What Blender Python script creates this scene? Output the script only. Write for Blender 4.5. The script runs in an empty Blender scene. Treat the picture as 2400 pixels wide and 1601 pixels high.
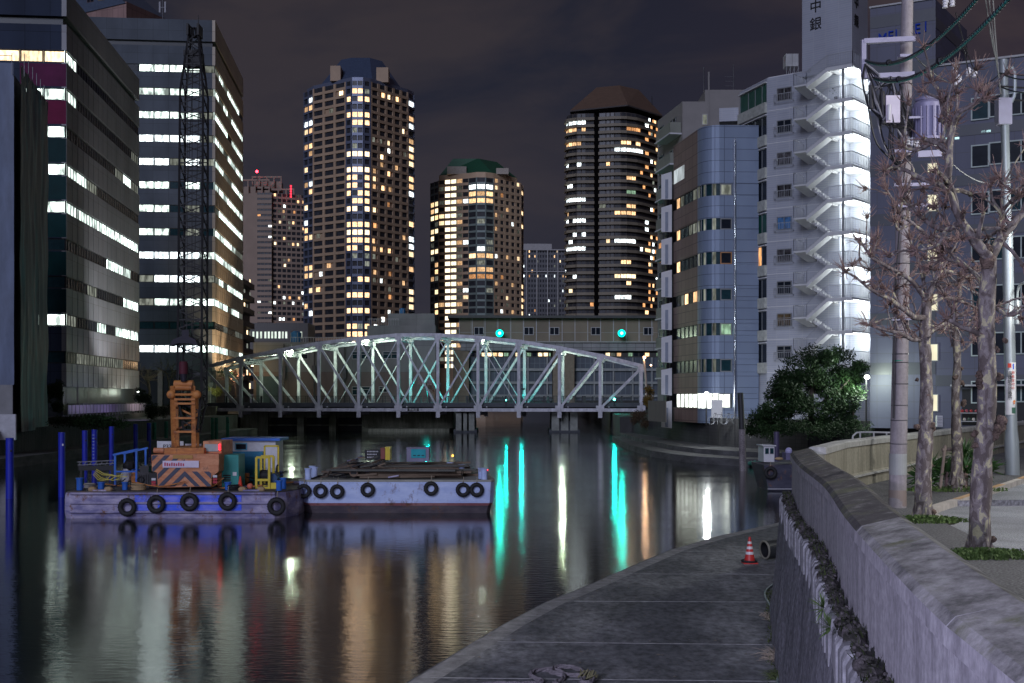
import bpy, math, random
from mathutils import Vector, Matrix, noise
R = math.radians
random.seed(7)
SC = bpy.context.scene
COL = SC.collection
# ------------------------------------------------------------------ camera
cam_d = bpy.data.cameras.new("camera"); cam = bpy.data.objects.new("camera", cam_d); COL.objects.link(cam)
cam.location = (0, 0, 5.2); cam.rotation_euler = (R(90), 0, 0)
cam_d.lens = 43.05; cam_d.sensor_width = 36; cam_d.shift_y = 0.0548
cam_d.clip_start = 0.1; cam_d.clip_end = 6000
SC.camera = cam
# ------------------------------------------------------------------ night sky
W = bpy.data.worlds.new("World"); SC.world = W; W.use_nodes = True
wt = W.node_tree; wn = wt.nodes; wl = wt.links
for n in list(wn): wn.remove(n)
wo = wn.new("ShaderNodeOutputWorld"); bg = wn.new("ShaderNodeBackground")
tc = wn.new("ShaderNodeTexCoord"); mp = wn.new("ShaderNodeMapping"); mp.inputs['Scale'].default_value = (2.2, 2.2, 5.5)
mp.inputs['Location'].default_value = (0.35, 0.1, 0.7)
nz = wn.new("ShaderNodeTexNoise"); nz.inputs['Scale'].default_value = 2.1; nz.inputs['Detail'].default_value = 5; nz.inputs['Roughness'].default_value = .55
nz.inputs['Distortion'].default_value = .4
rp = wn.new("ShaderNodeValToRGB"); rp.color_ramp.elements[0].position = .40; rp.color_ramp.elements[1].position = .64
rp.color_ramp.elements[0].color = (.013, .015, .027, 1); rp.color_ramp.elements[1].color = (.037, .0305, .036, 1)
sx = wn.new("ShaderNodeSeparateXYZ")
hr = wn.new("ShaderNodeMapRange"); hr.inputs['From Min'].default_value = .0; hr.inputs['From Max'].default_value = .35
hr.inputs['To Min'].default_value = 1.; hr.inputs['To Max'].default_value = 0.
mx = wn.new("ShaderNodeMixRGB"); mx.blend_type = 'MIX'; mx.inputs['Color2'].default_value = (.032, .033, .049, 1)
mf = wn.new("ShaderNodeMath"); mf.operation = 'MULTIPLY'; mf.inputs[1].default_value = .7
rr = wn.new("ShaderNodeMapRange"); rr.inputs['From Min'].default_value = .05; rr.inputs['From Max'].default_value = .5; rr.inputs['To Max'].default_value = 1.
mr = wn.new("ShaderNodeMixRGB"); mr.blend_type = 'ADD'; mr.inputs['Color2'].default_value = (.014, .005, .004, 1)
wl.new(tc.outputs['Generated'], mp.inputs[0]); wl.new(mp.outputs[0], nz.inputs[0]); wl.new(nz.outputs[0], rp.inputs[0])
wl.new(tc.outputs['Generated'], sx.inputs[0]); wl.new(sx.outputs[2], hr.inputs[0]); wl.new(hr.outputs[0], mf.inputs[0])
wl.new(mf.outputs[0], mx.inputs[0]); wl.new(rp.outputs[0], mx.inputs[1]); wl.new(sx.outputs[0], rr.inputs[0])
wl.new(rr.outputs[0], mr.inputs[0]); wl.new(mx.outputs[0], mr.inputs[1])
wl.new(mr.outputs[0], bg.inputs[0]); bg.inputs[1].default_value = 1.0; wl.new(bg.outputs[0], wo.inputs[0])
# ------------------------------------------------------------------ the city glow behind the camera as one very soft sun
sd = bpy.data.lights.new("city_glow", 'SUN'); so = bpy.data.objects.new("city_glow", sd); COL.objects.link(so)
sd.energy = 1.35; sd.color = (.70, .75, 1.0); sd.angle = R(24)
so.rotation_euler = Vector((.34, 1, -.42)).to_track_quat('-Z', 'Y').to_euler()
SC.view_settings.view_transform = 'Standard'; SC.view_settings.look = 'None'
SC.view_settings.exposure = 0; SC.view_settings.gamma = 1
cy = SC.cycles
cy.use_denoising = True; cy.max_bounces = 5; cy.diffuse_bounces = 2; cy.glossy_bounces = 3; cy.transmission_bounces = 3
cy.sample_clamp_indirect = 4; cy.caustics_reflective = False; cy.caustics_refractive = False
def lamp(name, loc, power, color, radius=.25, kind='POINT', aim=None, spot=None):
    d = bpy.data.lights.new(name, kind); d.energy = power; d.color = color
    if kind != 'SUN': d.shadow_soft_size = radius
    if spot: d.spot_size = R(spot); d.spot_blend = .6
    o = bpy.data.objects.new(name, d); COL.objects.link(o); o.location = loc
    if aim: o.rotation_euler = (Vector(aim) - Vector(loc)).to_track_quat('-Z', 'Y').to_euler()
    return o
# ------------------------------------------------------------------ measuring helpers
FP = 2870.; HZ = 5.2
def PX(px, Y): return (px - 1200.) / FP * Y
def PZ(py, Y): return HZ + (932. - py) / FP * Y
def P(px, py, Y): return Vector((PX(px, Y), Y, PZ(py, Y)))
def G(px, py, z=0.):
    Y = (HZ - z) * FP / (py - 932.); return Vector((PX(px, Y), Y, z))
UP = Vector((0, 0, 1))
def V(*a): return Vector(a)
# ------------------------------------------------------------------ mesh builder
WLOC = {}
class MB:
    def __init__(s): s.v = []; s.f = []; s.m = []; s.mats = []
    def mi(s, mat):
        if mat not in s.mats: s.mats.append(mat)
        return s.mats.index(mat)
    def add(s, vs, fs, mat):
        b = len(s.v); k = s.mi(mat); s.v.extend([tuple(p) for p in vs])
        for f in fs: s.f.append([b + i for i in f]); s.m.append(k)
        return s
    def face(s, pts, mat): return s.add(pts, [list(range(len(pts)))], mat)
    def ob(s, o, a, b, c, mat):
        o, a, b, c = Vector(o), Vector(a), Vector(b), Vector(c)
        v = [o, o + a, o + a + b, o + b, o + c, o + a + c, o + a + b + c, o + b + c]
        return s.add(v, [[0, 3, 2, 1], [4, 5, 6, 7], [0, 1, 5, 4], [1, 2, 6, 5], [2, 3, 7, 6], [3, 0, 4, 7]], mat)
    def box(s, a, b, mat):
        return s.ob(a, (b[0] - a[0], 0, 0), (0, b[1] - a[1], 0), (0, 0, b[2] - a[2]), mat)
    def beam(s, a, b, w, h, mat, up=UP):
        a, b = Vector(a), Vector(b); d = b - a; u = d.normalized()
        sd_ = u.cross(up)
        if sd_.length < 1e-3: sd_ = u.cross(V(0, 1, 0))
        sd_.normalize(); t = sd_.cross(u).normalized()
        return s.ob(a - sd_ * w / 2 - t * h / 2, sd_ * w, t * h, d, mat)
    def tube(s, pts, rad, mat, n=8, cap=True):
        pts = [Vector(p) for p in pts]
        if not isinstance(rad, (list, tuple)): rad = [rad] * len(pts)
        b = len(s.v); k = s.mi(mat); prev = None
        for i, p in enumerate(pts):
            d = (pts[min(i + 1, len(pts) - 1)] - pts[max(i - 1, 0)]).normalized()
            if prev is None:
                a = d.cross(UP if abs(d.z) < .9 else V(1, 0, 0)).normalized()
            else:
                a = prev - d * prev.dot(d)
                a = a.normalized() if a.length > 1e-5 else d.orthogonal().normalized()
            prev = a; c = d.cross(a)
            for j in range(n):
                t = 2 * math.pi * j / n
                s.v.append(tuple(p + (a * math.cos(t) + c * math.sin(t)) * rad[i]))
        for i in range(len(pts) - 1):
            for j in range(n):
                j2 = (j + 1) % n
                s.f.append([b + i * n + j, b + i * n + j2, b + (i + 1) * n + j2, b + (i + 1) * n + j]); s.m.append(k)
        if cap:
            s.f.append([b + j for j in range(n)][::-1]); s.m.append(k)
            s.f.append([b + (len(pts) - 1) * n + j for j in range(n)]); s.m.append(k)
        return s
    def cyl(s, a, b, r, mat, n=12, r2=None): return s.tube([a, b], [r, r if r2 is None else r2], mat, n)
    def prism(s, poly, z0, z1, mat, mtop=None):
        n = len(poly)
        v = [(p[0], p[1], z0) for p in poly] + [(p[0], p[1], z1) for p in poly]
        s.add(v, [[i, (i + 1) % n, n + (i + 1) % n, n + i] for i in range(n)] + [list(range(n))[::-1]], mat)
        return s.add(v[n:], [list(range(n))], mtop or mat)
    def frustum(s, p0, z0, p1, z1, mat):
        n = len(p0); v = [(p[0], p[1], z0) for p in p0] + [(p[0], p[1], z1) for p in p1]
        return s.add(v, [[i, (i + 1) % n, n + (i + 1) % n, n + i] for i in range(n)] + [list(range(n))[::-1], list(range(n, 2 * n))], mat)
    def ball(s, c, r, mat, nu=10, nv=6, sc=(1, 1, 1), jit=0):
        c = Vector(c); v = []; f = []
        for i in range(nv + 1):
            t = math.pi * i / nv
            for j in range(nu):
                a = 2 * math.pi * j / nu
                q = 1 + (random.uniform(-jit, jit) if jit and 0 < i < nv else 0)
                v.append(c + V(math.sin(t) * math.cos(a) * sc[0], math.sin(t) * math.sin(a) * sc[1], math.cos(t) * sc[2]) * r * q)
        for i in range(nv):
            for j in range(nu): f.append([i * nu + j, i * nu + (j + 1) % nu, (i + 1) * nu + (j + 1) % nu, (i + 1) * nu + j])
        return s.add(v, f, mat)
    def torus(s, c, Rr, r, axis, mat, n=20, m=8):
        c = Vector(c); ax = Vector(axis).normalized(); a = ax.orthogonal().normalized(); b = ax.cross(a); v = []; f = []
        for i in range(n):
            t = 2 * math.pi * i / n; d = a * math.cos(t) + b * math.sin(t)
            for j in range(m):
                q = 2 * math.pi * j / m; v.append(c + d * (Rr + r * math.cos(q)) + ax * r * math.sin(q))
        for i in range(n):
            for j in range(m): f.append([i * m + j, ((i + 1) % n) * m + j, ((i + 1) % n) * m + (j + 1) % m, i * m + (j + 1) % m])
        return s.add(v, f, mat)
    def build(s, name, parent=None, smooth=None, data=False):
        me = bpy.data.meshes.new(name)
        me.from_pydata(s.v, [], s.f)
        for m in s.mats: me.materials.append(m)
        me.polygons.foreach_set('material_index', s.m)
        uv = me.uv_layers.new(name="UV"); vs = me.vertices
        dat = [0.] * (2 * len(me.loops))
        for p in me.polygons:
            n = p.normal
            if abs(n.z) < .75:
                l = math.hypot(n.x, n.y) or 1; tx, ty = -n.y / l, n.x / l
                if tx < 0: tx, ty = -tx, -ty
                for li in p.loop_indices:
                    c = vs[me.loops[li].vertex_index].co; dat[2 * li] = c.x * tx + c.y * ty; dat[2 * li + 1] = c.z
            else:
                for li in p.loop_indices:
                    c = vs[me.loops[li].vertex_index].co; dat[2 * li] = c.x; dat[2 * li + 1] = c.y
        uv.data.foreach_set('uv', dat)
        if smooth is not None:
            me.polygons.foreach_set('use_smooth', [True] * len(me.polygons))
            me.set_sharp_from_angle(angle=R(smooth))
        if data: return me
        return put(name, me, parent)
def put(name, me, parent=None, loc=(0, 0, 0), rotz=0.):
    o = bpy.data.objects.new(name, me); COL.objects.link(o)
    base = WLOC.get(parent.name, V(0, 0, 0)) if parent else V(0, 0, 0)
    if parent: o.parent = parent
    o.location = Vector(loc) - base; o.rotation_euler = (0, 0, rotz); WLOC[o.name] = Vector(loc).copy()
    return o
def tag(o, label=None, cat=None, group=None, kind=None):
    if label: o['label'] = label
    if cat: o['category'] = cat
    if group: o['group'] = group
    if kind: o['kind'] = kind
    return o
def thing(name, label, cat, loc, group=None):
    o = bpy.data.objects.new(name, None); COL.objects.link(o); o.location = loc; WLOC[o.name] = Vector(loc).copy()
    o.empty_display_size = .2
    return tag(o, label, cat, group)
KIDS = {}
def copy_tree(o, parent=None):
    c = o.copy(); COL.objects.link(c)
    if parent: c.parent = parent
    for ch in [x for x in bpy.data.objects if x.parent == o]: copy_tree(ch, c)
    return c
def struct(mb, name, smooth=None, kind='structure'): return tag(mb.build(name, None, smooth), kind=kind)
# ------------------------------------------------------------------ materials
def newmat(name):
    m = bpy.data.materials.new(name); m.use_nodes = True
    return m, m.node_tree.nodes, m.node_tree.links, m.node_tree.nodes['Principled BSDF']
def M(name, col, rough=.7, metal=0., var=.18, scale=1.5, stretch=(1, 1, 1), bump=0., bscale=30, col2=None, spec=.4, detail=6, thr=None):
    m, n, l, b = newmat(name)
    b.inputs['Roughness'].default_value = rough; b.inputs['Metallic'].default_value = metal
    b.inputs['Specular IOR Level'].default_value = spec
    t = n.new("ShaderNodeTexCoord"); mpn = n.new("ShaderNodeMapping"); mpn.inputs['Scale'].default_value = stretch
    l.new(t.outputs['Object'], mpn.inputs[0])
    q = n.new("ShaderNodeTexNoise"); q.inputs['Scale'].default_value = scale; q.inputs['Detail'].default_value = detail
    q.inputs['Roughness'].default_value = .65
    l.new(mpn.outputs[0], q.inputs[0])
    r = n.new("ShaderNodeValToRGB"); lo, hi = thr or (.3, .7)
    r.color_ramp.elements[0].position = lo; r.color_ramp.elements[1].position = hi
    a = [c * (1 - var) for c in col]; c2 = col2 or [min(1, c * (1 + var)) for c in col]
    r.color_ramp.elements[0].color = (*a, 1); r.color_ramp.elements[1].color = (*c2, 1)
    l.new(q.outputs[0], r.inputs[0]); l.new(r.outputs[0], b.inputs['Base Color'])
    if bump:
        q2 = n.new("ShaderNodeTexNoise"); q2.inputs['Scale'].default_value = bscale; q2.inputs['Detail'].default_value = 5
        l.new(mpn.outputs[0], q2.inputs[0])
        bp = n.new("ShaderNodeBump"); bp.inputs['Strength'].default_value = bump; bp.inputs['Distance'].default_value = .05
        l.new(q2.outputs[0], bp.inputs['Height']); l.new(bp.outputs[0], b.inputs['Normal'])
    return m
def TILE(name, col, w, h, mortar=.02, mcol=None, rough=.6, metal=0., var=.1, off=0., dirt=.25, mscale=.35, spec=.4):
    "panels or tiles w x h metres on vertical faces, with a little weathering"
    m, n, l, b = newmat(name)
    b.inputs['Roughness'].default_value = rough; b.inputs['Metallic'].default_value = metal; b.inputs['Specular IOR Level'].default_value = spec
    u = n.new("ShaderNodeUVMap"); br = n.new("ShaderNodeTexBrick"); br.offset = off; br.squash = 1
    br.inputs['Scale'].default_value = 1; br.inputs['Brick Width'].default_value = w; br.inputs['Row Height'].default_value = h
    br.inputs['Mortar Size'].default_value = mortar; br.inputs['Mortar Smooth'].default_value = .3
    br.inputs['Color1'].default_value = (*[c * (1 - var) for c in col], 1); br.inputs['Color2'].default_value = (*[min(1, c * (1 + var)) for c in col], 1)
    br.inputs['Mortar'].default_value = (*(mcol or [c * .45 for c in col]), 1)
    l.new(u.outputs[0], br.inputs[0])
    t = n.new("ShaderNodeTexCoord"); q = n.new("ShaderNodeTexNoise"); q.inputs['Scale'].default_value = mscale; q.inputs['Detail'].default_value = 6
    mpn = n.new("ShaderNodeMapping"); mpn.inputs['Scale'].default_value = (1, 1, .35); l.new(t.outputs['Object'], mpn.inputs[0]); l.new(mpn.outputs[0], q.inputs[0])
    mr_ = n.new("ShaderNodeMapRange"); mr_.inputs['From Min'].default_value = .35; mr_.inputs['From Max'].default_value = .7
    mr_.inputs['To Min'].default_value = 1.; mr_.inputs['To Max'].default_value = 1 - dirt
    mm = n.new("ShaderNodeMixRGB"); mm.blend_type = 'MULTIPLY'; mm.inputs[0].default_value = 1
    l.new(q.outputs[0], mr_.inputs[0]); l.new(br.outputs[0], mm.inputs[1]); l.new(mr_.outputs[0], mm.inputs[2]); l.new(mm.outputs[0], b.inputs['Base Color'])
    return m
def LIT(name, col, strength, stripes=.5, sc=3., rnd=.6, sample=False):
    "a lit window: curtains and the depth of the room as soft vertical bands, each window a little different"
    m, n, l, b = newmat(name)
    n.remove(b); out = n['Material Output']; e = n.new("ShaderNodeEmission"); e.inputs[0].default_value = (*col, 1)
    t = n.new("ShaderNodeTexCoord"); oi = n.new("ShaderNodeObjectInfo"); mpn = n.new("ShaderNodeMapping"); mpn.inputs['Scale'].default_value = (sc, sc, sc * .4)
    av = n.new("ShaderNodeVectorMath"); av.operation = 'SCALE'; av.inputs[0].default_value = (37, 11, 5); l.new(oi.outputs['Random'], av.inputs['Scale'])
    ad = n.new("ShaderNodeVectorMath"); ad.operation = 'ADD'; l.new(t.outputs['Object'], ad.inputs[0]); l.new(av.outputs[0], ad.inputs[1])
    l.new(ad.outputs[0], mpn.inputs[0]); q = n.new("ShaderNodeTexNoise"); q.inputs['Scale'].default_value = 1; q.inputs['Detail'].default_value = 3
    l.new(mpn.outputs[0], q.inputs[0])
    a = n.new("ShaderNodeMapRange"); a.inputs['From Min'].default_value = .38; a.inputs['From Max'].default_value = .62
    a.inputs['To Min'].default_value = strength * (1 - stripes); a.inputs['To Max'].default_value = strength
    l.new(q.outputs[0], a.inputs[0])
    c = n.new("ShaderNodeMapRange"); c.inputs['To Min'].default_value = 1 - rnd; c.inputs['To Max'].default_value = 1.; l.new(oi.outputs['Random'], c.inputs[0])
    mu = n.new("ShaderNodeMath"); mu.operation = 'MULTIPLY'; l.new(a.outputs[0], mu.inputs[0]); l.new(c.outputs[0], mu.inputs[1])
    l.new(mu.outputs[0], e.inputs[1]); l.new(e.outputs[0], out.inputs[0])
    if not sample: m.cycles.emission_sampling = 'NONE'
    return m
def GLOW(name, col, s, sample=False):
    m, n, l, b = newmat(name); n.remove(b); e = n.new("ShaderNodeEmission"); e.inputs[0].default_value = (*col, 1); e.inputs[1].default_value = s
    l.new(e.outputs[0], n['Material Output'].inputs[0])
    if not sample: m.cycles.emission_sampling = 'NONE'
    return m
glass_dark = M("dark window glass", (.012, .016, .024), .22, 0, .3, 2, spec=.22)
glass_teal = M("teal window glass", (.012, .038, .048), .2, 0, .3, 2, spec=.25)
black = M("black steel", (.012, .012, .014), .6, 0, .3, 4)
lit_white = LIT("lit office window", (.83, 1., .92), 6., .86, 1.3, .75)
lit_cool = LIT("cool lit window", (.86, .97, 1.), 6.5, .82, 1.8, .5)
lit_warm = LIT("warm lit window", (1., .60, .30), 3.3, .6, 3., .75)
lit_amber = LIT("amber lit window", (1., .46, .18), 1.9, .6, 3., .7)
lit_cream = LIT("cream lit window", (1., .74, .44), 3.4, .5, 3., .5)
lit_dim = LIT("dim lit window", (.75, .8, .68), .45, .7, 2., .8)
lit_green = LIT("greenish lit window", (.55, .9, .6), .8, .6, 3., .6)
lit_red = LIT("red curtained window", (1., .18, .08), .8, .5, 3., .5)
# ------------------------------------------------------------------ facade: a vertical plane from ground point a to ground point b
class Fac:
    def __init__(s, a, b):
        s.a = V(a[0], a[1], 0); s.d = V(b[0] - a[0], b[1] - a[1], 0); s.L = s.d.length; s.d.normalize()
        s.n = V(s.d.y, -s.d.x, 0)
        if s.n.dot(-s.a) < 0: s.n = -s.n
        s.ang = math.atan2(s.d.y, s.d.x)
    def pt(s, u, z, o=0.): return s.a + s.d * u + s.n * o + V(0, 0, z)
    def box(s, mb, u0, u1, z0, z1, o0, o1, mat): mb.ob(s.pt(u0, z0, o0), s.d * (u1 - u0), s.n * (o1 - o0), V(0, 0, z1 - z0), mat)
    def px(s, u, o=0.): p = s.pt(u, 0, o); return 1200 + p.x / p.y * FP
    def u_at(s, px):
        k = (px - 1200) / FP; return (k * s.a.y - s.a.x) / (s.d.x - k * s.d.y)
WC = {}
def winmesh(w, h, glass, frame=None, mull=1, fw=.06, rail=False, name='window', t=.07):
    key = (round(w, 2), round(h, 2), glass.name, frame.name if frame else '', mull, fw, rail, t)
    if key in WC: return WC[key]
    mb = MB(); mb.box((0, -.02, 0), (w, t - .05, h), glass)
    if frame:
        f = fw; y0 = t - .05
        mb.box((0, y0, 0), (w, t, f), frame); mb.box((0, y0, h - f), (w, t, h), frame)
        mb.box((0, y0, f), (f, t, h - f), frame); mb.box((w - f, y0, f), (w, t, h - f), frame)
        for i in range(mull):
            x = w * (i + 1) / (mull + 1); mb.box((x - f / 2, y0, f), (x + f / 2, t, h - f), frame)
        if rail: mb.box((f, y0 + .005, h * .62), (w - f, t - .005, h * .62 + f * .8), frame)
    WC[key] = mb.build(name, data=True); return WC[key]
def window(fac, u, z, w, h, glass, parent, frame=None, mull=1, o=.0, name='window', fw=.06, rail=False):
    "local x runs along the facade, local +y points outward"
    me = winmesh(w, h, glass, frame, mull, fw, rail, name)
    d = fac.d; flip = (V(-d.y, d.x, 0).dot(fac.n) < 0)
    if flip: return put(name, me, parent, fac.pt(u + w, z, o), fac.ang + math.pi)
    return put(name, me, parent, fac.pt(u, z, o), fac.ang)
def text_mesh(body, size, mat, name='lettering', extrude=.01):
    c = bpy.data.curves.new(name, 'FONT'); c.body = body; c.size = size; c.extrude = extrude; c.align_x = 'CENTER'; c.align_y = 'CENTER'; c.resolution_u = 2
    t = bpy.data.objects.new(name, c); COL.objects.link(t); dg = bpy.context.evaluated_depsgraph_get()
    me = bpy.data.meshes.new_from_object(t.evaluated_get(dg)); bpy.data.objects.remove(t)
    me.materials.clear(); me.materials.append(mat); return me
def lettering(body, size, mat, loc, fac_ang, parent, name='lettering', extrude=.01, bold=0):
    me = text_mesh(body, size, mat, name, extrude)
    o = put(name, me, parent, loc); o.rotation_euler = (R(90), 0, fac_ang); return o
# ================================================================== SETTING
# ---- water
def make_water():
    m, n, l, b = newmat("canal water")
    b.inputs['Base Color'].default_value = (.003, .008, .010, 1); b.inputs['Roughness'].default_value = .115
    b.inputs['IOR'].default_value = 1.85; b.inputs['Specular IOR Level'].default_value = .62
    t = n.new("ShaderNodeTexCoord")
    def ns(sc, stretch, det):
        mpn = n.new("ShaderNodeMapping"); mpn.inputs['Scale'].default_value = stretch; mpn.inputs['Rotation'].default_value = (0, 0, R(7))
        q = n.new("ShaderNodeTexNoise"); q.inputs['Scale'].default_value = sc; q.inputs['Detail'].default_value = det
        l.new(t.outputs['Object'], mpn.inputs[0]); l.new(mpn.outputs[0], q.inputs[0]); return q
    q1 = ns(5.5, (.42, 1.0, 1), 7); q2 = ns(.16, (.5, 1.6, 1), 2)
    # wide calm and ruffled areas
    mr = n.new("ShaderNodeMapRange"); mr.inputs['From Min'].default_value = .35; mr.inputs['From Max'].default_value = .65
    mr.inputs['To Min'].default_value = .055; mr.inputs['To Max'].default_value = .10; l.new(q2.outputs[0], mr.inputs[0]); l.new(mr.outputs[0], b.inputs['Roughness'])
    bp = n.new("ShaderNodeBump"); bp.inputs['Strength'].default_value = .30; bp.inputs['Distance'].default_value = .02
    l.new(q1.outputs[0], bp.inputs['Height']); l.new(bp.outputs[0], b.inputs['Normal'])
    return m
wmat = make_water()
mb = MB(); mb.face([(-400, -60, 0), (500, -60, 0), (500, 1200, 0), (-400, 1200, 0)], wmat); struct(mb, 'water')
mb = MB(); mb.face([(-3000, -800, -2.5), (3000, -800, -2.5), (3000, 4000, -2.5), (-3000, 4000, -2.5)], M("river bed mud", (.02, .02, .018), 1)); struct(mb, 'river_bed')
earth = M("dark city ground", (.05, .05, .05), .9, 0, .3, .3)
conc_dark = M("dark stained quay concrete", (.085, .085, .085), .85, 0, .55, .5, (1, 1, 2.5), .5, 12, col2=(.13, .13, .135))
conc_light = M("pale weathered concrete", (.26, .25, .22), .85, 0, .35, .9, (1, 1, .45), .35, 20, col2=(.36, .345, .29))
# ---- land
left_shore = [(-40, -60), (-40, 178), (-60, 183), (-60, 192), (-9.3, 192), (-10.4, 262), (-30, 1200), (-900, 1200), (-900, -60)]
mb = MB(); mb.prism(left_shore, -2, 2.6, earth); struct(mb, 'left_bank')
mb = MB(); mb.prism([(-37, -60), (-37, 178), (-40, 178), (-40, -60)], -2, .75, conc_dark); struct(mb, 'left_quay')
right_land = [(13.2, 150), (15.5, 148), (18.2, 108), (21.5, 101), (34, 92), (60, 84), (900, 84), (900, 1200), (30, 1200), (19, 262)]
mb = MB(); mb.prism(right_land, -2, 2.9, earth); struct(mb, 'right_bank')
# low quay of the right bank, two steps
rq = [G(1434.5, 1033), G(1450, 1043), G(1475, 1055), G(1526, 1071), G(1580, 1080), G(1628, 1086), G(1690, 1090), G(1741, 1093)]
rq = [(p.x, p.y) for p in rq] + [(30, 88), (60, 78)]
in1 = [(14.9, 150), (16, 135), (17, 120), (18.2, 110), (19.5, 105), (21.8, 101), (24, 98.2), (27, 95.6), (34, 91.5), (60, 83.5)]
mb = MB()
for i in range(len(rq) - 1):
    a, b_, c, d = rq[i], rq[i + 1], in1[i + 1], in1[i]
    mb.prism([a, b_, c, d], -2, .55, conc_dark)
    e = [(p[0] * .65 + q_[0] * .35, p[1] * .65 + q_[1] * .35) for p, q_ in ((a, d), (b_, c))]
    mb.prism([e[0], e[1], c, d], .5, .95, conc_dark)
struct(mb, 'right_quay')
# ---- the near quay below the street
quay_edge = [G(950, 1640, .8), G(950, 1601, .8), G(1060, 1535, .8), G(1180, 1463, .8), G(1275, 1413, .8), G(1386, 1368, .8), G(1474, 1329, .8), G(1570, 1289, .8), G(1677, 1258, .8), G(1827, 1224, .8)]
quay_edge = [V(-3.5, 6, .8)] + quay_edge + [V(13.5, 47, .8), V(20, 53, .8)]
def make_quay_mat():
    m, n, l, b = newmat("near quay concrete")
    t = n.new("ShaderNodeTexCoord")
    def ns(sc, st=(1, 1, 1), det=6, ro=.6):
        mpn = n.new("ShaderNodeMapping"); mpn.inputs['Scale'].default_value = st
        q = n.new("ShaderNodeTexNoise"); q.inputs['Scale'].default_value = sc; q.inputs['Detail'].default_value = det; q.inputs['Roughness'].default_value = ro
        l.new(t.outputs['Object'], mpn.inputs[0]); l.new(mpn.outputs[0], q.inputs[0]); return q
    q = ns(.42, (1.2, .55, 1)); r = n.new("ShaderNodeValToRGB"); e = r.color_ramp.elements
    e[0].position = .42; e[0].color = (.105, .11, .115, 1); e[1].position = .70; e[1].color = (.28, .285, .28, 1)
    x = e.new(.5); x.color = (.15, .155, .157, 1); l.new(q.outputs[0], r.inputs[0])
    q2 = ns(7., (1, .6, 1)); r2 = n.new("ShaderNodeMapRange"); r2.inputs['From Min'].default_value = .3; r2.inputs['From Max'].default_value = .7; r2.inputs['To Min'].default_value = .45; r2.inputs['To Max'].default_value = 1.5
    l.new(q2.outputs[0], r2.inputs[0]); mm = n.new("ShaderNodeMixRGB"); mm.blend_type = 'MULTIPLY'; mm.inputs[0].default_value = 1
    l.new(r.outputs[0], mm.inputs[1]); l.new(r2.outputs[0], mm.inputs[2])
    q3 = ns(26, det=2); r3 = n.new("ShaderNodeValToRGB"); r3.color_ramp.elements[0].position = .70; r3.color_ramp.elements[1].position = .74; l.new(q3.outputs[0], r3.inputs[0])
    m3 = n.new("ShaderNodeMixRGB"); l.new(r3.outputs[0], m3.inputs[0]); l.new(mm.outputs[0], m3.inputs[1]); m3.inputs[2].default_value = (.24, .24, .23, 1)
    l.new(m3.outputs[0], b.inputs['Base Color']); b.inputs['Roughness'].default_value = .8; b.inputs['Specular IOR Level'].default_value = .3
    bp = n.new("ShaderNodeBump"); bp.inputs['Strength'].default_value = .5; bp.inputs['Distance'].default_value = .02; l.new(q2.outputs[0], bp.inputs['Height']); l.new(bp.outputs[0], b.inputs['Normal'])
    return m
quay_mat = make_quay_mat()
qe = [(p.x, p.y) for p in quay_edge]
mb = MB(); mb.prism(qe + [(30, 53), (30, 6)], -2, .8, quay_mat)
struct(mb, 'near_quay')
mb = MB()      # worn pale coping strip of the quay edge, and two joints across the slab
for i in range(len(qe) - 1):
    a, b_ = V(*qe[i], .8), V(*qe[i + 1], .8); d = (b_ - a).normalized(); s_ = V(d.y, -d.x, 0)
    e0 = V(*qe[i - 1], .8) if i else a; dp = ((b_ - e0).normalized()); sp = V(dp.y, -dp.x, 0)
    e1 = V(*qe[min(i + 2, len(qe) - 1)], .8); dn = (e1 - a).normalized(); sn = V(dn.y, -dn.x, 0)
    z = V(0, 0, .004)
    mb.face([a + sp * .04 + z, b_ + sn * .04 + z, b_ + sn * .42 + z, a + sp * .42 + z], M("worn quay coping", (.27, .27, .26), .85, 0, .4, 4, bump=.4) if i == 0 else mb.mats[0])
struct(mb, 'quay_coping')
mb = MB(); jm = M("chalky slab joint", (.36, .36, .35), .9, 0, .5, 5)
for (ax, ay, bx, by) in ((1166, 1504, 1826, 1511), (1345, 1409, 1815, 1411), (1480, 1345, 1825, 1346), (1600, 1292, 1700, 1292), (1000, 1588, 1840, 1597)):
    a, b_ = G(ax, ay, .804), G(bx, by, .804); mb.beam(a, b_, .035, .004, jm)
struct(mb, 'slab_joint')

# ---- parapet wall along the street, ledge and retaining wall below it
def arc_pts(pts, step=.6):
    out = []
    for i in range(len(pts) - 1):
        p0 = pts[max(i - 1, 0)]; p1 = pts[i]; p2 = pts[i + 1]; p3 = pts[min(i + 2, len(pts) - 1)]
        n = max(1, int((p2 - p1).length / step))
        for k in range(n):
            t = k / n
            out.append(.5 * ((2 * p1) + (-p0 + p2) * t + (2 * p0 - 5 * p1 + 4 * p2 - p3) * t * t + (-p0 + 3 * p1 - 3 * p2 + p3) * t ** 3))
    out.append(pts[-1]); return out
top_out = [V(1.92, 2.2, 0), V(1.95, 3.6, 0), V(2.02, 4.83, 0), V(2.18, 6.1, 0), V(2.54, 8.2, 0), V(3.18, 11.65, 0), V(3.99, 15.6, 0), V(4.75, 20.2, 0), V(5.6, 24.6, 0)]
line = arc_pts(top_out, .9)
def offs(line, d):
    o = []
    for i, p in enumerate(line):
        t = (line[min(i + 1, len(line) - 1)] - line[max(i - 1, 0)]).normalized(); o.append(p + V(t.y, -t.x, 0) * d)
    return o
def ribbon(mb, A, za, B, zb, mat, za2=None):
    for i in range(len(A) - 1):
        mb.face([A[i] + V(0, 0, za), A[i + 1] + V(0, 0, za), B[i + 1] + V(0, 0, zb), B[i] + V(0, 0, zb)], mat)
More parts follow.
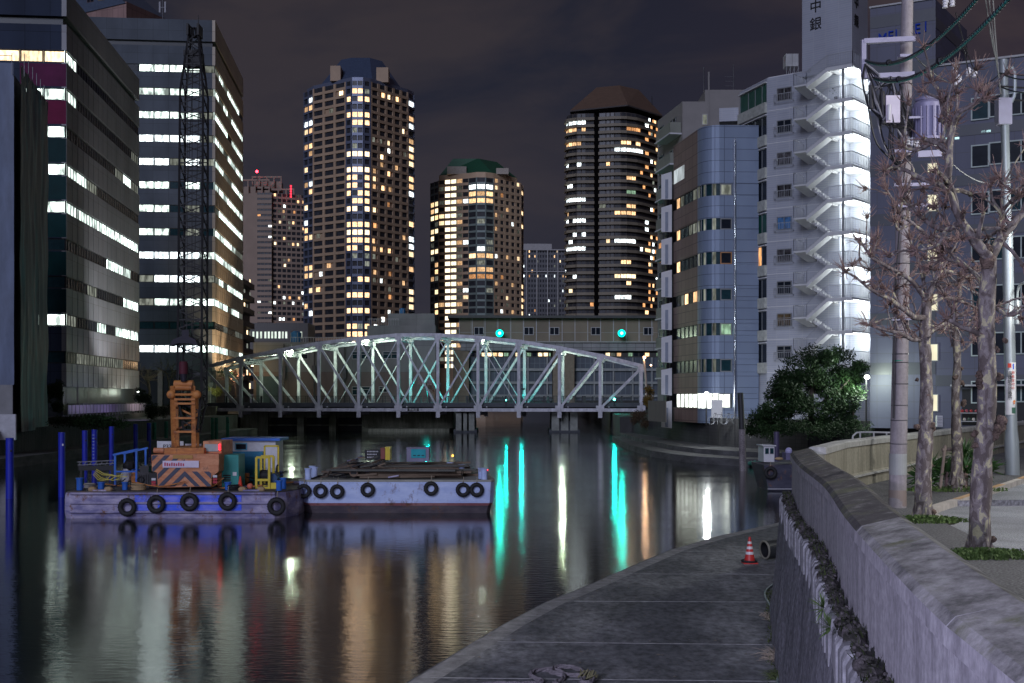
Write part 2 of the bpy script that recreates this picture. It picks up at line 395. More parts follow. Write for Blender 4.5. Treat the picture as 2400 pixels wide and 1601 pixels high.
def closed_wall(mb, prof, line, mat, topmat=None, topi=()):
    "prof: list of (offset, z); a closed outline swept along the line"
    L = [offs(line, o) for o, z in prof]; n = len(prof)
    for k in range(n):
        k2 = (k + 1) % n; ribbon(mb, L[k], prof[k][1], L[k2], prof[k2][1], topmat if (topmat and k in topi) else mat)
    for e in (0, -1): mb.face([L[k][e] + V(0, 0, prof[k][1]) for k in range(n)], mat)
def wall_mat(name, c1, c2, streak=.5, moss=None, bump=.4):
    m, n, l, b = newmat(name); t = n.new("ShaderNodeTexCoord")
    def ns(sc, st, det=6):
        mpn = n.new("ShaderNodeMapping"); mpn.inputs['Scale'].default_value = st
        q = n.new("ShaderNodeTexNoise"); q.inputs['Scale'].default_value = sc; q.inputs['Detail'].default_value = det; q.inputs['Roughness'].default_value = .65
        l.new(t.outputs['Object'], mpn.inputs[0]); l.new(mpn.outputs[0], q.inputs[0]); return q
    q = ns(1.3, (2.6, 2.6, .35)); r = n.new("ShaderNodeValToRGB"); r.color_ramp.elements[0].position = .35; r.color_ramp.elements[1].position = .65
    r.color_ramp.elements[0].color = (*c1, 1); r.color_ramp.elements[1].color = (*c2, 1); l.new(q.outputs[0], r.inputs[0])
    q2 = ns(14, (1, 1, 1)); mr_ = n.new("ShaderNodeMapRange"); mr_.inputs['From Min'].default_value = .3; mr_.inputs['From Max'].default_value = .7; mr_.inputs['To Min'].default_value = 1 - streak * .5; mr_.inputs['To Max'].default_value = 1 + streak * .3
    l.new(q2.outputs[0], mr_.inputs[0]); mm = n.new("ShaderNodeMixRGB"); mm.blend_type = 'MULTIPLY'; mm.inputs[0].default_value = 1; l.new(r.outputs[0], mm.inputs[1]); l.new(mr_.outputs[0], mm.inputs[2])
    last = mm.outputs[0]
    if moss:
        q3 = ns(1.1, (1, 1, 1)); r3 = n.new("ShaderNodeValToRGB"); r3.color_ramp.elements[0].position = .50; r3.color_ramp.elements[1].position = .60; l.new(q3.outputs[0], r3.inputs[0])
        m3 = n.new("ShaderNodeMixRGB"); l.new(r3.outputs[0], m3.inputs[0]); l.new(last, m3.inputs[1]); m3.inputs[2].default_value = (*moss, 1); last = m3.outputs[0]
    l.new(last, b.inputs['Base Color']); b.inputs['Roughness'].default_value = .85; b.inputs['Specular IOR Level'].default_value = .3
    bp = n.new("ShaderNodeBump"); bp.inputs['Strength'].default_value = bump; bp.inputs['Distance'].default_value = .012; l.new(q2.outputs[0], bp.inputs['Height']); l.new(bp.outputs[0], b.inputs['Normal'])
    return m
par_mat = wall_mat("parapet concrete", (.23, .225, .24), (.38, .375, .39), .7)
def cap_mat_make(c1=(.045, .04, .04), c2=(.24, .235, .22), c3=(.075, .07, .068), th=(.44, .56, .70), mo=.54):
    m, n, l, b = newmat("weathered parapet coping"); t = n.new("ShaderNodeTexCoord")
    def ns(sc, st, det=7, rot=0):
        mpn = n.new("ShaderNodeMapping"); mpn.inputs['Scale'].default_value = st; mpn.inputs['Rotation'].default_value = (0, 0, rot)
        q = n.new("ShaderNodeTexNoise"); q.inputs['Scale'].default_value = sc; q.inputs['Detail'].default_value = det; q.inputs['Roughness'].default_value = .72
        l.new(t.outputs['Object'], mpn.inputs[0]); l.new(mpn.outputs[0], q.inputs[0]); return q
    q = ns(3.6, (1.3, .8, 1)); r = n.new("ShaderNodeValToRGB"); e = r.color_ramp.elements
    e[0].position = th[0]; e[0].color = (*c1, 1); e[1].position = th[2]; e[1].color = (*c2, 1); x = e.new(th[1]); x.color = (*c3, 1)
    l.new(q.outputs[0], r.inputs[0])
    q3 = ns(1.2, (1, 1, 1)); r3 = n.new("ShaderNodeValToRGB"); r3.color_ramp.elements[0].position = mo; r3.color_ramp.elements[1].position = mo + .12; l.new(q3.outputs[0], r3.inputs[0])
    m3 = n.new("ShaderNodeMixRGB"); l.new(r3.outputs[0], m3.inputs[0]); l.new(r.outputs[0], m3.inputs[1]); m3.inputs[2].default_value = (.115, .125, .06, 1)
    l.new(m3.outputs[0], b.inputs['Base Color']); b.inputs['Roughness'].default_value = .85
    bp = n.new("ShaderNodeBump"); bp.inputs['Strength'].default_value = .6; bp.inputs['Distance'].default_value = .012; l.new(ns(22, (1, 1, 1)).outputs[0], bp.inputs['Height']); l.new(bp.outputs[0], b.inputs['Normal'])
    return m
cap_mat = cap_mat_make(); cap_pale = cap_mat_make((.085, .085, .08), (.34, .34, .325), (.20, .20, .19), (.36, .48, .62), .56)
wt_ = thing('parapet_wall', 'long purple-grey concrete parapet with dark mossy coping curving along the near street', 'wall', (2.2, 6, 3.1))
# body and coping in segments so that the joints show
segs = [0]
acc = 0
for i in range(1, len(line)):
    acc += (line[i] - line[i - 1]).length
    if acc > 3.2 and i < len(line) - 1: segs.append(i); acc = 0
segs.append(len(line) - 1)
mb = MB(); mc = MB()
for a, b_ in zip(segs[:-1], segs[1:]):
    sub = [p.copy() for p in line[a:b_ + 1]]
    if a: sub[0] = sub[0] + (sub[1] - sub[0]).normalized() * .012
    closed_wall(mb, [(.02, 2.9), (.02, 3.95), (.38, 3.95), (.38, 2.9)], sub, par_mat)
    closed_wall(mc, [(-.015, 3.952), (-.015, 4.06), (.03, 4.11), (.34, 4.19), (.42, 4.16), (.42, 3.952)], sub, par_mat, cap_pale if sub[0].y < 7.6 else cap_mat, (1, 2, 3))
mb.build('wall_panel', wt_); mc.build('coping', wt_)
# the far leg of the parapet, turning right along the street
far_line = [V(6.05, 24.9, 0), V(7.4, 28.2, 0), V(9.6, 32.0, 0), V(13.2, 38.2, 0), V(17.6, 45.6, 0), V(22.7, 54, 0), V(33, 71, 0)]
far_line = arc_pts(far_line, 2.)
beige = wall_mat("beige cast concrete", (.24, .225, .175), (.36, .34, .27), .5)
beige_cap = wall_mat("pale coping concrete", (.33, .33, .31), (.48, .48, .46), .4)
wf = thing('parapet_wall', 'beige concrete parapet with pale coping behind the utility pole and street trees', 'wall', (9, 31, 3.1))
mb = MB(); closed_wall(mb, [(0, 2.0), (0, 4.05), (.3, 4.05), (.3, 3.42), (.38, 3.36), (.38, 2.0)], far_line, beige); mb.build('wall_panel', wf)
mb = MB(); closed_wall(mb, [(-.03, 4.052), (-.03, 4.17), (.02, 4.2), (.28, 4.2), (.33, 4.17), (.33, 4.052)], far_line, beige_cap); mb.build('coping', wf)
mb = MB(); closed_wall(mb, [(.385, 3.34), (.385, 3.385), (.43, 3.385), (.43, 3.34)], far_line, beige_cap); mb.build('plinth_ledge', wf)
# retaining wall
stone = wall_mat("rough retaining wall stone", (.10, .10, .115), (.24, .24, .27), 1.5, bump=1.)
ledge_in = offs(line, .02)
ledge_out = [p + V(-.19, 0, 0) for p in line]
foot = [p + V(-.42, .0, 0) for p in line]
rw = thing('retaining_wall', 'rough dark stone retaining wall rising from the lower quay to the parapet', 'wall', (2, 8, .8))
def bumpy(line_a, za, line_b, zb, mat, nv=9, amp=.03):
    b0 = MB(); rows = []
    fine = []
    for i in range(len(line_a) - 1):
        for k in range(3): fine.append((line_a[i].lerp(line_a[i + 1], k / 3), line_b[i].lerp(line_b[i + 1], k / 3)))
    fine.append((line_a[-1], line_b[-1]))
    for (p, q) in fine:
        r_ = []
        for j in range(nv + 1):
            t = j / nv; s = p.lerp(q, t); s = V(s.x, s.y, za + (zb - za) * t)
            s.x += amp * noise.noise(s * 1.7) * 2 if 0 < j < nv else 0; r_.append(s)
        rows.append(r_)
    v = [p for r_ in rows for p in r_]; f = []
    for i in range(len(rows) - 1):
        for j in range(nv): a = i * (nv + 1) + j; f.append([a, a + 1, a + nv + 2, a + nv + 1])
    b0.add(v, f, mat); return b0
mb = bumpy(ledge_out, 3.1, foot, .78, stone)
e0, e1 = ledge_out[-1], foot[-1]
mb.face([e0 + V(0, 0, 3.1), e1 + V(0, 0, .78), V(e1.x + 9, e1.y + 1, .78), V(e0.x + 9, e0.y + 1, 3.1)], stone)
mb.build('wall_face', rw, 60)
mb = MB(); lm = wall_mat("old ledge concrete", (.12, .12, .11), (.22, .22, .22), .9)
for i in range(len(line) - 1):
    mb.face([ledge_out[i] + V(0, 0, 3.2), ledge_out[i + 1] + V(0, 0, 3.2), ledge_in[i + 1] + V(0, 0, 3.2), ledge_in[i] + V(0, 0, 3.2)], lm)
mb.build('ledge', rw)
mb = MB(); tooth = wall_mat("pale ledge rib concrete", (.16, .16, .17), (.32, .32, .34), .8)
# rounded ribs hanging on the ledge edge
tot = 0; nxt = 0.
path = ledge_out; ribs_at = []
for i in range(len(path) - 1):
    d = (path[i + 1] - path[i]); L_ = d.length
    while nxt <= tot + L_:
        ribs_at.append((path[i] + d * ((nxt - tot) / L_), d.normalized())); nxt += .30 + .02 * math.sin(nxt * 9)
    tot += L_
for p, d in ribs_at[3:]:
    n_ = V(-d.y, d.x, 0); w = .215; h = .40
    w *= random.uniform(.68, .84); a = p + n_ * random.uniform(.02, .05) - d * w / 2
    pr = [(0, 2.84), (.0, 3.2), (.035, 3.26), (.10, 3.27), (.13, 3.24), (.13, 2.84)]
    v = [a - n_ * o + V(0, 0, z) for o, z in pr] + [a - n_ * o + V(0, 0, z) + d * w for o, z in pr]
    k = len(pr); mb.add(v, [[j, (j + 1) % k, k + (j + 1) % k, k + j] for j in range(k)] + [list(range(k)), list(range(k, 2 * k))], tooth)
tag(mb.build('ledge_ribs', rw), kind='stuff')
# mossy stone blocks set along the ledge between ribs and parapet
moss = M("moss on old stones", (.045, .045, .035), .95, 0, .5, 5, bump=.8, bscale=18, col2=(.13, .115, .12), thr=(.42, .6))
mossy = []
for v_ in range(3):
    b0 = MB(); random.seed(40 + v_); b0.ball((0, 0, .08), .12, moss, 12, 8, (.95, 1.25, .95), .22)
    for k in range(14): b0.ball((random.uniform(-.08, .08), random.uniform(-.12, .12), random.uniform(.14, .2)), random.uniform(.015, .035), moss, 6, 4, (1, 1, .7), .3)
    for k in range(16):
        x, y = random.uniform(-.11, .11), random.uniform(-.15, .15); a = random.uniform(0, 6.28)
        b0.add([(x, y, .14), (x + .015, y + .01, .14), (x + .05 * math.cos(a), y + .05 * math.sin(a), random.uniform(.2, .26))], [[0, 1, 2]], M("small ledge weeds", (.05, .07, .02), .9) if 'smallw' not in KIDS else KIDS['smallw'])
        KIDS['smallw'] = b0.mats[-1]
    mossy.append(b0.build('mossy_stone', data=True, smooth=50))
# leaves, sky and things with no depth are built further on
stp = 0
for p, d in ribs_at[4::2]:
    if p.y < 4.2: continue
    n_ = V(d.y, -d.x, 0); stp += 1
    o = put('mossy_stone', mossy[stp % 3], None, p + n_ * .09 + V(0, 0, 3.17), math.atan2(d.y, d.x) - R(90) + random.uniform(-.3, .3))
    s = random.uniform(.8, 1.15); o.scale = (.85 * s, 1.45 * s, random.uniform(.6, .95)); sfx = {1: 'st', 2: 'nd', 3: 'rd'}.get(stp % 10 if stp not in (11, 12, 13) else 0, 'th')
    tag(o, 'moss-covered stone on the ledge below the purple parapet, %d%s counted from the camera end' % (stp, sfx), 'stone', 'mossy stones in a row along the ledge')
# ---- street: pavement slab, road, kerb, white edge line
side_m = None
def asphalt(name, c, spk=.5, sc=60):
    m, n, l, b = newmat(name); t = n.new("ShaderNodeTexCoord")
    q = n.new("ShaderNodeTexNoise"); q.inputs['Scale'].default_value = sc; q.inputs['Detail'].default_value = 3; l.new(t.outputs['Object'], q.inputs[0])
    r = n.new("ShaderNodeValToRGB"); r.color_ramp.elements[0].position = .40; r.color_ramp.elements[1].position = .66
    r.color_ramp.elements[0].color = (*[x * (1 - spk) for x in c], 1); r.color_ramp.elements[1].color = (*[x * (1 + spk * 1.5) for x in c], 1); l.new(q.outputs[0], r.inputs[0])
    q2 = n.new("ShaderNodeTexNoise"); q2.inputs['Scale'].default_value = .8; q2.inputs['Detail'].default_value = 5; l.new(t.outputs['Object'], q2.inputs[0])
    mr_ = n.new("ShaderNodeMapRange"); mr_.inputs['From Min'].default_value = .35; mr_.inputs['From Max'].default_value = .65; mr_.inputs['To Min'].default_value = .7; mr_.inputs['To Max'].default_value = 1.15; l.new(q2.outputs[0], mr_.inputs[0])
    mm = n.new("ShaderNodeMixRGB"); mm.blend_type = 'MULTIPLY'; mm.inputs[0].default_value = 1; l.new(r.outputs[0], mm.inputs[1]); l.new(mr_.outputs[0], mm.inputs[2])
    l.new(mm.outputs[0], b.inputs['Base Color']); b.inputs['Roughness'].default_value = .85
    bp = n.new("ShaderNodeBump"); bp.inputs['Strength'].default_value = .6; bp.inputs['Distance'].default_value = .01; l.new(q.outputs[0], bp.inputs['Height']); l.new(bp.outputs[0], b.inputs['Normal']); return m
pave_m = asphalt("speckled pavement asphalt", (.105, .105, .11), .55, 30); road_m = asphalt("road asphalt", (.25, .26, .28), .4, 45)
inner = offs(line, .38)
kerb = [V(5.2, 2, 0), V(5.9, 9, 0), V(6.35, 13.2, 0), V(6.63, 15.9, 0), V(7.05, 19, 0), V(7.40, 21.5, 0), V(7.62, 22.6, 0), V(8.2, 23.9, 0), V(9.1, 25.3, 0), V(10.1, 26.9, 0), V(13.5, 32.4, 0), V(20, 42.9, 0), V(34, 65.5, 0)]
poly = [(p.x, p.y) for p in kerb] + [(p.x, p.y) for p in [V(30, 67, 0), V(21.9, 54, 0), V(9.4, 32.2, 0), V(6.1, 25.3, 0)]] + [(p.x, p.y) for p in reversed(inner)]
mb = MB(); mb.prism(poly, 2.5, 3.1, pave_m); struct(mb, 'pavement')
mb = MB(); mb.prism([(p.x, p.y) for p in kerb] + [(120, 65), (120, -40), (4.6, -40)], 2.4, 2.98, road_m); struct(mb, 'road')
mb = MB(); mb.prism([(1.95, -40), (1.95, 2.3), (5.2, 2.3), (4.6, -40)], 2.4, 3.1, pave_m); struct(mb, 'pavement')
mb = MB(); mb.prism([(120, 65), (34, 65.5), (40, 78), (120, 78)], -2, 2.97, road_m); struct(mb, 'road')
kerb_m = M("pinkish kerb stone", (.48, .44, .40), .8, 0, .3, 3); paint_o = M("worn orange kerb paint", (.62, .30, .06), .7, 0, .3, 6, col2=(.55, .42, .30)); paint_w = M("worn white road paint", (.62, .55, .47), .7, 0, .2, 6)
kf = arc_pts(kerb, .6); kn = offs(kf, 0); ko = offs(kf, .16)
mb = MB(); mp_ = MB()
for i in range(len(kf) - 1):
    if kf[i].y < 20.6: continue
    a, b_, c, d = kn[i], kn[i + 1], ko[i + 1], ko[i]; g = (b_ - a) * .012
    mb.prism([(q.x, q.y) for q in (a + g, b_ - g, c - g, d + g)], 2.9, 3.108, kerb_m)
    if (i // 3) % 2 == 0 and kf[i].y > 23.5: mp_.face([q + V(0, 0, 3.112) for q in (a, b_, c, d)], paint_o)
struct(mb, 'kerb'); struct(mp_, 'kerb_paint')
mb = MB(); wl_ = [p for p in kf if p.y < 21.9]; wa = offs(wl_, .03); wb = offs(wl_, .17)
for i in range(len(wl_) - 1): mb.face([wa[i] + V(0, 0, 3.004), wa[i + 1] + V(0, 0, 3.004), wb[i + 1] + V(0, 0, 3.004), wb[i] + V(0, 0, 3.004)], paint_w)
struct(mb, 'road_marking')
# ================================================================== OFFICE BUILDINGS ON THE LEFT
random.seed(11)
frame_dk = M("dark window frame", (.02, .022, .025), .5, .5, .1)
def perp_fac(corner, length):   # a face running left from the corner, square to the right-hand face
    return Fac((corner[0] - length, corner[1] - length * .0955), corner)
def office(root, cor, leftlen, rightlen, rows, wh, ztop, zband, zbot, bay_l, bay_r, m_left, m_right, litl, litr, zwin0, lobby=True, m_low=None):
    "rows: window bottoms. one box of spandrel bands per storey and face, windows of their own between"
    A = V(cor[0], cor[1], 0); dr = V(-.0955, 1, 0).normalized(); B = A + dr * rightlen
    dl = V(-1, -.0955, 0).normalized(); C = A + dl * leftlen; D = B + dl * leftlen
    core = MB(); cc = M("dark office interior wall", (.015, .02, .025), .4)
    ins = .5
    poly = [(A + dl * ins + dr * ins), (B + dl * ins - dr * ins), (D - dl * ins - dr * ins), (C - dl * ins + dr * ins)]
    core.prism([(p.x, p.y) for p in poly], 2.6, ztop - .5, cc); core.build('core', root)
    FR = Fac((A.x, A.y), (B.x, B.y)); FL = Fac((C.x, C.y), (A.x, A.y))
    bl = MB(); br = MB()
    edges = [zbot] + [v for z in rows[::-1] for v in (z, z + wh)] + [zband]
    for k in range(0, len(edges), 2):
        z0, z1 = edges[k], edges[k + 1]
        FR.box(br, 0, FR.L, z0, z1, -.5, 0, m_right); FL.box(bl, 0, FL.L - .01, z0, z1, -.5, -.003, m_left)
    FR.box(br, 0, FR.L, zband + .9, ztop, -.5, 0, m_right); FL.box(bl, 0, FL.L - .01, zband + .9, ztop, -.5, -.003, m_left)
    # vertical seams of the cladding
    nb = int(FR.L / bay_r)
    for i in range(1, nb):
        u = i * FR.L / nb
        for k in range(0, len(edges), 2): FR.box(br, u - .03, u + .03, edges[k] + .02, edges[k + 1] - .02, 0, .035, m_right)
    bl.build('wall', root); br.build('wall', root)
    rf = MB(); rf.prism([(p.x, p.y) for p in (A + dl * .4 + dr * .4, B + dl * .4 - dr * .4, D - dl * .4, C + dr * .4)], ztop - .9, ztop - .4, cc); rf.build('roof', root)
    n1 = int(FR.L / bay_r / 2)
    for k, z in enumerate(rows):
        for i in range(n1):
            w = FR.L / n1; u = i * w; px = FR.px(u + w / 2); mt = litr(k, px, i)
            window(FR, u + .04, z + .02, w - .08, wh - .04, mt, root, frame_dk, 3, -.2, fw=.09)
        n2 = int(FL.L / bay_l)
        for i in range(n2):
            w = bay_l; u = FL.L - (i + 1) * w; px = FL.px(u + w / 2)
            if px < -40: continue
            mt = litl(k, px, i)
            window(FL, u + .05, z + .02, w - .1, wh - .04, mt, root, frame_dk, 0, -.2, fw=.09)
    return A, B, C, D, FL, FR
# ---- near office block
b1 = thing('office_building', 'dark metal-clad office block with long slanting rows of windows at the left canal bank', 'building', (-47.3, 130, 2.6))
Y1 = 130
rows1 = [PZ(118 + 88.1 * k + 29, Y1) for k in range(9)]
m1l = TILE("night blue glass cladding", (.030, .042, .075), 2.6, 4., .03, (.012, .016, .03), .6, .0, .12, dirt=.3, spec=.1)
m1r = TILE("grey ribbed metal cladding", (.225, .225, .24), 2.3, 4., .035, (.15, .14, .14), .5, .2, .08, dirt=.35, mscale=.12)
LR1 = {0: [(150, 191)], 1: [(150, 191)], 2: [(290, 325)], 3: [(150, 212)], 4: [(150, 330)], 5: [(245, 303)], 6: [(300, 330)], 7: [(150, 186), (240, 262), (275, 330)], 8: [(190, 300)]}
def litr1(k, px, i):
    for a, b_ in LR1.get(k, []):
        if a <= px <= b_: return (lit_dim if k == 8 else (lit_white if random.random() > .15 else lit_dim))
    return glass_dark if random.random() > .06 else lit_dim
def litl1(k, px, i):
    if k in (0, 1, 2): return lit_cream if k == 0 else lit_white
    if k in (3, 4): return lit_white if i == 0 else lit_dim
    if k == 7: return lit_white
    return glass_teal
A1, B1, C1, D1, FL1, FR1 = office(b1, (-47.3, 130), 30, 37.2, rows1, 1.31, 48.6, PZ(58, Y1), PZ(906, Y1) , 2.4, 2.32, m1l, m1r, litl1, litr1, 0)
# red and teal panels between the windows of the narrow front (coloured glass spandrels)
mb = MB()
for y0, y1, c in ((150, 203, (.16, .02, .09)), (236, 291, (.22, .012, .07)), (325, 380, (.006, .045, .05)), (413, 468, (.006, .05, .055)), (502, 556, (.006, .06, .065)), (590, 645, (.006, .06, .065)), (678, 732, (.006, .05, .06))):
    m_ = M("tinted glass spandrel %d" % y0, [q * .6 for q in c], .5, 0, .25, .4, spec=.08); mb = MB()
    FL1.box(mb, FL1.L - 4.78, FL1.L - .03, PZ(y1, Y1), PZ(y0, Y1), 0, .02, m_); mb.build('tinted_spandrel', b1)
# recessed ground floor with columns and dark glazing
mb = MB(); colm = M("pale stone column", (.20, .19, .17), .7)
for i in range(8):
    u = 1.2 + i * 4.9; FR1.box(mb, u, u + .9, 2.6, PZ(906, Y1), -1.4, -.5, colm)
mb.build('columns', b1)
mb = MB(); gm = M("lobby glazing bars", (.10, .08, .085), .4, .3)
for i in range(8):
    for q in (3.2, 4.3, 5.4): FR1.box(mb, 2.1 + i * 4.9, 5.9 + i * 4.9, q, q + .12, -1.45, -1.3, gm)
mb.build('lobby_glazing', b1)
# ---- second office block
b2 = thing('office_building', 'tall office tower with thirteen bright rows of windows behind the crane boom', 'building', (-50.9, 210, 2.6))
Y2 = 210
rows2 = [PZ(153.6 + 54.6 * k + 18, Y2) for k in range(13)]
m2l = TILE("slate metal cladding", (.085, .10, .125), 2.57, 4., .03, (.05, .06, .07), .6, .1, .08, dirt=.3, spec=.15)
m2r = TILE("bronze-grey ribbed cladding", (.36, .31, .25), 1.25, 4., .05, (.20, .17, .13), .5, .15, .06, dirt=.3, mscale=.1)
def litl2(k, px, i):
    if k == 11: return glass_teal
    if px < 327: return glass_dark
    c = (504 - px) / 35.
    if k in (6, 7): return lit_white if px < 402 else (glass_teal if c < 1.2 or c > 2.3 else lit_dim)
    if k == 5: return glass_teal if 402 < px < 425 or px > 486 else lit_white
    if k == 4: return lit_dim if 402 < px < 430 or px > 486 else lit_cool
    if k == 9: return lit_dim if px < 365 or px > 486 else lit_cool
    if k == 10: return lit_dim if px < 365 else lit_white
    if px > 486: return lit_dim if k not in (8, 12) else lit_white
    return lit_cool if k in (3, 8, 12) else lit_white
def litr2(k, px, i):
    if k == 11: return lit_dim if random.random() > .5 else glass_dark
    if k == 0 and px > 560: return glass_dark
    if k == 2 and 532 < px < 542: return glass_dark
    return lit_white if random.random() > .18 else lit_dim
A2, B2, C2, D2, FL2, FR2 = office(b2, (-50.9, 210), 26, 39, rows2, 1.32, 69.9, PZ(110, Y2), PZ(868, Y2), 2.57, 1.22 * 2, m2l, m2r, litl2, litr2, 0)
mb = MB(); FL2.box(mb, 0, FL2.L, 2.6, PZ(868, Y2), -2, -1, M("lobby dark stone", (.07, .07, .065), .5))
for i in range(7): FL2.box(mb, i * 4 + .3, i * 4 + 1.1, 2.6, PZ(868, Y2), -.9, -.2, colm)
mb.build('ground_floor', b2)
window(FL2, FL2.L - 12.6, PZ(915, Y2) + 1, 2.6, 3., lit_cream, b2, frame_dk, 1, -.9, 'shop_window'); window(FL2, FL2.L - 6.5, PZ(915, Y2) + .5, 2.2, 2.6, lit_amber, b2, frame_dk, 1, -.9, 'shop_window')
window(FL2, FL2.L - 10, PZ(895, Y2), 1.2, 2.8, lit_cool, b2, frame_dk, 0, -.9, 'shop_window')
# rooftop antenna
an = thing('roof_antenna', 'slim antenna mast with panels on the roof of the tall office tower', 'antenna', P(382, 45, 216))
mb = MB(); q = P(382, 45, 216); gmet = M("galvanised grey metal", (.12, .12, .13), .5, .7)
mb.cyl(q - V(0, 0, 1), q + V(0, 0, 5), .12, gmet); mb.build('mast', an)
for dx in (-.5, .45):
    mb = MB(); mb.box((q.x + dx - .14, q.y - .3, q.z + 1.1), (q.x + dx + .14, q.y - .1, q.z + 3), gmet); mb.beam(q + V(0, -.2, 2), q + V(dx, -.2, 2), .08, .08, gmet); mb.build('antenna_panel', an)
# ---- pink-brown tower with sloping roof far behind
b3 = thing('apartment_tower', 'brick-pink tower top with a sloping glass roof peeking above the office roofs', 'building', P(250, 45, 330))
mb = MB(); pk = TILE("pinkish tile wall", (.32, .20, .18), 1.8, 3., .05, rough=.6); f3 = Fac((PX(150, 330), 330), (PX(318, 330) , 322))
f3.box(mb, 0, f3.L, 60, PZ(26, 330), -18, 0, pk); mb.build('wall', b3)
mb = MB(); sl = M("blue sloping roof glass", (.10, .13, .19), .3, .3); a = f3.pt(f3.L, PZ(42, 330), .3); b_ = f3.pt(0, PZ(42, 330), .3)
top = PZ(-120, 330)
mb.add([b_, f3.pt(f3.L, PZ(30, 330), .3), f3.pt(0, top, .3), b_ - f3.n * 18, f3.pt(f3.L, PZ(30, 330), -18), f3.pt(0, top, -18)], [[0, 1, 2], [3, 5, 4], [1, 4, 5, 2], [0, 2, 5, 3], [0, 3, 4, 1]], sl)
mb.build('roof', b3)
for i, px in enumerate((206, 232)): window(f3, f3.u_at(px), PZ(16, 330), 2.2, 1.5, lit_dim if i else glass_dark, b3, pk, 1, .31)
# ---- dark balconied block at the right of the tall office
b4 = thing('apartment_building', 'dark low block with stepped balcony bands between office tower and pale apartment tower', 'building', (PX(585, 262), 262, 2.6))
f4 = Fac((PX(560, 262), 262), (PX(598, 285), 285)); mb = MB(); dk = M("dark balcony wall", (.05, .045, .045), .6); f4.box(mb, 0, f4.L, 2.6, PZ(640, 262), -8, -1.2, dk); mb.build('wall', b4)
bm = M("dim pale balcony band", (.075, .07, .068), .6)
for k in range(9):
    z = PZ(658 + k * 33, 262); mb = MB(); f4.box(mb, 0, f4.L - 1, z, z + 1.1, -1.3, 0, bm); f4.box(mb, 0, f4.L - 1, z - .15, z, -1.3, .1, dk); mb.build('balcony', b4)
    for j in range(3):
        if random.random() < .6: window(f4, 14 + 4 * j, z + 1.15, 1.6, 1.3, random.choice([lit_dim, lit_amber, lit_cream]), b4, None, 0, -1.15)
# ---- sheeted scaffold building at the left frame edge
b5 = thing('sheeted_scaffold', 'building wrapped in dark purple and teal scaffold sheeting at the left bank', 'scaffold', (-38.4, 95.7, 2.6))
shp = M("purple scaffold sheet", (.05, .042, .095), .6, 0, .3, .5, (1, 1, .3)); sht = M("grey-teal scaffold sheet", (.17, .17, .19), .6, 0, .35, .6, (1, 1, .25), col2=(.07, .26, .28), thr=(.5, .8))
shb = M("light blue corner sheet", (.11, .14, .22), .55, 0, .25, 1., (1, 1, .3)); gry = M("grey hoarding panel", (.20, .20, .21), .6, 0, .15, 1)
def sheet(fac, u0, u1, z0, z1, nu, nv, mat, amp=.12, name='sheet', o=0):
    mb = MB(); v = []; f = []
    for i in range(nu + 1):
        for j in range(nv + 1):
            u = u0 + (u1 - u0) * i / nu; z = z0 + (z1 - z0) * j / nv
            off = amp * (noise.noise(V(u * .9, z * .22, 3)) + .6 * abs(math.sin(u * math.pi / 1.8)) * math.sin(z * .8) * .5)
            v.append(fac.pt(u, z, o + off))
    for i in range(nu):
        for j in range(nv): a = i * (nv + 1) + j; f.append([a, a + 1, a + nv + 2, a + nv + 1])
    mb.add(v, f, mat); return mb.build(name, b5, 60)
f5a = Fac((-60, 93.5), (-38.9, 95.7)); f5b = Fac((-38.4, 95.7), (-41.3, 109))
core = MB(); core.prism([(-59.6, 94.4), (-39.3, 96.3), (-42, 108.6), (-59, 108.6)], 2.6, 30.8, dk); core.build('building_core', b5)
sheet(f5a, 0, f5a.L - 1.2, 6.2, PZ(150, 95.7), 44, 30, shp); sheet(f5a, f5a.L - 1.25, f5a.L, 6.2, PZ(148, 95.7), 6, 40, shb, .06, o=.08)
for k in range(5):
    w = f5b.L / 5; sheet(f5b, k * w, (k + 1) * w + .05, 2.5, PZ(152, 95.7) + k * .05, 8, 40, sht, .14, o=.02 * (k % 2))
mb = MB(); f5a.box(mb, 0, f5a.L - .1, 3.9, 6.2, -.1, .1, gry); f5a.box(mb, 0, f5a.L + .2, 1.9, 3.9, .0, .35, M("white hoarding base", (.42, .42, .46), .5)); mb.build('hoarding', b5)
mb = MB(); zt = PZ(148, 95.7)
for k in range(7):
    u = .1 + k * f5b.L / 7; mb.cyl(f5b.pt(u, zt - 1, .25), f5b.pt(u, zt + .75, .25), .03, gmet, 5)
for u in (f5a.L - 1.3, f5a.L - .1): mb.cyl(f5a.pt(u, zt - 1, .25), f5a.pt(u, zt + .7, .25), .03, gmet, 5)
mb.beam(f5a.pt(f5a.L - 1.3, zt + .5, .25), f5a.pt(f5a.L - .1, zt + .5, .25), .05, .05, gmet); mb.build('scaffold_poles', b5)

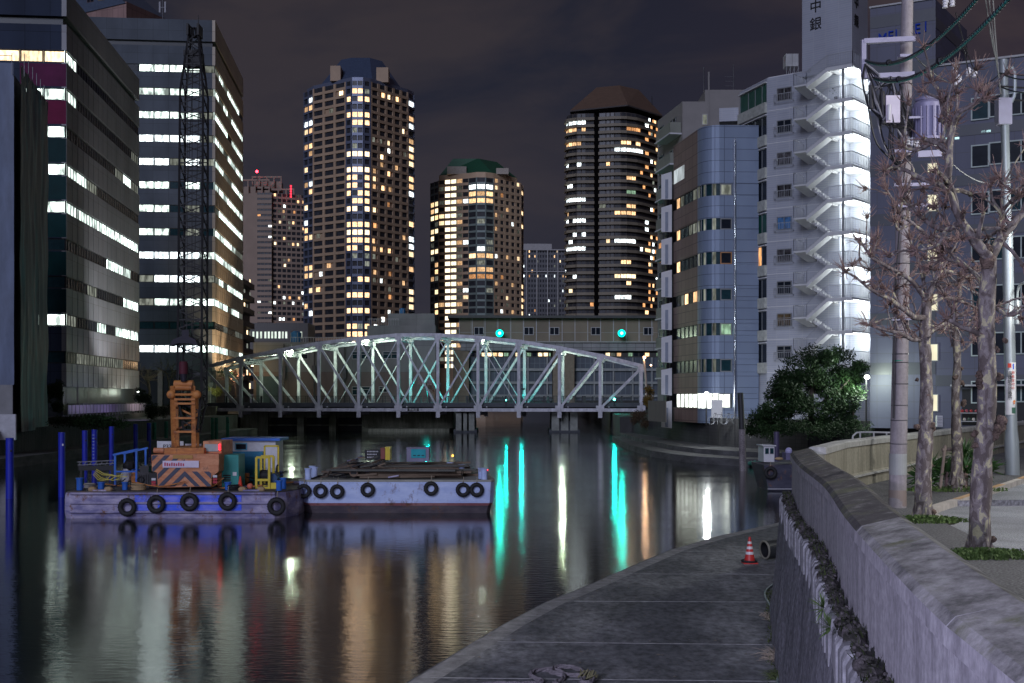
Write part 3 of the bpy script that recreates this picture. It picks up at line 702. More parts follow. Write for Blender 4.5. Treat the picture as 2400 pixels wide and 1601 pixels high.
# ================================================================== APARTMENT TOWERS ACROSS THE CANAL
def tower(root, faces, zs, zh, zoff, m_wall, lits, rec=.5, spa=.36, fw=.16):
    """faces: dicts A,B,n,p(lit chance),mat,kind. Recessed dark glass, proud spandrels and piers, lit panes as parts.
    zs: storey floor heights; zh storey height"""
    body = MB(); gl = MB(); ribs = []; dark = MB(); zb, zt = zs[-1], zs[0] + zh
    poly = []
    for f in faces: poly.append(f['A'])
    poly.append(faces[-1]['B'])
    cx = sum(p[0] for p in poly) / len(poly); cyy = max(p[1] for p in poly) + 8
    back = [(poly[-1][0] - 4, cyy + 10), (poly[0][0] + 6, cyy + 8)]
    body.prism([(p[0], p[1]) for p in poly] + back, 2.6, zt, m_wall); 
    litn = 0; wins = []
    for f in faces:
        fc = Fac(f['A'], f['B']); n = f['n']; w = fc.L / n; mt = f.get('mat', m_wall); band = MB()
        sp = f.get('spa', spa); fwk = f.get('fw', fw)
        for z in zs:
            fc.box(band, 0, fc.L, z, z + zh * sp, .02, rec, mt)
        for i in range(n + 1):
            u0 = max(0, i * w - w * fwk / 2); u1 = min(fc.L, i * w + w * fwk / 2)
            if u1 - u0 > .05: fc.box(band, u0, u1, zb, zt, .02, rec - .06, mt)
        band.build('facade_grid', root)
        for k, z in enumerate(zs):
            for i in range(n):
                u0 = i * w + w * fwk / 2 + .02; ww = w * (1 - fwk) - .04; z0 = z + zh * sp + .02; hh = zh * (1 - sp) - .06
                l_ = f['lit'](k, i)
                if l_ is None: fc.box(dark, u0, u0 + ww, z0, z0 + hh, .02, .07, tglass)
                else: wins.append((ww * hh * random.uniform(.98, 1.02), fc, u0, z0, ww, hh, l_, f.get('part', 1.)))
    body.build('wall', root); tag(dark.build('dark_windows', root), kind='stuff')
    wins.sort(key=lambda q: -q[0]); extra = MB()
    for j, (a_, fc, u0, z0, ww, hh, mt, part) in enumerate(wins):
        wd = ww * part; us = u0 + (ww - wd) * (random.random() if part < 1 else 0)
        if j < 90: window(fc, us, z0, wd, hh, mt, root, m_wall, 1 if wd > 1.3 else 0, .09, 'lit_window', .08)
        else: fc.box(extra, us, us + wd, z0, z0 + hh, .08, .11, mt)
    if extra.v: tag(extra.build('lit_windows', root), kind='stuff')
def chance(p, mats, rows=None, cont=None):
    def g(k, i):
        if rows is not None and k in rows: return rows[k] if not isinstance(rows[k], (list, tuple)) else (rows[k][i] if i < len(rows[k]) else None)
        return random.choice(mats) if random.random() < p else None
    return g
tglass = M('tower window glass', (.035, .036, .042), .3, 0, .5, .4, spec=.3)
mixw = [lit_warm, lit_warm, lit_amber, lit_cream, lit_cool, lit_dim, lit_dim]
# ---- tower A
random.seed(23)
tA = thing('apartment_tower', 'tallest dark brown apartment tower with a bright rounded column of windows in its middle', 'building', (-62, 486, 2.6))
wA = M("taupe tower tile", (.42, .295, .195), .6, 0, .12, .2); wAb = M("blue-grey tower panel", (.15, .17, .24), .35, .3, .12, .2)
zt = PZ(192, 486); zsA = [zt - 3.1 * (k + 1) for k in range(36)]
L2 = (-80.6, 497.5); L1 = (-65.7, 486); R1 = (-56.2, 486); R2_ = (-42.9, 503); L3 = (-85.3, 503.5); R3 = (-40.8, 508)
m1_ = (-63.2, 484.2); m2_ = (-58.9, 484.2)
cl = {}
rr_ = random.Random(5)
crows = [0, 1, 1, 0, 1, 1, 0, 0, 0, 1, 0, 1, 1, 1, 1, 1, 1, 0, 1, 1, 1, 1, 0, 0, 0, 1, 0, 1, 0, 1, 0, 1, 1, 1, 1, 1]
ccol = [rr_.choice([lit_warm, lit_warm, lit_warm, lit_cream]) for _ in crows]
def litc(k, i): return ccol[k] if crows[k] and random.random() > .07 else (None if random.random() > .1 else lit_dim)
tower(tA, [
    dict(A=L3, B=L2, n=2, lit=chance(.42, [lit_cream, lit_warm, lit_cool]), mat=wAb, spa=.3),
    dict(A=L2, B=L1, n=3, lit=chance(.08, mixw), mat=wA, fw=.2, part=.45),
    dict(A=L1, B=m1_, n=1, lit=litc, mat=wAb, spa=.36, fw=.3), dict(A=m1_, B=m2_, n=2, lit=litc, mat=wAb, spa=.36, fw=.14), dict(A=m2_, B=R1, n=1, lit=litc, mat=wAb, spa=.36, fw=.36),
    dict(A=R1, B=R2_, n=5, lit=chance(.23, mixw), mat=wA, fw=.28, part=.5),
    dict(A=R2_, B=R3, n=1, lit=chance(.55, [lit_cream, lit_warm, lit_cool]), mat=wAb, spa=.3)], zsA, 3.1, 0, wA, None, rec=.55)
mb = MB(); rb = M("navy metal roof", (.085, .115, .19), .4, .4)
base = [(-78, 496), (-66.5, 487.8), (-55.6, 487.8), (-44.8, 502), (-47, 520), (-74, 520)]; topp = [(-70, 502), (-65.5, 499), (-58, 499), (-53.5, 504), (-54, 514), (-67, 514)]
mb.frustum(base, zt + .6, topp, PZ(137, 500), rb); mb.build('roof', tA)
mb = MB(); mb.prism([(L3[0] + 1, L3[1]), L2, L1, m1_, m2_, R1, R2_, R3, (-45, 520), (-80, 520)], zt, zt + 1.4, wAb); mb.build('parapet', tA)
for px0, px1, y0, y1, Yd in ((774, 798, 154, 172, 489), (882, 910, 158, 182, 491)):
    mb = MB(); mb.box((PX(px0, Yd), Yd, zt + 1.2), (PX(px1, Yd), Yd + 6, PZ(y0, Yd)), wA); mb.build('dormer', tA)
# ---- tower B
random.seed(5)
tB = thing('apartment_tower', 'beige apartment tower with green hip roof and a full column of lit stair windows', 'building', (-25, 553, 2.6))
wB = M("warm beige tower tile", (.52, .37, .245), .65, 0, .1, .2); wBg = M("pale green-grey tower glass", (.22, .27, .25), .3, .2, .1, .2)
zt = PZ(418, 553); zsB = [zt - 3.1 * (k + 1) for k in range(28)]
L1 = (PX(1099, 553), 553); R1 = (PX(1156, 553), 553); L2 = (PX(1029, 559), 559); L3 = (PX(1010, 566), 566)
R2_ = (PX(1220, 566), 566); R3 = (PX(1225, 572), 572); m1_ = (PX(1117, 550.5), 550.5); m2_ = (PX(1138, 550.5), 550.5)
stair_lit = LIT("bright stair lobby window", (1., .93, .62), 2.4, .3, 2., .15); lamp_lit = LIT("bright landing light", (1., .83, .6), 2.6, .1, 2., .1)
def litBl(k, i): return (None if random.random() > .2 else random.choice(mixw)) if i in (0, 4) else (lamp_lit if i == 1 else (stair_lit if i == 2 else (lit_dim if k % 3 else lit_warm)))
rowB = {1: lit_cool, 2: lit_warm, 3: lit_warm, 11: lit_warm, 13: lit_warm, 14: lit_amber}
tower(tB, [
    dict(A=L3, B=L2, n=2, lit=chance(.4, [lit_cream, lit_warm, lit_dim]), mat=wBg, spa=.3),
    dict(A=L2, B=L1, n=5, lit=litBl, mat=wB, fw=.12, spa=.4),
    dict(A=L1, B=m1_, n=1, lit=chance(.12, [lit_dim], rowB), mat=wBg, spa=.3, fw=.1), dict(A=m1_, B=m2_, n=1, lit=chance(.3, [lit_dim, lit_cool], rowB), mat=wBg, spa=.3, fw=.1), dict(A=m2_, B=R1, n=1, lit=chance(.12, [lit_dim], rowB), mat=wBg, spa=.3, fw=.1),
    dict(A=R1, B=R2_, n=5, lit=chance(.16, mixw), mat=wB, fw=.42, spa=.42, part=.7),
    dict(A=R2_, B=R3, n=1, lit=chance(.4, [lit_cream]), mat=wB, spa=.35)], zsB, 3.1, 0, wB, None, rec=.45)
mb = MB(); gr = M("green copper roof", (.018, .085, .045), .5, .1, .2)
mb.frustum([(PX(1030, 560), 560), (PX(1100, 554), 554), (PX(1156, 554), 554), (PX(1212, 566), 566), (-5, 585), (-32, 585)], zt + 2.4, [(PX(1062, 562), 562), (PX(1118, 562), 562), (PX(1118, 562) + 1, 562), (PX(1165, 570), 570), (-12, 578), (-26, 578)], PZ(372, 562), gr); mb.build('roof', tB)
mb = MB(); mb.prism([L2, L1, m1_, m2_, R1, (PX(1212, 566), 566), (-4, 588), (-34, 588)], zt, zt + 2.4, wB); mb.build('parapet', tB)
for a, b_, y0 in ((1048, 1093, 390), (1163, 1192, 394)):
    mb = MB(); mb.box((PX(a, 555), 555, zt + 2.3), (PX(b_, 555), 565, PZ(y0, 555)), M("pale louvred dormer", (.34, .30, .25), .6)); mb.build('dormer', tB)
# ---- tower D with curved balcony bands
random.seed(31)
tD = thing('apartment_tower', 'round-cornered tower of stacked balcony bands under a brown hipped roof', 'building', (40, 540, 2.6))
wD = M("grey-green balcony band", (.20, .17, .125), .6, 0, .12, .2); wDd = M("shaded tower recess", (.07, .06, .058), .8)
zt = PZ(262, 540)
def curve(pts, n=5):
    return [(p.x, p.y) for p in arc_pts([V(*p, 0) for p in pts], 2.6)]
cl_ = curve([(PX(1334, 556), 556), (PX(1328, 551), 551), (PX(1333, 546), 546), (PX(1352, 543.5), 543.5), (PX(1392, 543), 543)])
cr_ = curve([(PX(1404, 542.5), 542.5), (PX(1440, 541), 541), (PX(1468, 541), 541), (PX(1490, 543.5), 543.5), (PX(1512, 549), 549), (PX(1543, 559), 559)])
mb = MB(); cen = [(70, 590), (26, 590)]
mb.prism(cl_ + [(PX(1404, 552), 552)] + cr_ + cen, 2.6, zt, wDd); mb.build('wall', tD)
zsD = [zt - 3.1 * (k + 1) for k in range(35)]
bandm = [MB() for _ in zsD]; wins = []; drk = MB()
for cv in (cl_, cr_):
    for i in range(len(cv) - 1):
        fc = Fac(cv[i], cv[i + 1])
        for k, z in enumerate(zsD):
            fc.box(bandm[k], -.12, fc.L + .12, z, z + 1.15, .02, 1.1, wD); fc.box(bandm[k], -.12, fc.L + .12, z - .12, z, .02, 1.25, wD)
D_lit_r = {2: [(1462, 1482, lit_amber), (1484, 1500, lit_amber)], 4: [(1455, 1482, lit_warm), (1486, 1503, lit_warm)], 5: [(1447, 1486, lit_cool), (1488, 1507, lit_cool)], 9: [(1462, 1486, lit_warm), (1440, 1446, lit_warm)], 11: [(1462, 1486, lit_green)], 13: [(1462, 1486, lit_warm)], 14: [(1440, 1488, lit_warm)],
           18: [(1440, 1490, lit_cool)], 21: [(1455, 1475, lit_warm)], 23: [(1440, 1486, lit_cream)], 24: [(1462, 1480, lit_warm)], 26: [(1440, 1484, lit_cool)]}
D_lit_l = {1: lit_cool, 2: lit_warm, 4: lit_warm, 7: lit_cool, 10: lit_cool, 12: lit_cool, 15: lit_cool, 17: lit_cool, 19: lit_cool}
for si, cv in enumerate((cl_, cr_)):
    for i in range(len(cv) - 1):
        fc = Fac(cv[i], cv[i + 1]); n = max(1, round(fc.L / 2.2)); w = fc.L / n
        for k, z in enumerate(zsD):
            for j in range(n):
                px = fc.px((j + .5) * w); mt = None
                if si == 1:
                    for a, b_, m_ in D_lit_r.get(k, []):
                        if a <= px <= b_: mt = m_
                    if mt is None and px > 1500 and random.random() < .2: mt = random.choice([lit_warm, lit_amber, lit_cool])
                    if mt is None and random.random() < .035: mt = random.choice(mixw)
                else:
                    if px < 1372 and k in D_lit_l and random.random() < .75: mt = D_lit_l[k]
                    elif random.random() < .06: mt = random.choice(mixw)
                if mt is None: fc.box(drk, j * w + .25, (j + 1) * w - .25, z + 1.2, z + 2.9, .02, .06, tglass)
                else: wins.append((fc, j * w + .1, z + 1.15, w - .2, 1.75, mt))
for m_ in bandm: m_.build('balcony', tD)
tag(drk.build('dark_windows', tD), kind='stuff')
for (fc, u, z, w, h, mt) in wins[:100]: window(fc, u, z, w, h, mt, tD, wDd, 1, .07, 'lit_window', .07)
if len(wins) > 100:
    mb = MB()
    for (fc, u, z, w, h, mt) in wins[100:]: fc.box(mb, u, u + w, z, z + h, .02, .07, mt)
    tag(mb.build('lit_windows', tD), kind='stuff')
mb = MB(); rD = M("brown ribbed metal roof", (.135, .085, .06), .6, .1, .15, .4, (1, 1, 4))
base = [(PX(1336, 550), 550), (PX(1471, 539), 539), (PX(1553, 560), 560), (70, 592), (30, 592)]; topp = [(PX(1398, 562), 562), (PX(1452, 558), 558), (PX(1497, 566), 566), (60, 578), (42, 578)]
mb.frustum(base, PZ(258, 540) + 2.2, topp, PZ(200, 558), rD); mb.prism(base, PZ(258, 540) + 1.6, PZ(258, 540) + 2.2, wDd); mb.build('roof', tD)
q = P(1528, 262, 562); mb = MB(); mb.cyl(q, q + V(0, 0, 7), .18, black); mb.build('lightning_rod', tD)
# ---- far left tower E
random.seed(3)
tE = thing('apartment_tower', 'pale apartment tower with red beacon and curved balconies left of the tallest tower', 'building', (-140, 700, 2.6))
wE = M("pinkish grey tower concrete", (.31, .23, .18), .7, 0, .1, .1)
zt = PZ(452, 700); zsE = [zt - 3.09 * (k + 1) for k in range(25)]
tower(tE, [
    dict(A=(PX(566, 704), 704), B=(PX(602, 701), 701), n=4, lit=chance(.10, mixw), mat=wE, fw=.25, spa=.4),
    dict(A=(PX(603, 699), 699), B=(PX(637, 699), 699), n=4, lit=chance(.10, mixw), mat=wE, fw=.06, spa=.6),
    dict(A=(PX(638, 701), 701), B=(PX(716, 709), 709), n=7, lit=chance(.2, mixw + [lit_cool]), mat=wE, part=.6, fw=.22, spa=.42)], zsE, 3.09, 0, wE, None, rec=.4)
mb = MB(); zz = zsE[-1]; f_ = Fac((PX(566, 703), 703), (PX(716, 715), 715)); f_.box(mb, 0, f_.L, 2.6, zz, -20, -.5, M("brown podium cladding", (.17, .13, .12), .7)); mb.build('podium', tE)
mb = MB()
for (a, b_, y0, y1, Y_) in ((563, 632, 420, 442, 706), (596, 690, 442, 462, 708), (590, 660, 413, 430, 712)):   # open crown frames
    x0, x1 = PX(a, Y_), PX(b_, Y_); z0, z1 = PZ(y1, Y_), PZ(y0, Y_)
    mb.box((x0, Y_, z1 - .9), (x1, Y_ + 1, z1), wE)
    n = int((x1 - x0) / 4)
    for i in range(n + 1): x = x0 + (x1 - x0 - .7) * i / n; mb.box((x, Y_ + .1, z0 - 3), (x + .7, Y_ + .9, z1 - .9), wE)
    mb.box((x0 + 1, Y_ + 2, z0 - 4), (x1 - 1, Y_ + 10, z0 + 1.5), wE)
mb.build('roof_crown', tE)
red = GLOW("red beacon", (1., .03, .05), 14); redl = GLOW("red marker light", (1., .02, .04), 5)
mb = MB(); mb.ball(P(602, 402, 705), .8, red, 8, 6); mb.build('beacon', tE); mb = MB(); mb.cyl(P(602, 420, 705), P(602, 404, 705), .2, black, 5); mb.build('mast', tE)
for y in (435, 441, 447, 453, 459): mb = MB(); mb.box(P(680, y + 3, 699), P(683.5, y, 700), redl); mb.build('marker_light', tE)
# ---- slab block C
random.seed(8)
tC = thing('apartment_building', 'distant grey slab block with pale ribs between the green-roofed and brown-roofed towers', 'building', (20, 770, 2.6))
wC = M("blue-grey slab wall", (.13, .13, .14), .7); wCr = M("pale slab rib", (.34, .33, .33), .7)
zt = PZ(586, 770); zsC = [zt - 3.1 * (k + 1) for k in range(15)]
tower(tC, [dict(A=(PX(1224, 770), 770), B=(PX(1336, 771), 771), n=17, lit=chance(.13, mixw + [lit_cool]), mat=wC, fw=.45, spa=.45, part=.8)], zsC, 3.1, 0, wC, None, rec=.3)
f_ = Fac((PX(1224, 769), 769), (PX(1336, 770), 770)); mb = MB()
for px in (1233, 1257, 1282, 1306, 1330): u = f_.u_at(px); f_.box(mb, u, u + .7, zsC[-1], zt, 0, .6, wCr)
for y in (586, 637): f_.box(mb, 0, f_.L, PZ(y, 770) - .35, PZ(y, 770) + .35, .01, .7, wCr)
f_.box(mb, 0, f_.L * .62, zt, zt + 4, -8, -1, wCr); mb.build('ribs', tC)
# ---- low block with bright slit windows
tF = thing('low_building', 'low dark building with a row of bright upright slit windows beside the blue tank', 'building', (PX(640, 330), 330, 2.6))
f_ = Fac((PX(583, 330), 330), (PX(722, 330), 330)); mb = MB(); f_.box(mb, 0, f_.L, 2.6, PZ(757, 330), -12, 0, M("dark ribbed metal wall", (.10, .095, .09), .5, .2, .2, 3, (3, 3, .1))); mb.build('wall', tF)
slit = LIT("slit window glow", (.86, 1., .88), 1.6, .35, 1.5, .4)
for px in (594, 603, 612, 622, 630, 638, 646, 655, 663, 671, 690, 706): window(f_, f_.u_at(px - 2.2), PZ(793, 330), .5, 1.8, slit, tF, None, 0, .05)
# ---- small far apartments between the tall tower and the green-roofed one
tG = thing('apartment_building', 'small pale distant apartment block seen just left of the green-roofed tower', 'building', (PX(995, 420), 420, 2.6))
tower(tG, [dict(A=(PX(978, 420), 420), B=(PX(1012, 420), 420), n=3, lit=chance(.2, mixw), mat=M("cream far wall", (.22, .2, .19)), fw=.3, spa=.45)], [PZ(744, 420) - 3 * (k + 1) for k in range(7)], 3., 0, M("cream far wall", (.22, .2, .19)), None, rec=.3)
# ================================================================== BUILDINGS BEHIND THE BRIDGE
random.seed(17)
gate = thing('floodgate_building', 'long beige-panelled floodgate house on piers across the water behind the bridge', 'floodgate', (10, 240, 0))
YG = 240
gw = TILE("olive-beige panel cladding", (.215, .18, .125), 2.55, 6., .04, (.34, .34, .32), .6, dirt=.2); gc = TILE("grey concrete girder panels", (.26, .26, .26), 1.75, 3., .05, rough=.7)
fg = Fac((PX(1076, YG), YG), (PX(1600, YG), YG + 1)); x0 = PX(1076, YG)
mb = MB(); fg.box(mb, 0, fg.L, PZ(801, YG), PZ(746, YG), -12, 0, gw); mb.build('wall', gate)
mb = MB(); fg.box(mb, -2.2, fg.L + .5, PZ(746, YG), PZ(740, YG), -13, 1.4, M("dark flat roof edge", (.06, .062, .06), .5)); mb.build('roof', gate)
mb = MB(); fg.box(mb, .3, fg.L, PZ(822, YG), PZ(803, YG), -11, .5, gc); fg.box(mb, 0, fg.L, PZ(803, YG), PZ(800, YG), -11, .9, M("pale floor edge", (.32, .32, .30))); mb.build('girder', gate)
wpale = M("pale window frame", (.42, .42, .42), .5)
for px in (1111, 1228, 1288, 1385, 1508): window(fg, fg.u_at(px), PZ(785, YG), 1.9, 1.55, glass_dark, gate, wpale, 1, .02, fw=.11)
for i in range(20): mb = MB(); u = i * 2.52; fg.box(mb, u, u + .12, PZ(800, YG), PZ(746, YG), 0, .08, wpale); mb.build('trim_strip', gate)
gp = M("beige gate pier", (.20, .165, .12), .8); gm_ = TILE("ribbed steel gate", (.085, .10, .125), 1., 4., .06, (.15, .17, .19), .5, .3)
for a, b_ in ((1062, 1099), (1296, 1346)):
    mb = MB(); fg.box(mb, fg.u_at(a), fg.u_at(b_), -2, PZ(820, YG), -9, .3, gp)
    if a > 1200:
        for q in range(5): fg.box(mb, fg.u_at(1316), fg.u_at(1322), PZ(852 + 13 * q, YG) - .6, PZ(852 + 13 * q, YG), .3, .34, black)
    mb.build('gate_pier', gate)
KIDS['gb'] = M('pale gate beam', (.24, .25, .25), .5, .2); KIDS['duct'] = M('grey duct', (.10, .10, .11), .5, .4)
for a, b_ in ((1100, 1295), (1347, 1600)):
    mb = MB(); u0, u1 = fg.u_at(a), fg.u_at(b_)
    fg.box(mb, u0, u1, 4.6, PZ(837, YG), -3, -1.4, gm_)
    for y in (866, 897, 928): fg.box(mb, u0, u1, PZ(y, YG) - .25, PZ(y, YG) + .25, -1.4, -.9, KIDS['gb'])
    k = int((u1 - u0) / 3.8)
    for i in range(1, k + 1): fg.box(mb, u0 + i * 3.8, u0 + i * 3.8 + .3, 4.6, PZ(837, YG), -1.4, -.95, KIDS['gb'])
    mb.build('gate_leaf', gate)
# green navigation signals on the floodgate house
grn = GLOW("green signal lens", (.10, 1., .82), 14, True); grh = GLOW("green halo glow", (.0, 1., .76), 2.2)
for px, lab in ((1171, 'green signal lamp on the floodgate wall above the bridge crest'), (1457, 'green signal lamp on the floodgate wall near its right-hand window')):
    s = thing('signal_lamp', lab, 'signal lamp', P(px, 781, YG - 1.5), 'green navigation signals')
    q = P(px, 781, YG - 2.2)
    mb = MB(); mb.ball(q - V(0, .12, 0), .30, grn, 16, 10); mb.ball(q, .75, grh, 18, 10, (1, .3, 1)); mb.build('lens', s)  # flattened outer ball is a painted cyan halo around the lens
    mb = MB(); mb.box((q.x - .45, q.y + .45, q.z - .45), (q.x + .45, q.y + 2.2, q.z + .5), black); mb.beam(q + V(-.5, 0, .55), q + V(.5, 0, .55), .9, .06, black); mb.build('housing', s)
    lamp('signal_light', (q.x, q.y - .6, q.z), 800, (.0, 1., .78), .35, 'SPOT', (0, 40, 0), 50)
# small lit windows of a low building seen through the gap under the girder
gap = thing('low_building', 'low far building whose small lit windows show through the gap under the floodgate girder', 'building', (15, 300, 2.9))
fq = Fac((PX(1098, 300), 300), (PX(1560, 300), 300)); mb = MB(); fq.box(mb, 0, fq.L, 2.9, PZ(800, 300), -9, 0, M("dark far wall", (.05, .05, .045))); mb.build('wall', gap)
for i in range(34):
    if random.random() < .75: window(fq, .5 + i * fq.L / 35, PZ(835, 300), 1., .95, random.choice([lit_warm, glass_dark, glass_dark, lit_dim, lit_green, lit_cream]), gap, None, 0, .05)
# ---- white and pink building behind the left half of the bridge
wb = thing('pumping_station', 'windowed grey-white building with a pinkish lower half behind the left of the bridge', 'building', (-35, 230, 2.6))
YW = 230; ww = TILE("painted grey-white wall", (.25, .25, .25), 6., 5., .02, rough=.8, dirt=.3); wp = TILE("dusty pink lower wall", (.21, .17, .16), 6., 5., .02, rough=.8, dirt=.3)
fw_ = Fac((PX(594, YW), YW), (PX(1036, YW), YW))
mb = MB(); fw_.box(mb, 0, fw_.u_at(860), PZ(872, YW), PZ(802, YW), -14, 0, ww); fw_.box(mb, fw_.u_at(860) + .01, fw_.L - 1.2, PZ(872, YW), PZ(763, YW), -14, 0, ww)
fw_.box(mb, 0, fw_.L - 1.2, 2.6, PZ(872, YW), -14, .01, wp); mb.build('wall', wb)
mb = MB(); fw_.box(mb, fw_.u_at(908), fw_.u_at(1018), PZ(763, YW), PZ(734, YW), -9, -1, ww); mb.build('penthouse', wb)
mb = MB()
for px in range(862, 935, 4): u = fw_.u_at(px); fw_.box(mb, u, u + .06, PZ(763, YW), PZ(748, YW), -.2, -.14, wpale)
fw_.box(mb, fw_.u_at(862), fw_.u_at(935), PZ(748, YW), PZ(747, YW), -.22, -.1, wpale)
for px in range(680, 860, 6): u = fw_.u_at(px); fw_.box(mb, u, u + .06, PZ(802, YW), PZ(791, YW), -.2, -.14, wpale)
fw_.box(mb, fw_.u_at(680), fw_.u_at(860), PZ(791, YW), PZ(790, YW), -.22, -.1, wpale); mb.build('roof_railing', wb)
for a, b_, y0, y1, mt in ((825, 868, 824, 842, glass_teal), (897, 937, 824, 841, glass_teal), (825, 868, 906, 926, glass_teal), (690, 722, 824, 842, glass_dark), (888, 908, 906, 920, glass_dark)):
    u = fw_.u_at(a); window(fw_, u, PZ(y1, YW), fw_.u_at(b_) - u, PZ(y0, YW) - PZ(y1, YW), mt, wb, wpale, 1, .03, fw=.1, rail=True)
mb = MB(); fw_.box(mb, fw_.u_at(601), fw_.u_at(652), 2.6, PZ(882, YW), .02, .2, M("teal roller door", (.05, .10, .12), .6)); mb.build('shutter_door', wb)
for px in (666, 737, 808):
    mb = MB(); u = fw_.u_at(px); fw_.box(mb, u - .35, u + .35, PZ(889, YW), PZ(857, YW), .03, .8, KIDS['duct'])
    mb.cyl(fw_.pt(u, PZ(857, YW), .4), fw_.pt(u, PZ(806, YW), .4), .12, KIDS['duct'], 8); mb.cyl(fw_.pt(u, 3.5, .4), fw_.pt(u, PZ(889, YW), .4), .16, KIDS['duct'], 8); mb.build('exhaust_duct', wb)
blue_tank = M("faded blue tank", (.03, .16, .34), .5, 0, .2, 1)
for (a, b_, y0, y1, Yt, lab) in ((682, 706, 776, 802, 233, 'large blue water tank on the roof behind the bridge'), (936, 950, 722, 735, 235, 'small blue water tank on the highest penthouse roof')):
    t = thing('water_tank', lab, 'water tank', P((a + b_) / 2, y1, Yt)); x = PX((a + b_) / 2, Yt); r = PX(b_, Yt) - x; z0, z1 = PZ(y1, Yt), PZ(y0, Yt)
    mb = MB(); mb.tube([(x, Yt, z0), (x, Yt, z1 - .35 * r), (x, Yt, z1)], [r, r, r * .45], blue_tank, 20); mb.build('tank_body', t, 40)
    mb = MB()
    for k in range(4): an_ = k * 1.57 + .4; mb.cyl((x + r * 1.04 * math.cos(an_), Yt + r * 1.04 * math.sin(an_), z0), (x + r * 1.04 * math.cos(an_), Yt + r * 1.04 * math.sin(an_), z1 - .3), .05, wpale, 5)
    mb.build('tank_frame', t)

# ================================================================== BRIDGE
br = thing('truss_bridge', 'grey-violet steel arch truss bridge crossing the canal with lamps between its trusses', 'bridge', (-46.4, 185, 0))
bs = M("bridge grey paint", (.42, .42, .46), .5, .15, .32, 1.6, (1, 1, .5), bump=.1); bsd = M("dark bridge deck steel", (.05, .055, .065), .6, .2, .2, 1)
BL = V(-46.4, 185.2, 0); BR = V(18.9, 179.2, 0); bd = (BR - BL); BLEN = bd.length; bd.normalize(); bn = V(-bd.y, bd.x, 0)
if bn.y < 0: bn = -bn
WID = 10.4
topy = [857, 835, 816.5, 800.5, 789, 781, 781, 786.5, 796, 811, 829, 853]
bxs = [479.5, 564.5, 657.5, 748, 841, 934, 1026.5, 1120.6, 1216, 1311, 1406.5, 1503]
nod = []
for px in bxs:
    k = (px - 1200) / FP; u = (k * BL.y - BL.x) / (bd.x - k * bd.y); nod.append(u)
nz_ = [PZ(topy[i], (BL + bd * nod[i]).y) - .28 for i in range(12)]
ZC = 3.38
def bp(i, z, off=0.): return BL + bd * nod[i] + bn * off + V(0, 0, z)
for off, nm in ((0, 'near'), (WID, 'far')):
    mb = MB()
    for i in range(11):
        d = (bp(i + 1, nz_[i + 1], off) - bp(i, nz_[i], off)).normalized() * .12
        mb.beam(bp(i, nz_[i], off) - d, bp(i + 1, nz_[i + 1], off) + d, .55, .52, bs)
    mb.build('top_chord', br)
    mb = MB(); mb.beam(bp(0, ZC, off) - bd * .3, bp(11, ZC, off) + bd * .3, .5, .48, bs)
    for i in range(12): mb.ball(bp(i, ZC + .42, off - .3) + bd * 1.3, .13, bs, 6, 4)
    mb.build('bottom_chord', br)
    for i in range(12):
        mb = MB(); z0 = ZC - (1.1 if 0 < i < 11 else .3); z1 = nz_[i] - .2; w = .5 if i else .5
        # a laced column: two channels with lattice between
        if off == 0 or True:
            a = bp(i, z0, off); b_ = bp(i, z1, off)
            mb.ob(bp(i, z0, off) - bd * .22 - bn * .25, bd * .44, bn * .06, V(0, 0, z1 - z0), bs)
            mb.ob(bp(i, z0, off) - bd * .22 + bn * .19, bd * .44, bn * .06, V(0, 0, z1 - z0), bs)
            n = int((z1 - ZC) / .55)
            for k in range(n):
                za = ZC + (z1 - ZC) * k / n; zb = ZC + (z1 - ZC) * (k + 1) / n; s_ = 1 if k % 2 else -1
                for e in (-.19, .19):
                    mb.beam(bp(i, za, off) + bn * .2 * s_ + bd * e, bp(i, zb, off) - bn * .2 * s_ + bd * e, .05, .05, bs)
        if 0 < i < 11: mb.box(tuple(bp(i, ZC - 1.15, off) - V(.3, .3, 0)), tuple(bp(i, ZC + .35, off) + V(.3, .3, 0)), bs)
        mb.build('truss_post', br)
    for i in range(11):
        mb = MB()
        if i <= 5: mb.beam(bp(i, nz_[i] - .3, off), bp(i + 1, ZC + .2, off), .26, .34 if i < 4 else .26, bs)
        if i >= 5: mb.beam(bp(i + 1, nz_[i + 1] - .3, off), bp(i, ZC + .2, off), .26, .34 if i > 6 else .26, bs)
        mb.build('diagonal', br)
    mb = MB()
    for i in (3, 4): mb.beam(bp(i + 1, nz_[i + 1] - .4, off + .1), bp(i, ZC + .2, off + .1), .09, .11, bs)
    for i in (6, 7): mb.beam(bp(i, nz_[i] - .4, off + .1), bp(i + 1, ZC + .2, off + .1), .09, .11, bs)
    mb.build('counter_brace', br)
    for i in range(12): mb = MB(); mb.ob(bp(i, nz_[i] - .75, off) - bd * .5 - bn * .285, bd * 1., bn * .03, V(0, 0, 1.), bs); mb.ob(bp(i, ZC - .1, off) - bd * .6 - bn * .315, bd * 1.2, bn * .03, V(0, 0, .75), bs); mb.build('gusset_plate', br)
mb = MB()
for i in range(12):      # lattice cross girders and wind bracing
    if 1 <= i <= 10:
        for dz in (0, -.75): mb.beam(bp(i, nz_[i] + dz, .2), bp(i, nz_[i] + dz, WID - .2), .14, .12, bs)
        for k in range(9): a = .5 + k * (WID - 1) / 9; s_ = k % 2; mb.beam(bp(i, nz_[i] - .75 * s_, a), bp(i, nz_[i] - .75 * (1 - s_), a + (WID - 1) / 9), .08, .08, bs)
    if i < 11:
        for a, b_ in ((0, WID), (WID, 0)): mb.beam(bp(i, nz_[i], a), bp(i + 1, nz_[i + 1], b_), .16, .14, bs)
mb.build('top_bracing', br)
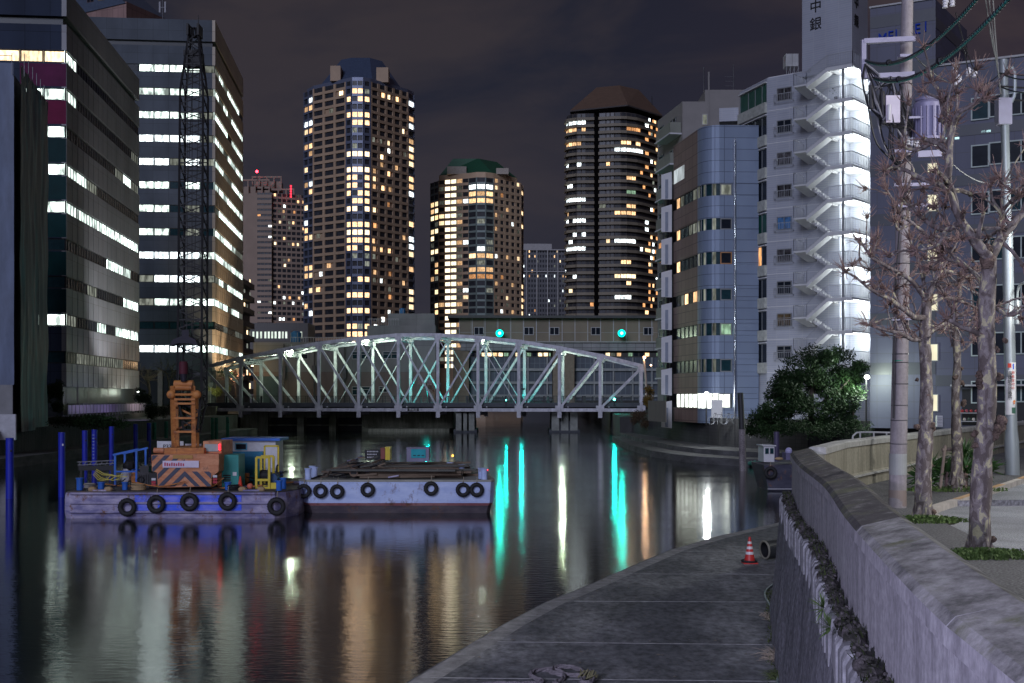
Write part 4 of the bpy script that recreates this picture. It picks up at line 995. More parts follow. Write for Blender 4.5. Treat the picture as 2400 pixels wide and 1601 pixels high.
mb = MB()     # deck, kerb fascia, floor beams with curved bellies, stringers
mb.ob(bp(0, ZC + .5, .6) - bd * .5, bd * (BLEN + .6), bn * (WID - 1.2), V(0, 0, .32), bsd)
mb.ob(bp(0, ZC + .42, .32) - bd * .5, bd * (BLEN + .6), bn * .25, V(0, 0, .62), bsd); mb.ob(bp(0, ZC + .42, WID - .55) - bd * .5, bd * (BLEN + .6), bn * .25, V(0, 0, .62), bsd)
for q in (1.5, 3.3, 5.1, 6.9, 8.7): mb.ob(bp(0, ZC + .0, q), bd * BLEN, bn * .18, V(0, 0, .5), bsd)
mb.build('deck', br)
mb = MB()
for i in range(1, 11):
    mb.ob(bp(i, ZC - .75, .3) - bd * .12, bd * .24, bn * (WID - .6), V(0, 0, .75), bs); mb.ob(bp(i, ZC - .8, .3) - bd * .3, bd * .6, bn * (WID - .6), V(0, 0, .06), bs)
    for k in range(16): a = .7 + k * (WID - 1.4) / 15; mb.ob(bp(i, ZC - .74, a) + bd * .12, bd * .16, bn * .05, V(0, 0, .7), bs)
mb.build('floor_beams', br)
rail = M("dark handrail", (.03, .033, .035), .5, .4)
for off in (.45, WID - .5):
    mb = MB(); z0 = ZC + 1.0
    mb.beam(bp(0, z0 + 1.05, off), bp(11, z0 + 1.05, off), .07, .07, rail)
    for q in (.18, .4, .62, .84): mb.beam(bp(0, z0 + q, off), bp(11, z0 + q, off), .03, .03, rail)
    n = 46
    for k in range(n + 1):
        a = BL + bd * (BLEN * k / n) + bn * off
        w = .09 if k % 4 else .28; mb.ob(a + V(0, 0, z0) - bd * w / 2, bd * w, bn * .06, V(0, 0, 1.05), rail)
    mb.build('handrail', br)
mb = MB(); npos = bp(5, ZC, 0) + bd * 2.25 - bn * .28
mb.ob(npos - bd * .85 + V(0, 0, -.18), bd * 1.7, bn * .03, V(0, 0, .40), black); pl = mb.build('name_plate', br)
lettering('南高橋', .42, M("white plate lettering", (.6, .6, .6)), npos - bn * .02, math.atan2(bd.y, bd.x), pl)
# piers
pm = M("pier concrete and steel", (.22, .23, .21), .8, 0, .3, 1)
for (a, b_, wcx) in ((1064, 1118, 0), (1287, 1358, 1)):
    x0, x1 = PX(a, 183.5), PX(b_, 183.5); mb = MB()
    mb.box((x0, 182.2, -2), (x1, 191.5, .45), bsd); mb.box((x0 + .3, 182.5, .45), (x1 - .3, 191, 1.7), bsd)
    n = 3
    for k in range(n):
        xx = x0 + .9 + k * (x1 - x0 - 1.8) / (n - 1); mb.box((xx - .55, 182.1, .3), (xx + .55, 190.8, 3.0), pm)
    mb.build('pier', br)
# bridge lamps (white with a green cast) under the bracing
blw = GLOW("bridge lamp bulb", (.88, 1., .72), 30, True)
for px, py, pw in ((684, 823, 3000), (862, 799, 3200), (1133, 797, 1100), (1317, 819, 2200)):
    q = P(px, py, 187.6 - (px - 1000) * .006); s = thing('bridge_lamp', {684: 'bright lamp hanging in the truss, leftmost on the bridge', 862: 'bright lamp hanging in the truss just left of the bridge crest', 1133: 'faint lamp in the truss right beside the left green signal', 1317: 'lamp under the top chord on the right slope of the bridge'}[px], 'lamp', q, 'lamps hanging in the bridge truss')
    mb = MB(); mb.ball(q, .17, blw, 10, 6); mb.build('bulb', s)
    mb = MB(); mb.tube([q + V(0, 0, .16), q + V(0, 0, .3)], [.3, .12], bsd, 10); mb.cyl(q + V(0, 0, .3), q + V(0, 0, 1.1), .035, bsd, 6); mb.build('lamp_bracket', s)
    lamp('bridge_light', q - V(0, .3, .12), pw, (.80, 1., .72), .2)
# two small green lights on the deck edge
for px, py, pw, r in ((1440, 936, 900, .18), (1186, 938, 500, .09)):
    q = P(px, py, 179.0); s = thing('signal_lamp', 'bright green signal at deck level near the right end of the bridge' if px > 1400 else 'tiny green light at deck level near mid-bridge', 'signal lamp', q)
    mb = MB(); mb.ball(q, r, grn, 10, 6); mb.build('lens', s); mb = MB(); mb.cyl(q + V(0, .15, -1), q + V(0, .15, .2), .05, black, 6); mb.build('post', s)
    lamp('signal_light', q - V(0, .25, 0), pw, (0., 1., .78), r, 'SPOT', (0, 40, 0), 80)
# cyan lamps added to throw a teal glow on the bridge posts
lamp('cyan_fill', tuple(bp(5, ZC + 2.5, 5) + bd * 3.5), 1500, (0, .95, .85), .3); lamp('cyan_fill', tuple(bp(8, ZC + 2.2, 4)), 900, (0, .95, .85), .3)
# unlit boxes on poles, added as stands for those cyan lamps
for i, lab in ((5, 'black box on a pole added for the cyan glow at mid-bridge'), (8, 'black box added for the cyan glow on the right half of the bridge')):
    q = bp(i, ZC + 2.9, 5.0 if i == 5 else 4.) + bd * (3.5 if i == 5 else 0.3); s = thing('cyan_lamp_stand', lab, 'lamp stand', q - V(0, 0, 2.1))
    mb = MB(); mb.box((q.x - .3, q.y - .1, q.z + .1), (q.x + .3, q.y + .1, q.z + .35), black); mb.build('unlit_box', s)
    mb = MB(); mb.cyl(q - V(0, 0, 2.1), q + V(0, 0, .1), .06, black, 6); mb.build('pole', s)
# embankment wall with openings, below and behind the left half of the bridge
ew = wall_mat("green-stained river wall", (.17, .18, .13), (.30, .31, .24), .8)
emb = thing('river_wall', 'stained concrete river wall with dark openings under the bridge', 'wall', (-45, 190, 0))
mb = MB(); yb = 189.2
def xw(px): return PX(px, yb)
for a, b_ in ((563, 628), (696, 712), (771, 787), (848, 1062)): mb.box((xw(a), yb, -2), (xw(b_), yb + 3, 3.1), ew)
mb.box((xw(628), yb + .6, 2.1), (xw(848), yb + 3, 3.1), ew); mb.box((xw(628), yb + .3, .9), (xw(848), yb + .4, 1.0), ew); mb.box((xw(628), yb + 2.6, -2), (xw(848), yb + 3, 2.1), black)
mb.build('wall_face', emb)
mb = MB(); pts = [(xw(850), yb - .1), (xw(870), 185.5), (xw(930), 184.3), (xw(1000), 184.6), (xw(1055), 186.5), (xw(1062), yb - .1)]; mb.prism(pts, -2, .5, ew); mb.build('footing', emb)
# left abutment
mb = MB(); mb.box((-60, 184, -2), (-44.5, 191.8, 3.9), ew); tag(mb.build('bridge_abutment'), 'dark left abutment block under the start of the truss bridge', 'abutment')
# approach road left
# ================================================================== RIGHT-HAND BUILDINGS
random.seed(29)
white_tile = TILE("white glazed tile", (.335, .355, .42), 1.2, .19, .022, (.42, .42, .45), .45, dirt=.15, var=.04)
white_plain = M("white painted concrete", (.58, .58, .60), .6, 0, .08, 1); white_rail = M("white painted rail", (.30, .31, .34), .45, .1, .05)
alu = M("aluminium window frame", (.28, .29, .30), .4, .5, .1)
wa = thing('apartment_building', 'white tiled apartment building with bright outdoor zigzag stairs and black characters on its tower', 'building', (22.7, 109, 2.9))
c0 = V(22.7, 109, 0); dm = V(.797, -.604, 0); ZT = PZ(184, 109)
Fm = Fac((c0.x, c0.y), (c0.x + dm.x * 12.4, c0.y + dm.y * 12.4)); Fm.n = V(-.604, -.797, 0)
dbk = V(-.30, 1, 0).normalized(); cb = c0 + dbk * 5.2; Fb = Fac((cb.x, cb.y), (c0.x, c0.y))
uS = Fm.u_at(1968)      # where the lit stair hall starts
mb = MB(); back = V(.30, 1, 0) * 16
body = [(cb.x, cb.y), (c0.x, c0.y), tuple((c0 + dm * uS)[:2]), tuple((c0 + dm * uS + V(.6, .797, 0) * 2.2)[:2]), tuple((c0 + dm * 9.9 + V(.6, .797, 0) * 2.2)[:2]), tuple((c0 + dm * 9.9 + V(.6, .797, 0) * 12)[:2]), tuple((cb + V(4, 12, 0))[:2])]
mb.prism(body, 2.9, ZT, white_tile); mb.build('wall', wa)
mb = MB(); rp_ = [V(*p, 0) for p in body]; cen_ = sum(rp_, V(0, 0, 0)) / len(rp_)
mb.prism([tuple((p + (cen_ - p) * .03)[:2]) for p in rp_], ZT, ZT + .12, white_plain); mb.build('roof', wa)
fl = 2.905
# string courses
mb = MB()
for k in range(10): z = PZ(262 + 76.5 * k, 109); Fm.box(mb, .02, uS - .02, z, z + .06, .0, .03, white_plain)
mb.build('string_courses', wa)
# windows of the main face with small railings
blue_curt = LIT("blue curtain glow", (.12, .30, .8), .22, .5, 4., .2); dim_brown = LIT("dim curtain glow", (.5, .38, .28), .14, .7, 4., .5); dimb = LIT("dim violet room", (.35, .35, .5), .10, .8, 4., .5)
winmat = [dimb, glass_dark, dimb, dimb, blue_curt, dimb, glass_dark, dim_brown, glass_dark]
for k in range(9):
    y1 = 236 + 75.6 * k; u = Fm.u_at(1821.5); w = Fm.u_at(1856) - u; z = PZ(y1, 108)
    wo_ = window(Fm, u, z, w, 1.15, winmat[k], wa, alu, 1, .02, fw=.07, rail=(k > 5))
    mb = MB(); u0 = u - .18; u1 = u + w + .22; o = .38
    for zz in (z - .12, z + .55):
        Fm.box(mb, u0, u1, zz, zz + .045, o - .04, o, white_rail); Fm.box(mb, u0, u0 + .04, zz, zz + .045, 0, o - .04, white_rail); Fm.box(mb, u1 - .04, u1, zz, zz + .045, 0, o - .04, white_rail)
    n = 9
    for i in range(n + 1): uu = u0 + (u1 - u0 - .03) * i / n; Fm.box(mb, uu, uu + .03, z - .08, z + .55, o - .03, o - .01, white_rail)
    mb.build('window_guard', wa)
# balcony face
paleg = M("mottled pale balcony panel", (.40, .41, .38), .6, 0, .25, 3); green_sh = M("dark green screen", (.01, .07, .05), .35)
for k in range(9):
    zt_ = PZ(200 + 75.6 * k, 110); zb_ = zt_ - 1.75
    mb = MB(); Fb.box(mb, .15, Fb.L - .1, zb_ + .02, zt_ - .1, -.02, .01, glass_dark if k not in (0, 4) else green_sh)
    for uu in (.1, 1.7, 3.0, 4.3): Fb.box(mb, uu, uu + .08, zb_, zt_, 0, .05, alu)
    if k == 5:
        Fb.box(mb, .2, 1.65, zb_ + .05, zt_ - .1, .012, .03, lit_warm); Fb.box(mb, 3.1, 4.2, zb_ + .05, zt_ - .1, .012, .03, lit_amber)
    mb.build('balcony_window', wa)
    mb = MB(); Fb.box(mb, 0, Fb.L, zb_ - .95, zb_ - .02, .0, .25, paleg); Fb.box(mb, 0, Fb.L, zt_ - .03, zt_ + .05, 0, .2, white_plain)
    mb.build('balcony_parapet', wa)
    # boxy side balconies projecting to the left
    a = cb + V(-.05, -.2, 0); mb = MB(); z0 = zb_ - .45; mb.ob(a + V(-1.75, .9, z0), V(1.75, -.3, 0), V(.3, 1.6, 0), V(0, 0, 1.25), white_tile); mb.build('side_balcony', wa)
# tower shaft with the sign characters
Yt_ = 104.5; ft = Fac((PX(1880, 106.6), 106.6), (PX(1997, 103.4), 103.4)); fs = Fac((ft.pt(ft.L, 0).x, ft.pt(ft.L, 0).y), (PX(2034, 106.8), 106.8))
mb = MB(); p0 = ft.a; p1 = ft.pt(ft.L, 0); p2 = fs.pt(fs.L, 0); p3 = p0 + (p2 - p1)
mb.prism([(p0.x, p0.y), (p1.x, p1.y), (p2.x, p2.y), (p3.x, p3.y)], ZT - .5, 41.5, white_tile); mb.build('stair_tower', wa)
inkb = M("black sign lettering", (.01, .01, .012), .6)
for ch, py in (('中', 17), ('銀', 58)):
    lettering(ch, 1.18, inkb, ft.pt(ft.u_at(1912), PZ(py, 105.7), .03), ft.ang, wa, 'sign_character', .03)
for ch, py in (('中', 10), ('銀', 53)):
    lettering(ch, 1.1, inkb, fs.pt(fs.u_at(2006.5), PZ(py, 104.5), .03), fs.ang, wa, 'sign_character', .03)
mb = MB(); mb.torus(ft.pt(ft.u_at(1897), PZ(165, 106), .04), .12, .03, ft.n, alu, 14, 6); mb.build('roof_port', wa)
# stairs: hall walls are lit by lamps under every landing
stl = GLOW("stair lamp tube", (.93, 1., .98), 22, False)
hall = white_plain; st_steel = M("white stair concrete", (.50, .50, .52), .55, 0, .06, 1)
fdm = M('grey flat door', (.33, .34, .36), .5)
ucol = Fm.u_at(1999); uR = Fm.u_at(2044)
def land_z(k): return PZ(162 + 76.8 * k, 103.6)
def half_z(k): return PZ(211 + 76.5 * k, 106.4)
for k in range(10):
    zr = land_z(k); zl = half_z(k)
    ul0, ul1 = Fm.u_at(1886), Fm.u_at(1915); ur0, ur1 = Fm.u_at(1964), Fm.u_at(2022)
    mb = MB(); Fm.box(mb, ul0, ul1, zl - .14, zl, .0, 2.3, st_steel)
    mb.add([Fm.pt(ul0, zl - .14, 0), Fm.pt(ul1, zl - .14, 0), Fm.pt(ul1, zl - .14, 2.3), Fm.pt(ul0, zl - .14, 2.3), Fm.pt(ul0 + .3, zl - .75, 0), Fm.pt(ul1, zl - .75, 0)], [[0, 3, 4], [1, 5, 2], [3, 2, 5, 4], [0, 4, 5, 1]], st_steel)
    mb.build('half_landing', wa)
    mb = MB(); Fm.box(mb, ur0, ur1, zr - .16, zr, -2.1, 2.35, st_steel); Fm.box(mb, ur0, ur1, zr - .3, zr - .16, 2.15, 2.35, st_steel); mb.build('landing', wa)
    # outer flight: half landing up to this landing
    def flight(u0, z0, u1, z1, o0, o1):
        mb = MB(); n = 8
        for i in range(n):
            ua = u0 + (u1 - u0) * i / n; ub = u0 + (u1 - u0) * (i + 1) / n; za = z0 + (z1 - z0) * (i + 1) / n
            Fm.box(mb, min(ua, ub), max(ua, ub), za - .30, za, o0 + .02, o1 - .02, st_steel)
        a0, a1 = Fm.pt(u0, z0 - .32, o0), Fm.pt(u1, z1 - .32, o0); w = Fm.n * (o1 - o0); t = V(0, 0, .14)
        mb.add([a0, a1, a1 + w, a0 + w, a0 + t, a1 + t, a1 + w + t, a0 + w + t], [[0, 1, 2, 3], [4, 7, 6, 5], [0, 4, 5, 1], [1, 5, 6, 2], [2, 6, 7, 3], [3, 7, 4, 0]], st_steel)
        mb.build('stair_flight', wa)
    flight(ul1, zl, ur0, zr, 1.2, 2.3)
    if k < 9: flight(ul1, zl, ur0, land_z(k + 1), .03, 1.1)
    # railings
    mb = MB()
    def railrun(pa, pb, n):
        h = V(0, 0, 1.05); mb.beam(pa + h, pb + h, .05, .05, white_rail); mb.beam(pa + V(0, 0, .12), pb + V(0, 0, .12), .035, .035, white_rail)
        for i in range(n + 1): q = pa.lerp(pb, i / n); mb.beam(q, q + h, .04, .04, white_rail)
    railrun(Fm.pt(ul1, zl, 2.28), Fm.pt(ur0, zr, 2.28), 18); railrun(Fm.pt(ul0, zl, 2.28), Fm.pt(ul1, zl, 2.28), 7); railrun(Fm.pt(ul0, zl, .05), Fm.pt(ul0, zl, 2.28), 7)
    railrun(Fm.pt(ur0, zr, 2.32), Fm.pt(ur1, zr, 2.32), 15); railrun(Fm.pt(ur1, zr, -1.9), Fm.pt(ur1, zr, 2.32), 12)
    mb.build('stair_railing', wa)
    mb = MB(); Fm.box(mb, ucol - .3, ucol + .3, zr - .24, zr - .17, .9, 1.2, stl); mb.build('stair_lamp', wa)
    if k < 9:
        q = Fm.pt(ucol, zr - .6, .9); lamp('stair_light', q, 140, (.92, 1., .99), .15)
        q = Fm.pt(ur1 - .5, zr - .6, -.9); lamp('stair_light', q, 240, (.92, 1., .99), .15)
        mb = MB(); Fm.box(mb, ur1 - 1.1, ur1 - .3, land_z(k + 1) + .02, land_z(k + 1) + 2., -2.18, -2.1, fdm)
        mb.build('door', wa)
mb = MB(); Fm.box(mb, ucol - .09, ucol + .09, 2.9, land_z(0), 2.02, 2.2, alu); Fm.box(mb, uR - .15, uR, 2.9, ZT, -2.3, -2.1, white_plain); mb.build('stair_column', wa)
mb = MB(); Fm.box(mb, Fm.u_at(2033), uR, 2.9, ZT - .6, -2.35, -1.2, white_plain); mb.build('side_wall', wa)
# roof tank with its frame
t = thing('water_tank', 'pale box water tank on a steel stand beside the white sign tower', 'water tank', P(1858, 170, 110))
q = P(1842, 142, 110); mb = MB(); tm = M("pale tank panel", (.40, .40, .40), .6)
for i in range(2): mb.box((q.x + i * .58, q.y, q.z - .5), (q.x + i * .58 + .55, q.y + 1.2, q.z + .62), tm)
mb.build('tank_body', t); mb = MB()
for i in range(4): mb.beam((q.x + .05 + i * .36, q.y, ZT + .1), (q.x + .05 + i * .36, q.y, q.z - .52), .05, .05, alu)
for i in range(3): mb.beam((q.x + .05 + i * .36, q.y, ZT + .15), (q.x + .41 + i * .36, q.y, q.z - .55), .04, .04, alu)
mb.build('tank_stand', t)
# potted plant on the first landing below the roof
pp = thing('potted_plant', 'small potted shrub on the second bright landing of the zigzag stairs', 'plant', Fm.pt(Fm.u_at(1980), land_z(1), 1.9)); q = Fm.pt(Fm.u_at(1980), land_z(1), 1.9)
mb = MB(); mb.tube([q, q + V(0, 0, .3)], [.12, .17], black, 8); mb.build('pot', pp)
lf_dark = M("dark green leaf", (.022, .048, .020), .6, 0, .4, 3, col2=(.05, .085, .032)); mb = MB()
for i in range(60):
    d = V(random.gauss(0, 1), random.gauss(0, 1), random.gauss(.3, .9)).normalized() * random.uniform(.15, .5) + q + V(0, 0, .75); e = V(random.uniform(-1, 1), random.uniform(-1, 1), random.uniform(-1, 1)) * .09
    mb.add([d, d + e, d + e.cross(UP) * .8], [[0, 1, 2]], lf_dark)
mb.build('foliage', pp)
# ---- blue and brown corner building
bb = thing('office_building', 'slim corner building with blue curved metal corner, brown side and bright ground-floor windows', 'building', (17.8, 110, 2.9))
zt = PZ(293, 110); blm = TILE("blue metal panel", (.20, .25, .35), 3.6, 1.02, .03, (.08, .10, .15), .5, .2, .05, dirt=.15); brm = TILE("terracotta tile side", (.25, .175, .15), 1.15, 1.02, .035, (.12, .08, .07), .55, .1, .1, dirt=.2)
Cc = V(16.9, 111.9, 0); Fbr = Fac((15.75, 119.4), (16.95, 111.9)); Fbl = Fac((PX(1686, 110), 110), (22.2, 110.2))
# rounded corner between the two faces
arc = []
p_a = Fbr.pt(Fbr.L, 0); p_b = Fbl.a; ctrl = V(17.15, 110.1, 0)
for i in range(9): t = i / 8; arc.append(p_a * (1 - t) ** 2 + ctrl * 2 * t * (1 - t) + p_b * t * t)
floors = []   # window bands (top y, bottom y, at the corner)
bands = [(430, 458), (511, 538), (590, 619), (676, 704), (757, 786), (841, 872), (922, 957)]
plan = [Fbr.a] + arc + [V(22.2, 110.2, 0), V(22.2, 119.4, 0)]
mb = MB(); inn = [(p + V(.35, .35, 0)) for p in plan[:-2]] + [V(22.1, 110.6, 0), V(22.1, 119.3, 0)]
mb.prism([(p.x, p.y) for p in inn], 2.9, zt - .4, M("dark interior core", (.02, .025, .03), .5)); mb.build('core', bb)
def skin(z0, z1, name):
    mb = MB(); Fbr.box(mb, 0, Fbr.L, z0, z1, -.3, 0, brm)
    for i in range(8):
        a, b_ = arc[i], arc[i + 1]; mb.add([a + V(0, 0, z0), b_ + V(0, 0, z0), b_ + V(0, 0, z1), a + V(0, 0, z1), a + V(.25, .3, z1), b_ + V(.25, .3, z1), a + V(.25, .3, z0), b_ + V(.25, .3, z0)], [[0, 1, 2, 3], [3, 2, 5, 4], [0, 6, 7, 1]], blm)
    Fbl.box(mb, 0, Fbl.L, z0, z1, -.3, 0, blm); return mb.build(name, bb, 35)
edges = [2.9] + [v for a, b_ in bands[::-1] for v in (PZ(b_, 110), PZ(a, 110))] + [zt]
for i in range(0, len(edges), 2): skin(edges[i], edges[i + 1], 'wall')
mb = MB(); mb.prism([(p.x, p.y) for p in inn], zt - .35, zt - .25, M("roof felt", (.06, .06, .06))); mb.build('roof', bb)
bright = LIT("bright curtained shopfront", (.93, 1., .90), 4.2, .7, 3.5, .1); amb = lit_warm
for k, (a, b_) in enumerate(bands):
    z0, z1 = PZ(b_, 110), PZ(a, 110); h = z1 - z0
    for j in range(5):
        u = .8 + j * 1.3
        mt = bright if k == 6 else (random.choice([glass_teal, glass_dark, lit_dim, lit_warm]) if k < 4 else glass_teal)
        window(Fbr, u, z0 + .01, 1.25, h - .02, mt, bb, frame_dk, 0, -.12, fw=.05)
    mb = MB()
    for i in range(8):
        mt = bright if k == 6 else (glass_teal if i % 3 else lit_dim)
        q0, q1 = arc[i] + V(.08, .1, 0), arc[i + 1] + V(.08, .1, 0); mb.face([q0 + V(0, 0, z0), q1 + V(0, 0, z0), q1 + V(0, 0, z1), q0 + V(0, 0, z1)], mt)
        if i % 2 == 0: mb.cyl(q0 + V(-.03, -.04, z0), q0 + V(-.03, -.04, z1), .035, alu, 5)
    mb.build('corner_window', bb)
    mt = [lit_dim, glass_dark, glass_dark, glass_teal, lit_green, glass_teal, bright][k]
    window(Fbl, .1 if k < 6 else -.1, z0 + .01, 1.05 if k < 6 else 1.15, h - .02, mt, bb, alu if k != 2 else M("orange lit frame", (.4, .2, .09)), 0, -.1, fw=.09)
    mb = MB(); Fbl.box(mb, 1.2, Fbl.L, z0 + .02, z1 - .02, -.25, -.02, blm); mb.build('wall', bb)
mb = MB(); q = P(1722, 325, 109.6); mb.cyl((q.x, 109.7, 3.2), (q.x, 109.7, q.z), .09, M("shiny rain pipe", (.45, .48, .55), .2, .9), 8); mb.build('rain_pipe', bb)
# white service door
mb = MB(); Fbl.box(mb, -.75, .25, 2.95, 5.0, .05, .12, white_plain); mb.build('door', bb)
# flush glowing panel painted as the bright terrace near the top of the brown side
mb = MB(); Fbr.box(mb, 0.2, 3.6, PZ(405, 113), PZ(372, 113), .01, .03, LIT("glowing terrace panel", (.85, .95, 1.), .7, .6, 1., .1)); mb.build('terrace', bb)
finm = M('pale fin', (.22, .25, .31))
for k in range(8):
    z = PZ(400 + 77 * k, 119); mb = MB(); x = 15.6; mb.add([(x, 119.5, z), (x - .95, 120.2, z - .2), (x - .95, 120.2, z - 2.6), (x, 119.5, z - 2.7), (x - .35, 119.9, z)], [[0, 1, 2, 3]], white_plain)
    mb.ob((x - .6, 119.9, z - 2.6), (.6, -.35, 0), (.05, .15, 0), (0, 0, 1.9), finm); mb.build('stair_fin', bb)
# ---- apartment with balconies behind it
ba = thing('apartment_building', 'grey apartment block with rounded balconies behind the brown and blue corner building', 'building', (17.4, 125, 2.9))
zt = PZ(238, 125); Fl_ = Fac((15.9, 133.8), (17.4, 125)); Ff_ = Fac((17.4, 125), (27, 125)); gwall = M("grey plaster wall", (.24, .225, .215), .7, 0, .1, .5); ggreen = M("grey-green side wall", (.23, .24, .20), .7, 0, .15, .5)
mb = MB(); mb.prism([(15.9, 133.8), (17.4, 125), (27, 125), (27, 134)], 2.9, zt, gwall); mb.build('wall', ba)
mb = MB(); Ff_.box(mb, 2.6, 2.75, 3, zt + 3, 0, .1, gwall); Ff_.box(mb, 2.3, 9, zt, zt + 1.2, -8, 0, gwall); mb.build('parapet', ba)
for k in range(9):
    z = PZ(325 + 70 * k, 128); mb = MB(); Fl_.box(mb, 3.5, 8.6, z, z + 1.1, .05, 1.2, ggreen); Fl_.box(mb, 3.4, 8.7, z - .15, z, .0, 1.3, white_plain); mb.build('balcony', ba)
    window(Fl_, .6, z + .1, 1.7, 2.1, glass_teal if k != 4 else lit_amber, ba, alu, 0, .02); window(Fl_, 4.6, z + 1.15, 2.2, .9, glass_dark, ba, alu, 1, .02)
window(Ff_, 2.0, PZ(293, 125), .55, 1.1, lit_dim, ba, wpale, 0, .03)
mb = MB(); q = P(1650, 230, 126); mb.cyl(q - V(0, 0, 1), PZ(158, 126) * UP + V(q.x, q.y, 0), .06, gmet, 6); mb.build('roof_pole', ba)
# brown-panelled penthouse further right, with mast and aerials
ph = thing('penthouse', 'dark ribbed rooftop house with a mast between grey and white apartment buildings', 'building', (24, 128, 2.9))
mb = MB(); mb.box((PX(1706, 128), 128, 2.9), (PX(1765, 128), 136, PZ(218, 128)), M("dark ribbed cladding", (.12, .12, .14), .5, .2, .2, 6, (.1, .1, 6))); mb.build('wall', ph)
mb = MB(); q = P(1719, 215, 129); mb.cyl(q - V(0, 0, 1), V(q.x, q.y, PZ(150, 129)), .05, gmet, 6)
for i in range(3): mb.beam(q + V(-.9, 0, .6 + i * .5), q + V(.1, 0, .6 + i * .5), .03, .03, gmet)
mb.build('aerial_mast', ph)
# black tiled strip building with scaffold ladder between the two
dkb = thing('scaffold_net', 'tall dark net-covered scaffold strip beside the pale stair fins', 'scaffold', (14.9, 121, 2.9))
mb = MB(); mb.box((PX(1562, 123), 123, 2.9), (PX(1592, 123), 124.5, PZ(432, 123)), black); mb.build('net', dkb)
mb = MB(); x0, x1 = PX(1556, 122), PX(1570, 122)
for x in (x0, x1): mb.cyl((x, 122, 2.9), (x, 122, PZ(445, 122)), .045, gmet, 6)
for k in range(26): mb.beam((x0, 122, 3.5 + k * .9), (x1, 122, 3.5 + k * .9), .035, .035, gmet)
mb.build('ladder', dkb)
# ---- big grey tiled building on the right
gb = thing('office_building', 'large slate-tiled office building with blue roof lettering behind the street trees', 'building', (31.4, 90.8, 2.9))
gt = TILE("slate facade tile", (.10, .105, .155), 1.35, 1.22, .02, (.08, .08, .095), .5, .05, .06, dirt=.2); gts = M("dark facade stripe", (.075, .08, .095), .4, 0, .1, .4)
Fa = Fac((27.2, 93.0), (31.4, 90.78)); Fs = Fac((31.4, 90.78), (36.6, 98.5)); Fb2 = Fac((31.4, 90.78), (66, 72.4)); za = 34.75; zb2 = PZ(157, 90.8)
mb = MB(); mb.prism([(27.2, 93), (31.4, 90.78), (36.6, 98.5), (32.4, 100.8)], 2.9, za, gt); mb.prism([(31.41, 90.79), (66, 72.4), (74, 86), (38, 103)], 2.9, zb2, gt); mb.build('wall', gb)
mb = MB(); Fa.box(mb, -.05, Fa.L, za, za + .12, -.4, .12, wpale); Fb2.box(mb, 0, Fb2.L, zb2, zb2 + .14, -.4, .12, wpale); mb.build('roof_edge', gb)
mb = MB()
for k in range(8):
    z = PZ(45 + 117 * k, 92); Fa.box(mb, 0, Fa.L, z - .45, z + .45, 0, .03, gts)
    z2 = PZ(190 + 117 * k, 90); 
    if k and z2 > 4: Fb2.box(mb, 0, Fb2.L, z2 - .4, z2 + .4, 0, .03, gts)
Fs.box(mb, 0, Fs.L, za - 2.1, za - 1.3, 0, .03, gts); mb.build('stripe', gb)
blue_l = M("blue sign lettering", (.008, .04, .34), .6, spec=.1)
for ch, px in (('M', 2069), ('E', 2088), ('I', 2101), ('E', 2151), ('I', 2170)):
    o = lettering(ch, 1.1, blue_l, Fa.pt(Fa.u_at(px), PZ(82 - (px - 2069) * .14, 91.5), .06), Fa.ang, gb, 'roof_letter', .06); o.scale = (.82, 1, 1)
wfr = M("pale green window frame", (.40, .46, .44), .5)
cream = LIT("cream lit window", (1., .92, .66), 1.15, .25, 1., .1)
for k in range(6):     # lit stair windows
    y = [395, 484, 598, 715, 832, 950][k]; u = Fa.u_at(2177); window(Fa, u - .1, PZ(y + (10, 12, 14, 14, 14, 14)[k], 91), .75, 1.25 if k else .7, cream, gb, wfr, 0, .03, fw=.04)
for col, px in enumerate((2276, 2318, 2362, 2392, 2440)):
    for k in range(7):
        y1 = 268 + 113 * k + (0 if col < 1 else -3)
        u = Fb2.u_at(px); window(Fb2, u, PZ(y1, 87.5), 1.25, 1.65, glass_dark if (col + k) % 4 else glass_teal, gb, wfr, 0, .03, fw=.09)
mb = MB(); ct = GLOW("office ceiling tube", (.6, .95, 1.), 1.3)
for px, y in ((2300, 292), (2312, 292), (2338, 325), (2216, 300), (2238, 302), (2390, 322)): Fb2.box(mb, Fb2.u_at(px), Fb2.u_at(px) + .3, PZ(y + 3, 87), PZ(y - 2, 87), .0, .03, ct)
mb.build('ceiling_lights', gb)
# ground floor: black panel painted as the shade of the opening, goods on a shelf, air conditioner
mb = MB(); u0 = Fb2.u_at(2255); Fb2.box(mb, u0, u0 + 7.5, 3.2, PZ(912, 88), .0, .03, black); mb.build('opening_shade_panel', gb)
mb = MB(); Fb2.box(mb, u0 - .7, u0 + 8.5, PZ(905, 88), PZ(901, 88), 0, .9, wpale); mb.build('canopy', gb)
goods = thing('shelf_display', 'shelf rack of red and white flower pots under the dark shop opening', 'display', Fb2.pt(u0 + .2, 2.9, 1))
mb = MB()
for z in (PZ(988, 87), PZ(968, 87)): Fb2.box(mb, u0, u0 + 1.5, z - .05, z, .5, 1., wpale)
mb.build('shelf', goods)
for j in range(9):
    c = [(.4, .05, .05), (.5, .45, .4), (.35, .08, .10), (.08, .12, .09)][j % 4]
    mb = MB(); q = Fb2.pt(u0 + .1 + .16 * j, PZ(988 if j % 2 else 968, 87) + .12, .75); mb.ball(q, .12, M("flower colour %d" % j, c), 6, 4, jit=.3); mb.build('flower_pot', goods)
ac = thing('air_conditioner', 'white air-conditioner unit standing by the slate-tiled wall beside the street tree', 'air conditioner', Fa.pt(Fa.u_at(2200), 2.9, .6))
